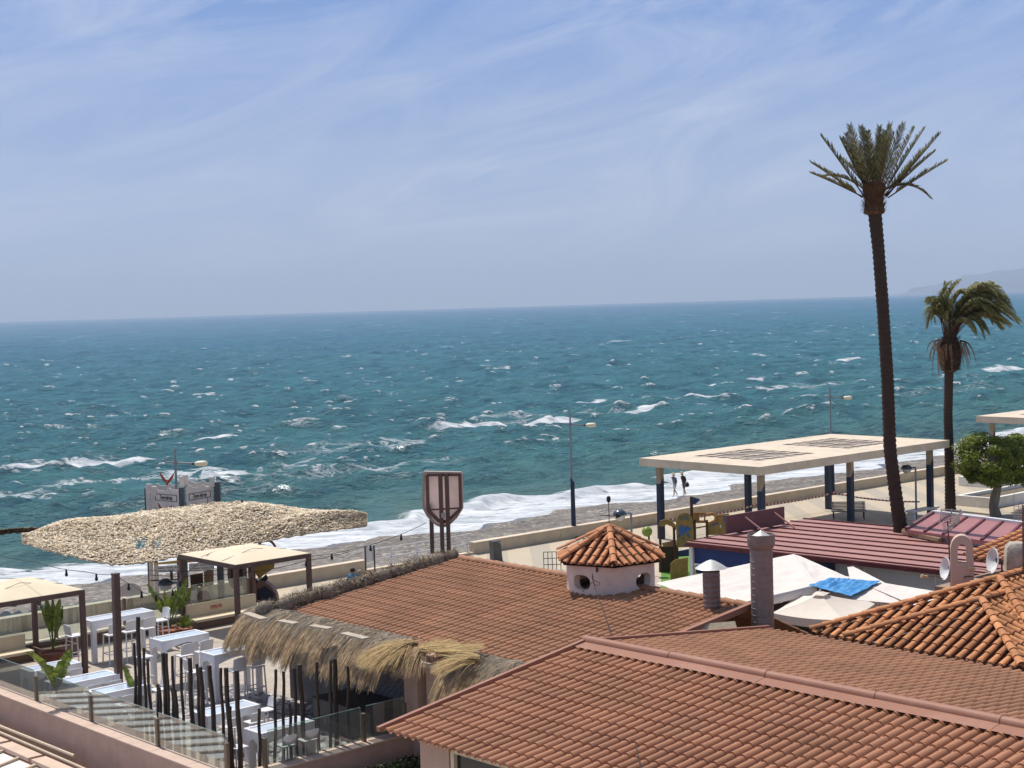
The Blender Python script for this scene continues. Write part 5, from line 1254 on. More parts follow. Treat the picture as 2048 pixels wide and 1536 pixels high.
# string-light pole
pb0=G(239,1415,ZT); pt0=atY(231,1148,pb0.y); t=thing('wooden_pole','tall square brown pole carrying the string lights on the terrace','pole',pb0,0)
mb=MB(); mb.beam((0,0,0),pt0-pb0,.19,.17,up=AX); build('shaft',mb,M_brown,t)
mb=MB(); mb.box(pt0-pb0+Vector((0,0,.01)),(.2,.2,.03),BX,AX); build('cap',mb,M_brown,t)
# tables and stools
M_wp=mat('white_plastic',(.70,.69,.70),.38,.05,3,spec=.45,dirt=.12,dscale=3,dcol=(.5,.48,.46)); 
M_tg=mat('table_glass_sky_tint',(.60,.68,.78),.12,.05,3,spec=.6,coat=.4)  # pale blue base colour carries the reflection of the sky
def make_table(name_label,L_,W_=.82,H_=1.44,lw=.155):
    t=thing('bar_table',name_label,'table',(0,0,0),RB,'white bar tables with glass tops')
    for i in (0,1):
        for j in (0,1):
            mb=MB(); mb.box((lw/2+i*(L_-lw),lw/2+j*(W_-lw),(H_-.03)/2),(lw,lw,H_-.03)); build('leg',mb,M_wp,t,bevel=.012)
    mb=MB(); rw=.10
    mb.box((L_/2,rw/2,H_-.02),(L_,rw,.045)); mb.box((L_/2,W_-rw/2,H_-.02),(L_,rw,.045)); mb.box((rw/2,W_/2,H_-.02),(rw,W_-2*rw,.045)); mb.box((L_-rw/2,W_/2,H_-.02),(rw,W_-2*rw,.045)); build('rim',mb,M_wp,t,bevel=.01)
    for y in (.012,W_-.042):
        mb=MB(); n_=14; top=[(lw+(L_-2*lw)*k/n_,y,H_-.045) for k in range(n_+1)]; bot=[(lw+(L_-2*lw)*k/n_,y,H_-.30+.13*math.sin(math.pi*k/n_)) for k in range(n_+1)]
        mb.prism(top+bot[::-1],(0,.03,0)); build('apron',mb,M_wp,t)
    for x in (.012,L_-.042):
        mb=MB(); n_=10; top=[(x,lw+(W_-2*lw)*k/n_,H_-.045) for k in range(n_+1)]; bot=[(x,lw+(W_-2*lw)*k/n_,H_-.32+.10*math.sin(math.pi*k/n_)) for k in range(n_+1)]
        mb.prism(top+bot[::-1],(.03,0,0)); build('end_apron',mb,M_wp,t)
    mb=MB(); mb.box((L_/2,W_/2,H_-.035),(L_-2*rw,W_-2*rw,.03)); build('glass_top',mb,M_tg,t)
    return t
def make_stool():
    t=thing('bar_stool','x','stool',(0,0,0),0,'white plastic bar stools'); sh=.98; w=.23
    mb=MB(); mb.box((0,0,sh),(.46,.44,.05)); build('seat',mb,M_wp,t,bevel=.015)
    n_=12; mb=MB(); pr=[]
    for k in range(n_+1):
        x=-w+2*w*k/n_; pr.append((x,-.24+.03*(1-(x/w)**2)*-1,1.36+.03*(1-(x/w)**2)))
    vs=[(x,y-.05,z) for x,y,z in pr]+[(x*.98,y+.02,sh+.06) for x,y,z in pr]+[(x,y-.02,z) for x,y,z in pr]+[(x*.98,y+.05,sh+.06) for x,y,z in pr]; m_=n_+1
    fs=[]
    for k in range(n_): fs+=[(k,m_+k,m_+k+1,k+1),(2*m_+k+1,3*m_+k+1,3*m_+k,2*m_+k),(k,k+1,2*m_+k+1,2*m_+k),(m_+k+1,m_+k,3*m_+k,3*m_+k+1)]
    fs+=[(0,2*m_,3*m_,m_),(n_,m_+n_,3*m_+n_,2*m_+n_)]
    mb.add(vs,fs); build('backrest',mb,M_wp,t,smooth=True)
    for i in (-1,1):
        for j in (-1,1):
            mb=MB(); mb.beam((i*.20,j*.19,sh),(i*.235,j*.235,0),.035,.035,up=(0,1,0)); build('leg',mb,M_wp,t)
    mb=MB()
    for p,q in (((-.22,-.22,.36),(.22,-.22,.36)),((-.22,.22,.36),(.22,.22,.36)),((-.22,-.22,.36),(-.22,.22,.36)),((.22,-.22,.36),(.22,.22,.36))): mb.beam(p,q,.025,.025)
    build('footrest',mb,M_wp,t); return t
stool0=make_stool(); used=[False]
def stool(tab,x,y,rot,label):
    p=tab.location+BX*x+AX*y
    o=stool0 if not used[0] else copy_tree(stool0); used[0]=True
    o.location=p; o.rotation_euler=(0,0,RB+rot); o['label']=label; return o
tb_long=make_table('longest white bar table, at the back by the brown-clad wall',2.3)
tb_short=make_table('white bar table left of the thatch fringe, behind the tallest dark poles',1.65)
def put(o,px,py):
    q=G(px,py,ZT+1.44); o.location=(q.x,q.y,ZT); return o
put(tb_long,184,1243); put(tb_short,325,1283)
tb_low=make_table('leftmost white bar table, behind the glass at the left edge',1.62,.80,1.02,.22)
def putlow(o,px,py):
    q=G(px,py,ZT+1.02); o.location=(q.x,q.y,ZT); return o
T=[tb_long,tb_short]
for px,py,l in ((428,1311,'white bar table half covered by the hanging thatch fringe'),(62,1344,'leftmost white bar table, behind the glass at the left edge'),(137,1368,'white bar table second from the left along the glass balustrade'),(198,1390,'white bar table right of the bent plant leaf, behind the square brown pole'),(415,1433,'white bar table in the middle of the dark poles, on the pebbles'),(522,1468,'nearest white bar table at the corner of the balustrade')):
    if px==428: T.append(put(copy_tree(tb_short,None,l),px,py))
    else: T.append(putlow(tb_low if px==62 else copy_tree(tb_low,None,l),px,py))
names=['the long back table','the table left of the thatch','the table under the thatch','the leftmost table','the second table along the glass','the table by the square brown pole','the table on the pebbles','the nearest corner table']
SP=[[(.5,-.36,0),(1.12,-.36,0),(1.78,-.36,0),(-.42,.45,-90),(2.75,.45,90)],[(.52,-.36,0),(1.18,-.36,0),(-.42,.42,-90)],[(.5,-.36,0),(1.15,-.36,0),(-.42,.4,-90)],[(.5,-.36,0),(1.15,-.36,0)],[(.5,-.36,0),(1.15,-.36,0)],[(.55,-.36,0),(2.05,.4,90)],[(.5,-.36,0),(1.15,-.36,0),(2.05,.4,90)],[(.45,-.36,0),(1.12,-.36,0),(-.42,.4,-90)]]
ordn=['first','second','third']
for k,(tab,sp_) in enumerate(zip(T,SP)):
    nn=0
    for (x,y,r_) in sp_:
        if r_==0: lab='%s white bar stool along the near side of %s'%(ordn[nn],names[k]); nn+=1
        elif r_<0: lab='white bar stool at the left end of %s'%names[k]
        else: lab='white bar stool at the right end of %s'%names[k]
        o_=stool(tab,x,y,R(r_),lab)
        if k>=3: o_.scale=(.86,.86,.73)
# dark console against the padded wall
t=thing('dark_counter','low dark counter standing before the padded grey wall','counter',AB(33.3,24.2,ZT),RB)
mb=MB(); mb.box((0.4,0,.42),(1.3,2.6,.84)); build('body',mb,mat('dark_laminate',(.022,.026,.034),.35,.1,3,spec=.5),t,bevel=.01)
mb=MB(); mb.box((0.4,0,.865),(1.36,2.66,.045)); build('counter_top',mb,mat('black_top',(.015,.015,.017),.25,spec=.5),t,bevel=.008)
# dark bamboo poles
PL=[((269,1286),5),((276,1234),6),((287,1296),8),((294,1318),13),((315,1369),5),((319,1374),7),((327,1306),9),((333,1307),8),((344,1312),11),((361,1316),9),((379,1316),9),((394,1328),9),((401,1334),11),((419,1331),16),((441,1336),10),((451,1336),14),((472,1341),11),((344,1376),8),((351,1380),9),((405,1410),5),((460,1413),7),((518,1417),2),((551,1339),-2),((567,1343),-1),((580,1406),1),((589,1336),4),((599,1329),11),((633,1324),5),((661,1320),0),((669,1317),5),((696,1332),0)]
M_bam=mat('dark_bamboo',(.030,.018,.014),.45,.4,12,spec=.35,stretch=(1,1,.3))
pole0=None; wide={1,6,10,12,13,15,16,26,29}
for k,((x,y),lean) in enumerate(PL):
    if k<21: py=1365+.349*(x+lean)+20; p0_,n0_=AB(40,19.95,0),BX
    else: py=1536-(x-500)*.246-6; p0_,n0_=AB(31.85,22,0),AX
    d_=Vector(ray(x+lean,py)); o_=Vector((0,0,CAMZ)); b=o_+d_*((p0_-o_).dot(n0_)/d_.dot(n0_))
    b.z=ZT; tp=atY(x,y,b.y+.05*(random.random()-.5)); 
    rad=.062 if k in wide else .042
    mb=MB(); n_=9; pts=[Vector((0,0,0)).lerp(tp-b,i/n_)+Vector((.012*math.sin(i*1.3+k),.0,0)) for i in range(n_+1)]
    rr_=[]; pp=[]
    for i,p in enumerate(pts):
        pp.append(p); rr_.append(rad*(1.0-.12*i/n_)*(1.07 if i%2 else 1))
    mb.tube(pp,rr_,9)
    side='behind the long balustrade' if k<21 else 'behind the short balustrade'
    o=build('bamboo_pole',mb,M_bam,smooth=True)
    o.location=b
    H_=tp.z-b.z
    tag(o,('short' if H_<1.5 else 'tall')+' dark pole standing '+side+', '+('thick' if rad>.05 else 'thin')+', number from the left %d'%(k+1),'pole','dark bamboo poles behind the balustrades')
ordw=['first','second','third','fourth','fifth','sixth','seventh','eighth','ninth','tenth','eleventh','twelfth','thirteenth','fourteenth','fifteenth','sixteenth','seventeenth','eighteenth','nineteenth','twentieth','twenty-first','twenty-second','twenty-third','twenty-fourth','twenty-fifth','twenty-sixth','twenty-seventh','twenty-eighth','twenty-ninth','thirtieth','thirty-first']
po=[o for o in bpy.data.objects if o.name.startswith('bamboo_pole')]; po.sort(key=lambda o:(o.location.x/o.location.y))
nl=sum(1 for o in po if 'long' in o['label'])
for k,o in enumerate(po):
    a='short' if 'short dark' in o['label'] else 'tall'; b='thick' if 'thick' in o['label'] else 'thin'
    if 'long' in o['label']: o['label']='%s %s dark bamboo pole, %s from the left behind the long balustrade'%(a,b,ordw[k])
    else: o['label']='%s %s dark bamboo pole, %s from the corner behind the short balustrade'%(a,b,ordw[k-nl])
# potted plants
M_banana=mat('banana_leaf',(.14,.19,.022),.45,.35,4,tintvar=.5,spec=.4,transl=.3,dirt=.25,dscale=5,dcol=(.30,.22,.06)); M_stem=mat('banana_stem',(.10,.12,.03),.6,.3,5)
def leaf(mb,p0,p1,p2,w,seed,fold=.35,torn=.3,side=None,base=.18):
    r=random.Random(seed); p0,p1,p2=map(Vector,(p0,p1,p2)); n_=16; pt=lambda t:p0*(1-t)**2+p1*2*t*(1-t)+p2*t*t
    pl=(p2-p0).cross(Vector((0,1,.2))); 
    if side is not None: pl=Vector(side)
    pl.normalize(); v=[]
    for i in range(n_+1):
        t=base+(1-base)*i/n_; c=pt(t); d=(pt(min(1,t+.02))-pt(t-.02)).normalized(); s_=(pl-d*pl.dot(d)).normalized(); u_=d.cross(s_)
        f=i/n_; ww=w*math.sin(math.pi*min(1,f*.93+.05))**.7
        v.append((c,s_,u_,ww))
    for sg in (-1,1):
        for i in range(n_):
            (c,s_,u_,w0),(c2,s2,u2,w1)=v[i],v[i+1]; tw=r.uniform(-.15,.15)
            sh=0 if r.random()>torn else .5
            k1=1-(.45*r.random() if r.random()<torn*1.6 else 0)
            mb.add([c,c2,c2+(s2*sg+u2*(fold+tw))*w1*k1,c+(s_*sg+u_*(fold+tw))*w0],[(0,1,2,3)],r.random())
    mb.tube([pt(k/10) for k in range(11)],[.022-.016*k/10 for k in range(11)],5,mi=1)
def potplant(label,bpx,Y,leaves,pot=None,w=.17,seed=0,base=.18):
    b=atY(bpx[0],bpx[1],Y); t=thing('potted_plant',label,'plant',b,0,'potted banana plants on the terrace')
    for k,(tip,mid,dy) in enumerate(leaves):
        mb=MB(); p2=atY(tip[0],tip[1],Y+dy); p1=atY(mid[0],mid[1],Y+dy*.5); leaf(mb,b,p1,p2,w,seed*50+k,side=(1,.5,.1) if k%2 else (.9,-.5,.2),base=base); build('leaf',mb,[M_banana,M_stem],t,world=True)
    if pot:
        mb=MB(); mb.lathe((0,0,-pot[1]),[(.001,0),(pot[0]*.8,0),(pot[0],pot[1]*.95),(pot[0]*1.05,pot[1]),(pot[0]*.9,pot[1]),(pot[0]*.88,pot[1]*.85),(.001,pot[1]*.85)],24); build('pot',mb,mat('terracotta_pot',(.24,.085,.05),.7,.15,4),t,smooth=True)
Yp=48.9
potplant('tall potted banana plant at the left pergola post',(106,1304),Yp,[((78,1206),(100,1255),.3),((92,1196),(104,1250),-.2),((104,1196),(106,1250),.1),((120,1198),(110,1250),-.3),((125,1212),(112,1262),.2),((118,1228),(111,1268),-.2),((84,1222),(101,1262),-.3),((98,1210),(104,1260),.4)],(.42,.45),.115,1,.46)
Yp=53.3
potplant('tall potted banana plant beside the right pergola post',(338,1258),Yp,[((294,1168),(322,1215),-.2),((310,1186),(328,1222),.3),((328,1182),(336,1225),-.3),((352,1180),(341,1222),.2),((368,1168),(346,1222),-.2),((374,1158),(350,1215),.3),((384,1172),(360,1215),0)],(.40,.42),.14,2,.42)
potplant('low bushy potted plant between the banana plant and the lounge bench',(367,1256),53.6,[((360,1232),(362,1246),0),((378,1230),(372,1244),.2),((388,1240),(376,1248),-.2),((352,1244),(360,1250),.1),((370,1226),(368,1242),-.1),((382,1250),(374,1250),.1)],(.3,.3),.09,3)
Yp=43.4
potplant('short plant with two bent banana leaves behind the leftmost tables',(113,1388),Yp,[((52,1304),(92,1326),-.2),((143,1299),(122,1335),.1),((90,1332),(108,1345),.2),((122,1330),(116,1350),-.1)],None,.19,4)
potplant('single dark green leaf plant at the foot of the square brown pole',(272,1420),43.0,[((246,1332),(258,1362),0),((276,1352),(272,1390),.1)],None,.16,5)
# planter trough walls around the first two plants
for (bb,l) in ((23.3,'brown planter trough around the left banana plant'),(27.9,'brown planter trough beside the right lounge bench')):
    t=thing('planter_trough',l,'planter',AB(48.75,bb,ZT),RB,'brown planter troughs'); mw=mat('brown_base',(.16,.10,.07))
    for c_,s_ in (((0,-.42,.2),(1.25,.05,.4)),((0,.42,.2),(1.25,.05,.4)),((-.6,0,.2),(.05,.79,.4)),((.6,0,.2),(.05,.79,.4))):
        mb=MB(); mb.box(c_,s_); build('side_board',mb,mw,t)
    mb=MB(); mb.box((0,0,.15),(1.15,.78,.28)); build('soil',mb,mat('dry_soil',(.15,.12,.085)),t)
# string lights
def wire(pts,label,bulbs=(),r_=.010):
    P_=[atY(*q) for q in pts]; S_=[]
    for a,b in zip(P_[:-1],P_[1:]):
        for k in range(8): f=k/8; S_.append(a.lerp(b,f)-Vector((0,0,.10*4*f*(1-f)*min(1,(b-a).length/5))))
    S_.append(P_[-1]); t=thing('string_light',label,'string light',P_[0],0,'string lights over the terrace')
    mb=MB(); mb.tube(S_,r_,5); build('wire',mb,M_black,t,world=True)
    for f in bulbs:
        p=S_[min(len(S_)-1,int(f*(len(S_)-1)))]; mb=MB(); mb.lathe(p,[(.001,.02),(.03,.0),(.034,-.10),(.05,-.14),(.045,-.2),(.001,-.22)],10); build('bulb',mb,M_black,t,world=True,smooth=True)
wire([(-60,1090,52),(72,1124,48.5),(170,1143,46.5),(231,1149,45)],'string light from the left edge to the square brown pole',(.55,.82))
wire([(232,1149,45),(265,1170,47),(300,1190,49),(345,1180,51.5),(364,1152,54),(420,1106,55)],'string light from the square brown pole to the right pergola',(.15,.3,.45,.62,.75))
wire([(300,1141,54),(400,1141,54),(500,1132,53),(608,1113,53),(697,1101,52.5),(785,1075,52.2),(853,1045,52)],'upper string light running to the shield sign',(.35,.62,.76,.88))
wire([(300,1150,54.5),(420,1150,54),(520,1142,53.5),(612,1121,53),(700,1103,52.6)],'lower string light ending under the shield sign cable',(.4,.75))
# neighbour's pale roof at lower left
t=thing('neighbour_roof','white panelled roof with beige rails at the bottom left corner','roof',AB(38,16,0),0)
def NR_(a_,b_,dz_=0): return AB(a_,b_,.62-(18.6-b_)*.16+dz_)
mb=MB()
for k in range(16):
    a_=31+1.0*k; mb.prism([NR_(a_+.03,12.5),NR_(a_+.97,12.5),NR_(a_+.97,17.9),NR_(a_+.03,17.9)],(0,0,-.04),tint=random.random())
build('panel',mb,mat('white_roof_panel',(.76,.73,.68),.5,.05,2,tintvar=.06,dirt=.25,dcol=(.55,.5,.42)),t,world=True)
for k in range(17):
    mb=MB(); mb.beam(NR_(31+k,12.5,.03),NR_(31+k,18.,.03),.10,.08); build('rail',mb,mat('beige_rail',(.50,.38,.28),.6,.1,3),t,world=True)
for k in range(8):
    mb=MB(); mb.beam(NR_(31.05+2.1*k,18.15,.06),NR_(32.95+2.1*k,18.15,.06),.42,.10); build('flashing',mb,mat('beige_flashing',(.58,.43,.33),.7,.1,2,dirt=.25),t,world=True)
mb=MB(); mb.box(AB(39,15.7,-.3),(16,6.2,.8),AX,BX); build('base',mb,M_pink,t,world=True)
for k,(bb,zz_,l) in enumerate(((18.75,.72,'upper beige pipe along the foot of the long parapet'),(18.62,.60,'lower beige pipe along the foot of the long parapet'))):
    mb=MB(); pts=[AB(56-2.2*i,bb+.03*math.sin(i*1.7+k),zz_+.025*math.sin(i*1.1+k*2)) for i in range(11 if k else 9)]; mb.tube(pts,.045,8); tag(build('pipe',mb,mat('beige_pipe',(.55,.43,.31),.5,.08,4),smooth=True),l,'pipe','beige pipes along the parapet foot')
# hedge under the short parapet
mb=MB(); r=random.Random(9)
for k in range(15000):
    p=AB(30.35+.75*(r.random()-.5)*2*.55,19.8+5.3*r.random(),.95*r.random()**.6+.15*math.sin(r.random()*9)); n=Vector((r.gauss(0,1),r.gauss(0,1),r.gauss(.4,1))).normalized(); a=n.cross(Vector((r.random(),r.random(),1))).normalized(); b=n.cross(a); s_=r.uniform(.03,.065)
    mb.add([p-a*s_,p+b*s_*.5,p+a*s_,p-b*s_*.5],[(0,1,2,3)],r.random())
build('hedge',mb,mat('hedge_leaf',(.03,.055,.012),.5,.4,3,tintvar=.6,transl=.2),label='dark green hedge in the yard under the short parapet',cat='hedge',origin=AB(30.35,22.4,0))
# ------------------------------------------------------------------ red-roofed kiosk, canvases, parasol
def raypl(px,py,p0,n):
    d=Vector(ray(px,py)); o=Vector((0,0,CAMZ)); n=Vector(n); t=(Vector(p0)-o).dot(n)/d.dot(n); return o+d*t
zR=3.2
c_nl=G(1382,1083,zR); c_fl=G(1612,1038,zR); nearv=(G(1925,1142,zR)-c_nl); nd=nearv.normalized(); bd=(c_fl-c_nl).normalized(); BW=(c_fl-c_nl).length
kiosk=thing('beach_kiosk','long kiosk with a ribbed red metal roof, grey-white walls and a navy front','kiosk',c_nl+bd*BW/2+nd*9-Vector((0,0,zR)),0)
M_red=mat('red_roof_metal',(.36,.185,.160),.55,.12,.8,spec=.3,dirt=.45,dscale=1.3,dcol=(.42,.28,.25),bump=.1,bscale=5)
M_redd=mat('red_roof_rib',(.13,.028,.03),.55,.15,3)
Lk=20.0
def KP(x,y,z=0): return c_nl+nd*x+bd*y+Vector((0,0,z-0))
mb=MB(); mb.prism([KP(-.1,-.15,-.12),KP(Lk,-.15,-.12),KP(Lk,BW,-.12),KP(-.1,BW,-.12)],(0,0,.12)); rf=build('roof',mb,M_red,kiosk,world=True)
mb=MB(); nr=8
for k in range(nr+1):
    y=BW*k/nr; y=min(max(y,.03),BW-.05); mb.beam(KP(-.1,y,.025),KP(Lk,y,.025),.06,.05)
build('roof_rib',mb,M_redd,rf,world=True)
mb=MB(); mb.beam(KP(-.12,-.17,-.10),KP(Lk,-.17,-.10),.05,.16)
for k in range(14): mb.beam(KP(.8+1.4*k,-.21,-.16),KP(1.1+1.4*k,-.21,-.12),.03,.05)
build('gutter',mb,M_redd,rf,world=True)
mb=MB(); mb.box((KP(Lk/2+2.1,.55,0)+Vector((0,0,-1.75))),(Lk-4.4,.2,3.2),nd,bd); mb.box(KP(Lk/2,BW-.5,-1.75),(Lk-.8,.2,3.2),nd,bd); mb.box(KP(.5,BW/2+.4,-1.75),(.2,BW-1.3,3.2),nd,bd)
w_=build('wall',mb,mat('kiosk_white',(.52,.56,.58),.6,.06,1,dirt=.2,dcol=(.35,.36,.36)),kiosk,world=True)
for x in (4.6,7.4,10.2,13.): mb=MB(); mb.box(KP(x,.44,-1.7),(.05,.04,3.1),nd,bd); build('wall_joint',mb,mat('joint_white',(.7,.7,.7),.5),w_,world=True)
mb=MB(); mb.box(KP(2.15,.06,-.50),(4.2,.10,.66),nd,bd); f_=build('navy_fascia',mb,mat('navy_fascia',(.012,.035,.15),.5,.1,2),kiosk,world=True)
mb=MB(); mb.box(KP(2.15,.10,-1.02),(4.0,.06,.40),nd,bd); mb.box(KP(5.2,.35,-.55),(2.0,.08,.5),nd,bd); build('navy_blind',mb,mat('navy_blind',(.010,.022,.08),.6),kiosk,world=True)
mb=MB()
for x in (.06,4.25): mb.box(KP(x,-.02,-1.35),(.16,.16,2.6) if x<1 else (.14,.14,2.5),nd,bd)
mb.box(KP(2.15,-.0,-.86),(4.05,.09,.07),nd,bd); build('white_frame',mb,M_whitemetal,kiosk,world=True)
# upright sign panel on the roof edge, seen from behind
s0=KP(.55,BW*.62,.05); 
q0=G(1452,1068,zR+.05); q1=G(1568,1048,zR+.05); hh=.72
t=thing('roof_sign','maroon sign board standing on the red roof edge, propped by two struts','sign',q0,0)
mb=MB(); dd=(q1-q0).normalized(); mb.box((q0+q1)/2+Vector((0,0,hh/2)),((q1-q0).length,.08,hh),dd); build('board',mb,mat('maroon_board',(.16,.075,.075),.6,.12,2),t,world=True)
for f in (.30,.80):
    b=q0.lerp(q1,f); mb=MB(); mb.beam(b+Vector((0,0,hh*.8))-UP.cross(dd)*.06,b-UP.cross(dd)*1.15+Vector((0,0,.02)),.05,.05); build('strut',mb,mat('pink_strut',(.42,.22,.19),.6),t,world=True)
# second red roof, with white trim
zG=3.5
g=[G(1813,1059,zG),G(1866,1026,zG),G(2160,1063,zG),G(2130,1105,zG)]
t=thing('beach_kiosk','second kiosk roof in dark red with a white edge, right of the tall palm','kiosk',(g[0]+g[2])/2-Vector((0,0,zG)),0)
mb=MB(); mb.prism([p-Vector((0,0,.14)) for p in g],(0,0,.14)); rf=build('roof',mb,mat('dark_red_metal',(.34,.145,.14),.5,.10,1,spec=.3),t,world=True)
mb=MB()
for k in range(1,8):
    f=k/8; mb.beam(g[0].lerp(g[3],f)+Vector((0,0,.03)),g[1].lerp(g[2],f)+Vector((0,0,.03)),.09,.06)
build('roof_rib',mb,M_redd,rf,world=True)
mb=MB(); mb.beam(g[1]+Vector((0,0,.02)),g[2]+Vector((0,0,.02)),.22,.18); build('roof_trim',mb,M_whitemetal,rf,world=True)
mb=MB(); mb.beam(g[0]+Vector((0,0,.012)),g[1]+Vector((0,0,.012)),.14,.15); build('side_trim',mb,mat('maroon_board',(.16,.075,.075)),rf,world=True)
mb=MB(); ctr=(g[0]+g[1]+g[2]+g[3])/4; mb.prism([ctr+(p-ctr)*.93-Vector((0,0,zG)) for p in g],(0,0,zG-.15)); build('wall',mb,mat('kiosk_white',(.5,.5,.5)),t,world=True)
mb=MB(); mb.beam(G(1806,1064,zR+.12),G(1880,1080,zR+.12),.16,.14); mb.beam(G(1811,1060,zR+.16),G(1826,1064,zR+.16),.3,.12); build('timber_trim',mb,mat('worn_timber',(.28,.19,.12),.8,.3,5),t,world=True)
# white canvas awnings
M_canvas=mat('white_canvas',(.70,.64,.59),.9,.06,1.6,dirt=.35,dscale=1.5,dcol=(.48,.43,.39),transl=.10)
def canvas(name,label,cat,corners,sag=.15,wr=.03,n_=26,m=None,seed=0,drop=.0,group=None):
    """corners: 4 world points (quad sheet with wrinkles and a hanging hem)"""
    a,b,c,d=corners; mb=MB(); vs=[]
    for i in range(n_+1):
        for j in range(n_+1):
            s_,t_=i/n_,j/n_; p=a.lerp(b,s_).lerp(d.lerp(c,s_),t_)
            e=16*s_*(1-s_)*t_*(1-t_)
            z=-sag*e+wr*(mnoise.noise(Vector((s_*5+seed,t_*9,seed)))+.6*mnoise.noise(Vector((s_*3+t_*14,seed,t_*2))))*(.25+.75*min(1,e*2))
            vs.append(p+Vector((0,0,z)))
    fs=[(i*(n_+1)+j,(i+1)*(n_+1)+j,(i+1)*(n_+1)+j+1,i*(n_+1)+j+1) for i in range(n_) for j in range(n_)]
    if drop:
        o=len(vs); 
        for i in range(n_+1):
            p=vs[i*(n_+1)+n_]; vs.append(p+Vector((0,-.04,-drop*(1+.15*mnoise.noise(Vector((i*.6,seed,0)))))))
        fs+=[(i*(n_+1)+n_,(i+1)*(n_+1)+n_,o+i+1,o+i) for i in range(n_)]
    mb.add(vs,fs); org=(a+b+c+d)/4; o=build(name,mb,m or M_canvas,smooth='all',label=label,cat=cat,group=group,origin=(org.x,org.y,org.z)); return o
canvas('canvas_awning','big white canvas awning sloping behind the two vent pipes','awning',[G(1312,1166,3.05),G(1588,1108,3.3),G(1634,1170,3.05),G(1440,1216,2.85)],.10,.035,34,seed=1,drop=.28)
canvas('canvas_awning','white canvas sheet between the grey kiosk wall and the blue tarp','awning',[G(1586,1108,3.3),G(1600,1112,3.25),G(1700,1156,3.0),G(1626,1170,3.05)],.06,.03,20,seed=2)
canvas('canvas_awning','white canvas sheet right of the blue tarp, before the clay roof','awning',[G(1690,1152,3.0),G(1770,1166,2.95),G(1930,1192,2.9),G(1835,1214,2.75)],.05,.025,24,seed=3)
canvas('canvas_awning','white canvas sheet under the blue tarp, behind the parasol','awning',[G(1640,1172,2.95),G(1700,1158,2.98),G(1850,1212,2.72),G(1715,1200,2.75)],.04,.02,20,seed=5)
canvas('canvas_flap','small triangular white canvas flap hanging on the kiosk wall','awning',[G(1693,1126,3.0),G(1697,1128,3.0),G(1775,1168,2.9),G(1700,1160,2.75)],.02,.02,14,seed=4)
canvas('blue_tarp','crumpled bright blue tarp lying over the white canvases','tarp',[G(1617,1170,3.06),G(1662,1155,3.08),G(1762,1162,3.0),G(1702,1192,2.90)],.0,.10,34,mat('blue_tarp',(.06,.25,.52),.45,.15,3,spec=.4),seed=6)
# dark yard under the canvases
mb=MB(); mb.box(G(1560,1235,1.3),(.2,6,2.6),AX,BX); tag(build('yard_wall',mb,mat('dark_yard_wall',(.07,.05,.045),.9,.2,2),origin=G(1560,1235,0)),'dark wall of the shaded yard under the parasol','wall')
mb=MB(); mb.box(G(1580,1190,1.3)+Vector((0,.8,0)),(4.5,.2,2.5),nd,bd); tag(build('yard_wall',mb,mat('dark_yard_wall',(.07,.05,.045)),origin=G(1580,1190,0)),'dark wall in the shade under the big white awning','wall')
# parasol
pA=[G(1543,1226,2.62),G(1688,1240,2.62),G(1756,1203,2.70),G(1594,1190,2.74)]; ctr=(pA[0]+pA[1]+pA[2]+pA[3])/4; apx=atY(1640,1186,ctr.y); base=Vector((ctr.x,ctr.y,0))
t=thing('parasol','square cream-white parasol with a faded hem print in front of the blue tarp','parasol',base,0)
mb=MB(); n_=14; vs=[];fs=[]
for q in range(4):
    a,b=pA[q],pA[(q+1)%4]; o=len(vs)
    for i in range(n_+1):
        for j in range(n_+1):
            e=a.lerp(b,j/n_); p=apx.lerp(e,i/n_); s_=i/n_; sg=-.10*math.sin(math.pi*j/n_)*s_*(1-.35*s_)-.06*math.sin(math.pi*s_)
            vs.append(p+Vector((0,0,sg)))
    fs+=[(o+i*(n_+1)+j,o+(i+1)*(n_+1)+j,o+(i+1)*(n_+1)+j+1,o+i*(n_+1)+j+1) for i in range(n_) for j in range(n_)]
    o=len(vs)
    for j in range(n_+1):
        e=vs[o-(n_+1)+j]; vs.append(e+Vector((.02*mnoise.noise(Vector((j*.9,q,1))),-.02,-.26-.02*mnoise.noise(Vector((j*.7,q,5))))))
    fs+=[(o-(n_+1)+j,o-(n_+1)+j+1,o+j+1,o+j) for j in range(n_)]
mb.add(vs,fs); build('canopy',mb,mat('parasol_cloth',(.74,.66,.57),.9,.05,2,dirt=.2,dcol=(.55,.47,.4),transl=.14),t,world=True,smooth=True)
mb=MB(); vs=[apx+Vector((0,0,.07))]+[apx+(pA[q]-apx)*.17+Vector((0,0,.05)) for q in range(4)]; mb.add(vs,[(0,1,2),(0,2,3),(0,3,4),(0,4,1)]); build('vent_cap',mb,mat('parasol_cloth',(.7,.6,.5)),t,world=True)
mb=MB(); mb.tube([base,apx+Vector((0,0,.1))],.035,10); build('pole',mb,M_whitemetal,t,world=True)
for q in range(4): mb=MB(); mb.tube([apx-Vector((0,0,.12)),pA[q]-Vector((0,0,.03))],.015,6); build('rib',mb,M_whitemetal,t,world=True)
mb=MB(); p=pA[2]+Vector((0.0,-.15,-.2)); 
for k in range(9): mb.tube([p+Vector((.1*math.cos(k*.7),.1*math.sin(k*.7),.22)),p+Vector((.14*math.cos(k*.7),.14*math.sin(k*.7),-.35))],[.02,.045],6)
build('folded_corner',mb,mat('parasol_cloth',(.7,.6,.5)),t,world=True,smooth=True)
mb=MB(); p=pA[0].lerp(pA[1],.93)+Vector((0,-.035,-.17))
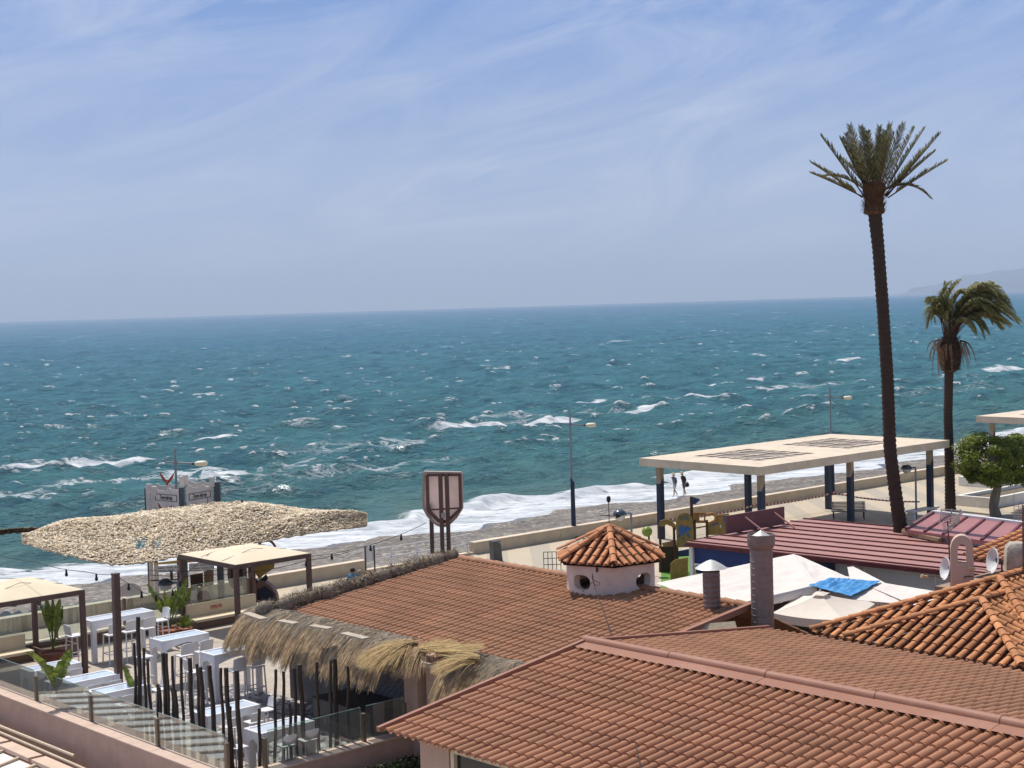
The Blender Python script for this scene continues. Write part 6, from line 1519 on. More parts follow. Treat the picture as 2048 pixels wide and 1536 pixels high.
for k in range(7): mb.box(p+(pA[0]-pA[1]).normalized()*(.055*k)+Vector((0,0,.012*((k*37)%3-1))),(.035,.004,.05+.012*(k%2)),(pA[1]-pA[0]).normalized())
build('faded_print',mb,mat('faded_print',(.25,.2,.19),.8),t,world=True)
mb=MB(); p=G(1560,1262,1.6); 
for k in range(4): mb.tube([p+Vector((.2*math.cos(k*1.57),.2*math.sin(k*1.57),-.5)),p+Vector((-.1*math.cos(k*1.57),-.1*math.sin(k*1.57),.1))],.02,5)
mb.box(p+Vector((0,0,.1)),(.42,.42,.04)); mb.box(p+Vector((.2,0,.35)),(.04,.4,.4)); tag(build('folding_chair',mb,M_black,origin=p),'dark folding chair in the shade under the parasol','chair')
# ------------------------------------------------------------------ playground
YP_=70.5
M_ply=mat('ochre_board',(.25,.165,.045),.65,.2,4,dirt=.25,dcol=(.12,.085,.04)); M_plyo=mat('orange_board',(.34,.16,.05),.65,.2,4); M_blue=mat('blue_paint',(.035,.11,.30),.6,.2,6); M_pd=mat('brown_post',(.055,.03,.018),.6,.3,5)
pg0=atY(1375,1150,YP_); t=thing('playground_tower','ochre wooden play tower with an arch, a round-topped painted panel and a blue pennant','play tower',(pg0.x,YP_,0),0)
def PG(px,py,dy=0): return atY(px,py,YP_+dy)
def board(outline,dy,m,name,th=.06,parent=None,mi=0):
    mb=MB(); mb.prism([PG(x,y,dy) for x,y in outline],(0,th,0)); return build(name,mb,m,parent or t,world=True)
# round-topped panel
ol=[(1354,1095),(1352,1045)]+[(1369-17*math.cos(math.pi*k/12),1043-18*math.sin(math.pi*k/12)) for k in range(13)]+[(1388,1076),(1388,1094)]
pn=board(ol,0,M_ply,'panel')
def patch(pts,m,dy=-.012,name='painted_shape'): mb=MB(); mb.prism([PG(x,y,dy) for x,y in pts],(0,.01,0)); return build(name,mb,m,pn,world=True)
def oval(cx,cy,rx,ry,rot=0): return [(cx+rx*math.cos(q)*math.cos(rot)-ry*math.sin(q)*math.sin(rot),cy+rx*math.cos(q)*math.sin(rot)+ry*math.sin(q)*math.cos(rot)) for q in np.linspace(0,6.283,15)[:-1]]
for dd_,o_ in enumerate((oval(1368,1060,7,6),oval(1361,1056,3.2,8,.35),oval(1377,1057,3,7,-.75),oval(1376,1070,2.2,6,-.6),oval(1360,1069,2.2,7,.3),oval(1366,1067,2,5,-.1))): patch(o_,M_blue,-.010-.0012*dd_)
patch([(1366,1047),(1369,1043),(1373,1047),(1371,1053),(1367,1053)],M_plyo)
patch([(1362,1076),(1366,1074),(1370,1077),(1369,1081),(1364,1080)],mat('grey_paint',(.11,.12,.10),.7)); patch([(1368,1089),(1373,1086),(1374,1092),(1369,1093)],M_blue)
patch([(1358,1036),(1364,1031),(1374,1032),(1379,1037),(1376,1042),(1370,1038),(1363,1041)],mat('grey_paint',(.11,.12,.10)))
# arch
ar=[(1318,1053),(1320,1042),(1331,1038),(1342,1041),(1352,1050),(1352,1060),(1348,1060),(1343,1053),(1333,1049),(1326,1053),(1321,1055)]
board(ar,.1,M_ply,'arch')
for x,y0,y1 in ((1321,1052,1150),(1349,1055,1150),(1355,1090,1160),(1390,1040,1120),(1414,1040,1080)):
    mb=MB(); a=PG(x,y0,.15); b=PG(x,y1,.15); mb.box(((a+b)/2),(.11,.11,(a-b).length)); build('post',mb,M_pd,t,world=True)
mb=MB(); a=PG(1384,993,.3); b=PG(1384,1120,.3); mb.box((a+b)/2,(.13,.13,(a-b).length)); build('flag_post',mb,M_pd,t,world=True)
mb=MB(); mb.prism([PG(1386,994,.3),PG(1401,999,.3),PG(1390,1009,.3),PG(1386,1008,.3)],(0,.03,0)); build('pennant',mb,mat('navy_pennant',(.02,.04,.13),.6),t,world=True)
# right-hand panels with cut openings
def panel_hole(x0,y0,x1,y1,hx0,hy0,hx1,hy1,dy,m,name='panel'):
    mb=MB()
    for q in ([(x0,y0),(x1,y0),(x1,hy0),(x0,hy0)],[(x0,hy1),(x1,hy1),(x1,y1),(x0,y1)],[(x0,hy0),(hx0,hy0),(hx0,hy1),(x0,hy1)],[(hx1,hy0),(x1,hy0),(x1,hy1),(hx1,hy1)]): mb.prism([PG(a,b,dy) for a,b in q],(0,.06,0))
    return build(name,mb,m,t,world=True)
panel_hole(1387,1025,1411,1046,1399,1031,1408,1041,.6,M_plyo)
ol=[(1412,1070),(1412,1052),(1418,1047),(1428,1045),(1434,1036),(1434,1030),(1458,1027),(1458,1070)]
p2=board(ol,.3,M_ply,'panel')
pn=p2; patch([(1424,1049),(1436,1045),(1436,1048),(1425,1052)],M_blue,.28); patch([(1447,1034),(1457,1032),(1457,1044),(1448,1045)],M_blue,.28); patch([(1440,1050),(1442,1050),(1442,1055),(1440,1055)],M_whitemetal,.28); patch([(1436,1036),(1445,1034),(1445,1046),(1437,1047)],M_plyo,.28)
mb=MB(); mb.tube([PG(1413,1029,.3),PG(1425,1027,.3),PG(1432,1033,.3),PG(1430,1041,.3),PG(1422,1045,.3),PG(1413,1048,.3)],.07,8); build('curved_rail',mb,M_plyo,t,world=True,smooth=True)
mb=MB(); mb.prism([PG(1324,1086,-.3),PG(1352,1080,.9),PG(1353,1090,.9),PG(1326,1090,-.3)],(0,0,-.06)); mb.beam(PG(1392,1056,.5),PG(1414,1052,.5),.05,.06); build('deck',mb,M_plyo,t,world=True)
ol=[(1318,1150),(1318,1093),(1353,1093),(1353,1150)]; board(ol,.25,mat('dark_board',(.05,.032,.016),.7),'lower_panel')
ol=[(1341,1165),(1341,1128),(1345,1124),(1352,1119),(1376,1115),(1376,1165)]; pn=board(ol,-2.2,M_ply,'front_panel')
mb=MB(); mb.prism([PG(1353,1103,.2),PG(1378,1098,.2),PG(1378,1112,.2),PG(1353,1114,.2)],(0,.05,0)); build('navy_skirt',mb,mat('navy_pennant',(.02,.04,.13)),t,world=True)
# green ball lamp on a post
p=atY(1294,1063,70); t=thing('play_ball','green round play ball on a dark post by the turret','play ball',(p.x,p.y,0),0)
mb=MB(); mb.lathe((0,0,p.z),[(.001,.24)]+[(.24*math.sin(a),.24*math.cos(a)) for a in np.linspace(.2,2.95,14)]+[(.001,-.24)],20); build('ball',mb,mat('lime_green',(.20,.26,.035),.4,.15,6),t,smooth=True)
mb=MB(); mb.lathe((-.02,-.12,p.z+.02),[(.13,-.06),(.14,0),(.10,.05)],12,Z=(-.3,-1,.1)); build('dimple',mb,mat('dark_green',(.07,.10,.02),.5),t)
mb=MB(); mb.tube([(0.08,0,0),(0.08,0,p.z-.1)],.045,8); build('post',mb,M_dark,t)
mb=MB(); mb.quad(G(1322,1180,.008),G(1440,1165,.008),G(1440,1095,.008),G(1322,1105,.008)); build('play_turf',mb,mat('green_turf',(.10,.22,.03),.9,.2,6),kind='structure',label='green artificial turf under the play tower')
# cafe railings near the promenade
for (x0,x1,y) in ((1088,1122,1140),):
    p=G(x0,y,0); q=G(x1,y-1,0); t=thing('bike_rack','small metal rack behind the ridge of the middle roof','rack',p,0); mb=MB()
    for k in range(5): a=p.lerp(q,k/4); mb.tube([a,a+Vector((0,0,.85))],.02,6)
    for z_ in (.25,.55,.85): mb.tube([p+Vector((0,0,z_)),q+Vector((0,0,z_))],.018,6)
    build('rack_frame',mb,M_dark,t,world=True)
p=G(993,1122,0); t=thing('litter_bin','dark slanted litter bin on the promenade before the long beach wall','bin',p,R(30)); mb=MB(); mb.prism([(-.25,-.2,0),(.25,-.2,0),(.15,-.2,.9),(-.28,-.2,1.0)],(0,.4,0)); build('bin_body',mb,mat('bin_grey',(.10,.10,.09),.6,.2,4),t); mb=MB(); mb.box((-.06,0,.98),(.42,.44,.04)); build('lid',mb,M_dark,t)
# ------------------------------------------------------------------ castle tower with lettering
YT_=66.0
p=atY(365,1230,YT_); t=thing('castle_tower','grey castle-themed play tower with lettered panels and red eagle cut-outs, rising through the net','play tower',(p.x,YT_,0),0)
def TG(px,py,dy=0): return atY(px,py,YT_+dy)
M_cst=mat('castle_grey',(.62,.565,.52),.7,.08,2,dirt=.2); M_cpost=mat('castle_post',(.085,.10,.11),.6,.15,3); M_ink=mat('dark_ink',(.03,.028,.03),.7); M_eagle=mat('eagle_red',(.30,.07,.035),.6,.15,5)
def tpost(px,ytop,dy,w=.22,m=M_cpost):
    a=TG(px,ytop,dy); mb=MB(); mb.box((a.x,a.y,a.z/2),(w,w,a.z)); build('post',mb,m,t,world=True)
tpost(294,976,0,.20); tpost(363,975,-1.2,.21); tpost(434,964,.3,.26)
def tpanel(x0,x1,ya,yb,yc0,dy0,dy1,name,th=.06):
    """crenellated panel from (x0) to (x1); ya/yb top heights px at both ends, yc0 bottom px"""
    P0,P1=TG(x0,ya,dy0),TG(x1,yb,dy1); n_=24; top=[]
    for k in range(n_+1):
        f=k/n_; q=P0.lerp(P1,f); q.z+=.10*max(0,math.sin(f*math.pi*4))**.7; top.append(q)
    b1=Vector((P1.x,P1.y,TG(x1,yc0,dy1).z)); b0=Vector((P0.x,P0.y,TG(x0,yc0,dy0).z))
    mb=MB(); mb.prism(top+[b1,b0],(0,th,0)); return build(name,mb,M_cst,t,world=True),P0,P1
pa,A0_,A1_=tpanel(305,357,983,979,1045,-.1,-1.15,'panel'); pb2,B0_,B1_=tpanel(372,424,976,972,1045,-1.1,.2,'panel')
tpanel(308,356,972,970,1000,.9,.6,'rear_panel'); tpanel(375,424,966,965,1000,1.2,1.6,'rear_panel')
for px,dy in ((301,-.08),(311,-.15),(369,-1.2),(418,.15)):
    a=TG(px,972,dy); b=TG(px,1240,dy); mb=MB(); mb.box((a+b)/2,(.17,.10,a.z-b.z)); build('pilaster',mb,M_cst,t,world=True)
for px,y,dy in ((298,980,-.1),(309,985,-.2),(364,965,-1.35),(371,962,-1.3),(424,966,.1)):
    a=TG(px,y,dy); mb=MB(); mb.box(a+Vector((0,0,.05)),(.20,.14,.42)); build('merlon',mb,M_cst,t,world=True)
def plaque(P0,P1,f0,f1,zt,zb_,txt,w):
    d=(P1-P0); d.z=0; d.normalize(); n=Vector((d.y,-d.x,0)); c=P0.lerp(P1,(f0+f1)/2); c.z=(zt+zb_)/2; W_=(P1-P0).length*(f1-f0); rz=math.atan2(d.y,d.x)
    mb=MB(); c2=c+n*.012
    for s_,q in ((1,0),(-1,0)): mb.box(c2+Vector((0,0,s_*(zt-zb_)/2)),(W_,.012,.02),d,n); mb.box(c2+d*(s_*W_/2),(.02,.013,(zt-zb_)),d,n)
    o=build('plaque_border',mb,M_ink,t,world=True)
    text_mesh(txt,.25,'lettering',M_ink,t,c+n*.02-Vector((p.x,YT_,0)),(R(90),0,rz),.003,.003,w,.0)
zt=TG(330,989,-.6).z; plaque(A0_,A1_,.12,.92,zt,zt-.27,'Torre del rey',.80)
zt=TG(398,985,-.5).z; plaque(B0_,B1_,.10,.92,zt,zt-.27,'Torre del rey',.80)
def stones(P0,P1,segs):
    d=(P1-P0); d.z=0; L_=d.length; d.normalize(); n=Vector((d.y,-d.x,0)); mb=MB()
    for (f,z,w,h) in segs: c=P0.lerp(P1,f); c.z=z; mb.box(c+n*.012,(w,.01,h),d,n)
    build('stone_line',mb,M_ink,t,world=True)
zb=TG(330,1012,-.6).z
stones(A0_,A1_,[(.05,zb+.0,.015,.25),(.12,zb-.1,.15,.015),(.3,zb-.25,.25,.015),(.3,zb-.4,.015,.25),(.8,zb-.15,.25,.015),(.8,zb-.05,.015,.2)])
stones(B0_,B1_,[(.3,zb+.05,.3,.015),(.3,zb-.1,.015,.3),(.1,zb-.25,.3,.015),(.85,zb-.05,.3,.015),(.8,zb+.1,.015,.25)])
def eagle(cx,cy,s_,dy):
    half=[(0,6),(5,4),(9,-1),(13,-7),(15.5,-14),(17,-21),(11,-13),(6.5,-7),(3,-3),(0,-1)]
    ol=[(cx+x*s_,cy+y*s_) for x,y in half]+[(cx-x*s_,cy+y*s_) for x,y in half[::-1][1:-1]]
    mb=MB(); mb.prism([TG(x,y,dy) for x,y in ol],(0,.04,0)); mb.lathe(TG(cx,cy+5*s_,dy),[(.001,.1),(.06,.05),(.05,-.06),(.001,-.1)],8); build('eagle_cutout',mb,M_eagle,t,world=True)
eagle(334,962,.88,-.3); eagle(331,1024,.95,-.85)
# lower part of the tower: sign boards, board walls, round climbing holes
for (x0,x1,y0,y1,d0,d1) in ((313,360,1133,1146,-.15,-1.1),(378,428,1127,1142,-1.1,.2)):
    P0=TG(x0,y0,d0);P1=TG(x1,y0-3,d1);Q0=TG(x0,y1,d0);Q1=TG(x1,y1-3,d1); mb=MB(); mb.prism([P0,P1,Q1,Q0],(0,.04,0)); o=build('sign_board',mb,mat('white_board',(.56,.56,.54),.6),t,world=True)
    mb=MB()
    for r_ in range(2):
        for k in range(14):
            if (k*7+r_*3)%5==0: continue
            f=(k+.5)/14; q=P0.lerp(P1,f).lerp(Q0.lerp(Q1,f),.3+.42*r_); mb.box(q+Vector((0,-.012,0)),(.04,.008,.05))
    build('small_print',mb,M_ink,o,world=True)
mb=MB(); mb.prism([TG(308,1126,-.3),TG(360,1120,-1.2),TG(428,1118,.2),TG(372,1122,.9)],(0,0,-.08)); build('yellow_edge',mb,mat('yellow_board',(.50,.30,.05),.6),t,world=True)
mb=MB(); mb.prism([TG(380,1150,-.6),TG(405,1146,-.6),TG(407,1175,-.6),TG(397,1172,-.6),(TG(392,1180,-.6)),TG(382,1182,-.6)],(0,.05,0)); build('brown_flap',mb,M_pd,t,world=True)
mb=MB(); mb.prism([TG(408,1143,-.2),TG(427,1140,-.2),TG(427,1170,-.2),TG(408,1174,-.2)],(0,.05,0)); build('tan_panel',mb,mat('tan_panel',(.26,.17,.12),.7),t,world=True)
ol=[(378,1225),(378,1185)]+[(378+50*k/10,1184-5*abs(math.sin(k*1.2))) for k in range(11)]+[(428,1215)]
mb=MB(); mb.prism([TG(x,y,-.4) for x,y in ol],(0,.05,0)); o=build('panel',mb,M_cst,t,world=True)
mb=MB(); c=TG(407,1195,-.43); mb.lathe(c,[(.001,.02),(.30,.02),(.31,0),(.27,-.02)],28,Z=(0,-1,0)); build('round_shield',mb,mat('rust_shield',(.22,.10,.07),.7,.3,6),t,world=True)
mb=MB(); mb.box(TG(336,1160,-.6),(1.5,.06,.05)); mb.box(TG(343,1149,-.7),(.10,.1,.4)); build('tower_beam',mb,M_pd,t,world=True)
for k,(x,y) in enumerate(((242,1180),(284,1180),(22,1190),(35,1205))):
    pass
ol=[(238,1193),(240,1173),(252,1166),(268,1166),(280,1172),(286,1192)]; mb=MB(); mb.prism([TG(x,y,.6) for x,y in ol],(0,.05,0)); o=tag(build('play_screen',mb,M_cst,origin=TG(262,1193,.6)),'low grey crenellated play panel left of the castle tower','panel','crenellated play screens')
for k,(x0,x1,y) in enumerate(((0,62,1224),(66,100,1212))):
    ol=[(x0,y+38),(x0,y+6)]+[(x0+(x1-x0)*q/8,y+4*math.cos(q*2)) for q in range(9)]+[(x1,y+30)]; mb=MB(); mb.prism([TG(x,y_,-3.) for x,y_ in ol],(0,.05,0)); tag(build('play_screen',mb,mat('castle_blue_grey',(.25,.31,.33),.7,.1,3),origin=TG((x0+x1)/2,y+30,-3)),('wide' if k==0 else 'narrow')+' blue-grey play panel behind the glass under the left pergola','panel','crenellated play screens')
tt=thing('castle_tower','second castle tower post group seen through the left pergola','play tower',TG(24,1220,1)-Vector((0,0,TG(24,1220,1).z)),0)
for px in (20,27,73,77): 
    a=TG(px,1178 if px<60 else 1196,1.); mb=MB(); mb.box((a.x,a.y,a.z/2),(.17,.2,a.z)); build('post',mb,M_cst if px in (20,73) else M_cpost,tt,world=True)
for px in (16,32): mb=MB(); mb.lathe(TG(px,1234,.8),[(.001,.03),(.09,.02),(.1,0),(.001,-.02)],14,Z=(0,-1,0)); build('round_knob',mb,M_dark,tt,world=True)
# brown ship-like play structure at the right of the tower
YB_=62.0
def BG(px,py,dy=0): return atY(px,py,YB_+dy)
p=BG(505,1200); t=thing('play_ship','brown ship-shaped play structure with curved panels and a yellow banner','play structure',(p.x,YB_,0),0)
M_ship=mat('ship_brown',(.23,.125,.085),.6,.15,3); M_shipd=mat('ship_dark',(.022,.025,.04),.5,.15,3)
mb=MB(); pts=[(455+16*math.cos(a)*(.9 if math.cos(a)<0 else 1.15)+14,1146+32*math.sin(a)) for a in np.linspace(0,6.283,24)[:-1]]; mb.prism([BG(x,y,.3) for x,y in pts],(0,.08,0)); build('round_panel',mb,mat('ship_tan',(.27,.165,.09),.65,.2,3),t,world=True)
mb=MB(); pts=[(462,1134),(490,1128),(492,1170),(470,1174),(462,1160)]; mb.prism([BG(x,y,.1) for x,y in pts],(0,.06,0)); build('dark_panel',mb,M_shipd,t,world=True)
for px,w in ((489,.14),(500,.16)):
    a=BG(px,1126,-.2); mb=MB(); mb.box((a.x,a.y,a.z/2),(w,.16,a.z)); build('mast_post',mb,M_ship,t,world=True)
# barrel vault on top
mb=MB(); n_=14; vs=[]; 
for d in (0,1.6):
    for k in range(n_+1):
        a=math.pi*k/n_; c=BG(533,1098,d); vs.append((c.x-.42*math.cos(a),c.y,c.z-.05+.46*math.sin(a)))
    for k in range(n_+1):
        a=math.pi*k/n_; c=BG(533,1098,d); vs.append((c.x-.33*math.cos(a),c.y,c.z-.05+.36*math.sin(a)))
m_=n_+1; fs=[]
for k in range(n_): fs+=[(k,k+1,2*m_+k+1,2*m_+k),(m_+k+1,m_+k,3*m_+k,3*m_+k+1),(k+1,k,m_+k,m_+k+1)]
mb.add(vs,fs); build('barrel_vault',mb,M_ship,t,world=True,smooth=True)
mb=MB(); mb.prism([BG(x,y,.2) for x,y in ((503,1126),(549,1122),(548,1136),(540,1142),(530,1148),(518,1158),(508,1142))],(0,.04,0)); build('yellow_banner',mb,mat('yellow_banner',(.36,.23,.045),.7,.2,5),t,world=True)
mb=MB(); mb.prism([BG(x,y,.28) for x,y in ((502,1122),(550,1118),(548,1135),(503,1140))],(0,.05,0)); build('top_panel',mb,M_ship,t,world=True)
mb=MB(); mb.prism([BG(x,y,.15) for x,y in ((503,1150),(517,1163),(532,1148),(536,1158),(520,1172),(503,1166))],(0,.06,0)); build('dark_brace',mb,M_shipd,t,world=True)
mb=MB(); pts=[(512,1205),(510,1172)]+[(512+43*math.sin(a),1205-48*math.cos(a)*.92) for a in np.linspace(.1,1.5,12)]+[(553,1206)]; mb.prism([BG(x,y,0) for x,y in pts],(0,.5,0)); build('hull',mb,M_ship,t,world=True)
mb=MB(); pts=[(514,1205),(514,1180),(530,1172),(546,1186),(552,1205)]; mb.prism([BG(x,y,-.06) for x,y in pts],(0,.05,0)); build('hull_front',mb,M_shipd,t,world=True)
# ------------------------------------------------------------------ raffia net canopy
near=[(46,1086,60.5),(90,1101,58.8),(140,1112,57.8),(185,1124,57.2),(232,1131,57),(290,1127,57.2),(340,1118,57.8),(395,1107,58.5),(440,1098,59.2),(500,1090,60),(560,1078,60.8),(620,1068,61.4),(680,1060,62),(734,1053,62.5)]
farr=[(46,1083,61),(90,1062,62),(140,1049,62.8),(185,1041,63),(232,1034,63.2),(290,1025,63.4),(340,1019,63.6),(395,1013,63.8),(440,1007,64),(500,1006,64.2),(560,1013,64.3),(620,1023,64.3),(680,1034,63.6),(734,1045,63.0)]
t=thing('raffia_net','sagging sunshade of pale raffia leaves stretched in front of the castle tower','sunshade',atY(380,1070,61),0)
nS,nT=130,40; gridp=[]
def interp(L_,f):
    x=f*(len(L_)-1); i=min(int(x),len(L_)-2); g_=x-i; a,b=L_[i],L_[i+1]; return tuple(a[k]*(1-g_)+b[k]*g_ for k in range(3))
for i in range(nS+1):
    f=i/nS; a=atY(*interp(near,f)); b=atY(*interp(farr,f)); row=[]
    for j in range(nT+1):
        g_=j/nT; p=a.lerp(b,g_); e=4*g_*(1-g_)
        p.z+=e*(.30+.40*mnoise.noise(Vector((f*7,g_*2,1)))+.10*math.sin(f*9))+.05*mnoise.noise(Vector((f*40,g_*12,4)))
        if j in (0,nT): p.z+=.07*mnoise.noise(Vector((f*60,j,9))); p.y+=.10*mnoise.noise(Vector((f*55,j,2)))
        row.append(p)
    gridp.append(row)
mb=MB(); vs=[p for r_ in gridp for p in r_]; fs=[]; rh=random.Random(4)
for i in range(nS):
    for j in range(nT):
        f=i/nS; hole=(abs(f-.375)<.018 and 8<j<17) or (abs(f-.42)<.016 and 6<j<14)
        if hole and rh.random()<.85: continue
        if rh.random()<.03: continue
        o=i*(nT+1)+j; fs.append((o,o+nT+1,o+nT+2,o+1))
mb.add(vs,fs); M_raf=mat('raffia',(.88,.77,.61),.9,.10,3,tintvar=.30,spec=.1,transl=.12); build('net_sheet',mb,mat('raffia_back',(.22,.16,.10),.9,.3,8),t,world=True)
mb=MB(); r=random.Random(8)
for k in range(34000):
    f,g_=r.random(),r.random(); 
    if k%9==0: g_=r.choice((0,1))*1.0
    if (abs(f-.375)<.016 and .22<g_<.42) or (abs(f-.42)<.014 and .16<g_<.34): 
        if r.random()<.8: continue
    x=f*nS; y=g_*nT; i=min(int(x),nS-1); j=min(int(y),nT-1); p=gridp[i][j].lerp(gridp[i+1][j],x-i).lerp(gridp[i][j+1].lerp(gridp[i+1][j+1],x-i),y-j)
    a=r.uniform(0,6.283); d=Vector((math.cos(a),math.sin(a),r.uniform(-.3,.3))).normalized(); s_=Vector((-math.sin(a),math.cos(a),r.uniform(-.35,.35))).normalized()
    L_=r.uniform(.07,.16); w=r.uniform(.025,.055); q=p+Vector((0,0,r.uniform(.0,.06))); tn=min(1,max(0,r.gauss(.55,.25)))
    c=Vector((0,0,r.uniform(.0,.04)))
    mb.add([q-d*L_*.5-s_*w*.5,q-s_*w+c,q+d*L_*.5,q+s_*w+c],[(0,1,2,3)],tn)
build('raffia_leaves',mb,M_raf,t,world=True)['kind']='stuff'
mb=MB(); r=random.Random(12)
for k in range(2200):
    f=r.random(); x=-60+f*152; y=1076-f*15+6*math.sin(f*3.1)*-1; p=atY(x,y+r.uniform(-4,4),61.5); a=r.uniform(0,6.283); d=Vector((math.cos(a),math.sin(a),r.uniform(-.8,.5)))*r.uniform(.05,.14); s_=Vector((-math.sin(a),math.cos(a),.3))*r.uniform(.02,.05)
    mb.add([p-d-s_*.3,p-s_,p+d,p+s_],[(0,1,2,3)],r.random())
build('net_tail',mb,mat('raffia_brown',(.20,.13,.07),.9,.3,6,tintvar=.6),t,world=True)
for px,yb in ((484,1150),):
    tp_=atY(px,1000 if px==484 else (1090 if px<100 else (1128 if px<300 else 1045)),60.5 if px!=484 else 64); mb=MB(); mb.tube([Vector((tp_.x,tp_.y,0)),tp_],.02 if px!=484 else .06,6); build('support_pole',mb,M_cpost if px!=484 else M_pd,t,world=True)
# ------------------------------------------------------------------ thatch
M_straw=mat('straw',(.45,.32,.19),.85,.25,6,tintvar=.55,spec=.15,transl=.15); M_straw_old=mat('grey_straw',(.225,.185,.14),.9,.3,8,tintvar=.45,spec=.1)
M_gold=mat('fresh_straw',(.47,.335,.165),.8,.2,6,tintvar=.45,spec=.15,transl=.15); M_plank=mat('pale_plank',(.42,.35,.27),.8,.15,4,dirt=.2)
def strand(mb,p,dirs,w,tint,n=5):
    """a thin blade through successive direction vectors"""
    k_=(tint*9301+w*49297*7)%1; nn=Vector((-.35+.9*(k_-.5),-.45+.9*((k_*7.3)%1-.5),1.0)); pts=[Vector(p)]
    for d in dirs: pts.append(pts[-1]+Vector(d))
    vs=[]
    for i,q in enumerate(pts):
        d=(pts[min(i+1,len(pts)-1)]-pts[max(i-1,0)]).normalized(); s_=d.cross(nn).normalized(); ww=w*(1-.75*i/(len(pts)-1)); vs+=[q-s_*ww,q+s_*ww]
    mb.add(vs,[(2*i,2*i+1,2*i+3,2*i+2) for i in range(len(pts)-1)],tint)
prof=[(25.32,3.74),(25.1,3.80),(24.85,3.79),(24.55,3.66),(24.25,3.40),(24.02,3.08),(23.88,2.74),(23.80,2.42)]
def pc(t,off=0):
    x=t*(len(prof)-1); i=min(int(x),len(prof)-2); g_=x-i; b=prof[i][0]*(1-g_)+prof[i+1][0]*g_; z=prof[i][1]*(1-g_)+prof[i+1][1]*g_
    return b,z
def fringe(label,aa0,aa1,count,seed,mats,tend=.74,wrap=True):
    r=random.Random(seed); t=thing('thatch_fringe',label,'thatch',AB((aa0+aa1)/2,24.6,3.4),0,'thatch fringes along the eave')
    mb=MB(); n_=60; m_=14; vs=[]
    for i in range(n_+1):
        for j in range(m_+1):
            f=i/n_; a=aa0+(aa1-aa0)*f; b,z=pc(tend*.80*j/m_); e=max(0,(f-.93)/.07) if wrap else 0
            vs.append(AB(a-.02*j,b-.02,z-.06-.25*e*e+.05*mnoise.noise(Vector((a*2.5,j*.4,seed)))))
    mb.add(vs,[(i*(m_+1)+j,(i+1)*(m_+1)+j,(i+1)*(m_+1)+j+1,i*(m_+1)+j+1) for i in range(n_) for j in range(m_)]); build('thatch_bed',mb,mats[1],t,world=True,smooth='all')
    for part,(m,cnt,lo,hi) in {'straw_top':(mats[1],int(count*.40),0.0,.36),'straw_fringe':(mats[0],int(count*.60),.22,.62)}.items():
        mb=MB()
        for k in range(cnt):
            a=r.uniform(aa0-.05,aa1+.1); clump=.9*mnoise.noise(Vector((a*2.6,seed,2)))+.5*mnoise.noise(Vector((a*7.1,seed,5)))
            t0=r.uniform(lo,hi); Ln=(r.uniform(.20,.34) if part=='straw_top' else r.uniform(.34,.62)); t1=min(.85+.20*clump+r.gauss(0,.05),t0+Ln+.10*clump)
            pts=[]; n2=5; da=.10+.30*clump+r.gauss(0,.09); lift=r.uniform(0,.05)+.12*max(0,clump)
            for q in range(n2+1):
                tt_=t0+(t1-t0)*q/n2; b,z=pc(min(1.0,tt_)); z-=max(0,tt_-1)*1.2; e=max(0,(a-aa1+.55)/.55) if wrap else 0
                pts.append(AB(a+da*(q/n2)**1.5*.55+.35*e*q/n2*(1 if wrap else 0),b-lift*q/n2-.02*r.random()+ .25*e*q/n2,z+lift*.5+.015*r.random()-.2*e*e))
            strand(mb,pts[0],[pts[i+1]-pts[i] for i in range(n2)],r.uniform(.009,.021),min(1,max(0,r.gauss(.48+.45*clump,.27))))
        build(part,mb,m,t,world=True)['kind']='stuff'
    return t
fringe('long hanging thatch fringe along the eave of the restaurant above the dark poles',31.6,38.95,9500,3,(M_straw,M_straw_old))
fringe('shorter ragged thatch fringe beside the verge of the nearest roof',26.6,29.3,3800,5,(M_straw,M_straw_old),wrap=False)
for k,(x0,y0,x1,y1,l) in enumerate(((492,1226,528,1238,'first'),(560,1241,592,1247,'second'),(624,1251,660,1257,'third'),(687,1266,733,1277,'last'))):
    a=G(x0,y0,3.93); b=G(x1,y1,3.93); mb=MB(); mb.beam(a,b,.24,.035); tag(build('plank',mb,M_plank,origin=(a+b)/2),'pale plank on the long thatch fringe, %s from the seaward end'%l,'plank','planks holding down the thatch')
# loose golden bundles
def bundle(label,p,d,L_,count,seed,spread=.5,droop=.5,m=None):
    r=random.Random(seed); t=thing('straw_bundle',label,'straw bundle',p,0,'loose straw bundles on the eave'); mb=MB(); d=Vector(d).normalized(); s_=d.cross(UP).normalized()
    for k in range(count):
        o=p+s_*r.gauss(0,.06)+Vector((0,0,abs(r.gauss(0,.06)))); an=r.gauss(0,spread); dd=(d*math.cos(an)+s_*math.sin(an)); l=L_*r.uniform(.55,1.1); n2=5; dirs=[]
        for q in range(n2): dirs.append((dd+Vector((0,0,.12-droop*q/n2*r.uniform(.6,1.4)))).normalized()*l/n2)
        strand(mb,o,dirs,r.uniform(.006,.012),min(1,max(0,r.gauss(.5,.28))))
    build('straw',mb,m or M_gold,t,world=True)['kind']='stuff'
bundle('fan of golden straw lying over the end of the long fringe',G(826,1294,3.80),AB(.35,-1,-.05),1.5,1300,1,.36,.85)
bundle('golden straw bundle pointing up the roof beside the eave gap',G(838,1306,3.78),AB(-.5,1,.08),1.0,700,2,.40,.15)
bundle('golden straw bundle lying flat on the tile rows',G(872,1312,3.85),AB(-1,.75,.1),1.15,800,3,.30,.15)
bundle('straw bundle hanging in the gap of the eave',G(846,1305,3.75),AB(.1,-1,-.3),1.0,600,4,.5,1.3,M_straw)
bundle('fan of golden straw lying over the ragged fringe',G(960,1326,3.95),AB(.9,-1,.0),1.15,800,5,.30,.7)
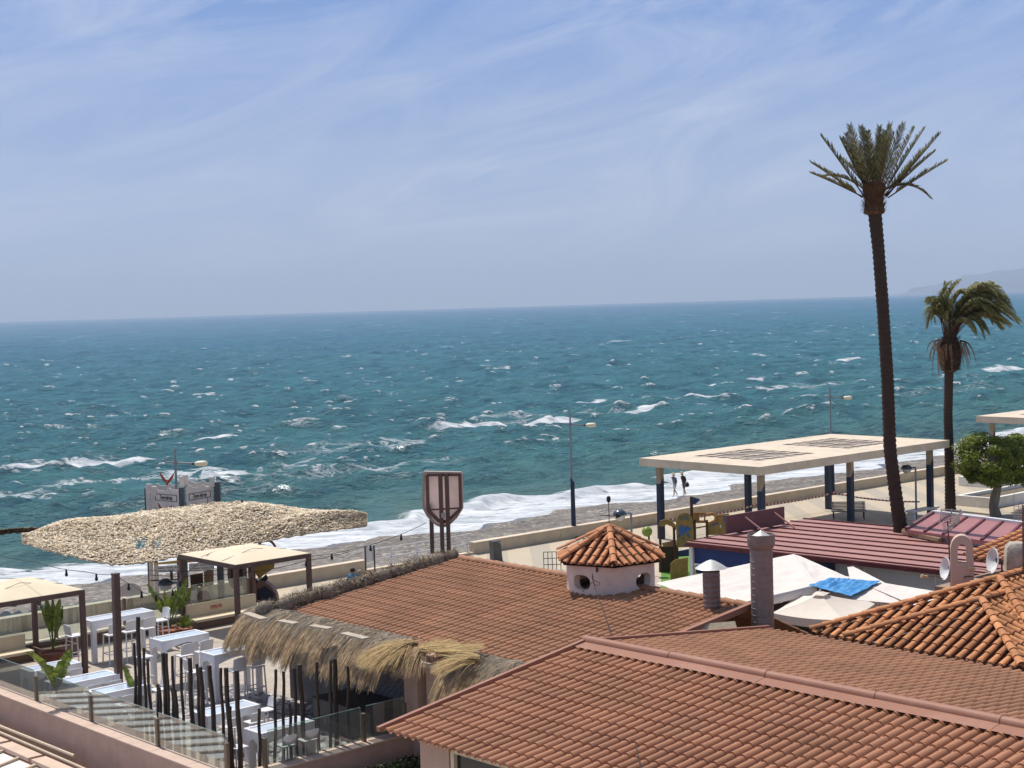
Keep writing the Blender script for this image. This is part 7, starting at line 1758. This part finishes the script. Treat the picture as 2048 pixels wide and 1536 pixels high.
# thatch roll along the seaward verge
t=thing('thatch_roll','dark thatch roll laid along the seaward verge of the middle roof','thatch',AB(38.0,28.6,3.9),0)
mb=MB(); r=random.Random(6); pts=[]; rs=[]
for k in range(40):
    f=k/39; pts.append(AB(38.05+.05*math.sin(k*.9),24.6+7.6*f,3.78+.66*f+.03*math.sin(k*1.3))); rs.append(.20+.04*math.sin(k*1.7)+.03*math.sin(k*.6))
mb.tube(pts,rs,10); build('roll_core',mb,M_straw_old,t,world=True,smooth='all')
mb=MB(); 
for k in range(5200):
    f=r.random(); i=min(int(f*39),38); c=pts[i].lerp(pts[i+1],f*39-i); a=r.uniform(0,6.283); n=(AX*math.cos(a)+UP*math.sin(a)); o=c+n*.20; dd=(BX*r.gauss(0,.8)+n*.35+AX*r.gauss(.1,.5)+UP*r.gauss(0,.3)).normalized()*r.uniform(.10,.26)
    strand(mb,o,[dd*.5,dd*.5-Vector((0,0,.03))],r.uniform(.006,.013),min(1,max(0,r.gauss(.4,.3))))
build('roll_straw',mb,mat('roll_straw',(.17,.125,.08),.9,.3,8,tintvar=.6),t,world=True)['kind']='stuff'
mb=MB()
for k in range(900):
    f=r.uniform(.55,1.0); c=AB(38.5+.3*r.random(),24.6+7.6*f,3.75+.66*f); dd=(AX*r.uniform(.2,1)+BX*r.gauss(.3,.5)+UP*r.gauss(0,.15)).normalized()*r.uniform(.15,.4); strand(mb,c,[dd*.5,dd*.5-Vector((0,0,.05))],.009,r.random())
build('loose_straw',mb,M_straw,t,world=True)['kind']='stuff'
for k,(x0,y0,x1,y1,l) in enumerate(((587,1197,660,1183,'lowest'),(775,1146,818,1138,'middle'),(790,1147,832,1135,'second'),(835,1131,872,1120,'topmost'))):
    a=atY(x0,y0,AB(38.25,27+k,0).y-1.2+.9*k); a=raypl(x0,y0,AB(38.2,28,4.1),(AX*1)); b=raypl(x1,y1,AB(38.2,28,4.1),(AX*1)); mb=MB(); mb.beam(a,b,.16,.05); tag(build('plank',mb,M_plank,origin=(a+b)/2),'pale plank along the thatch roll, the %s one'%l,'plank','planks along the thatch roll')
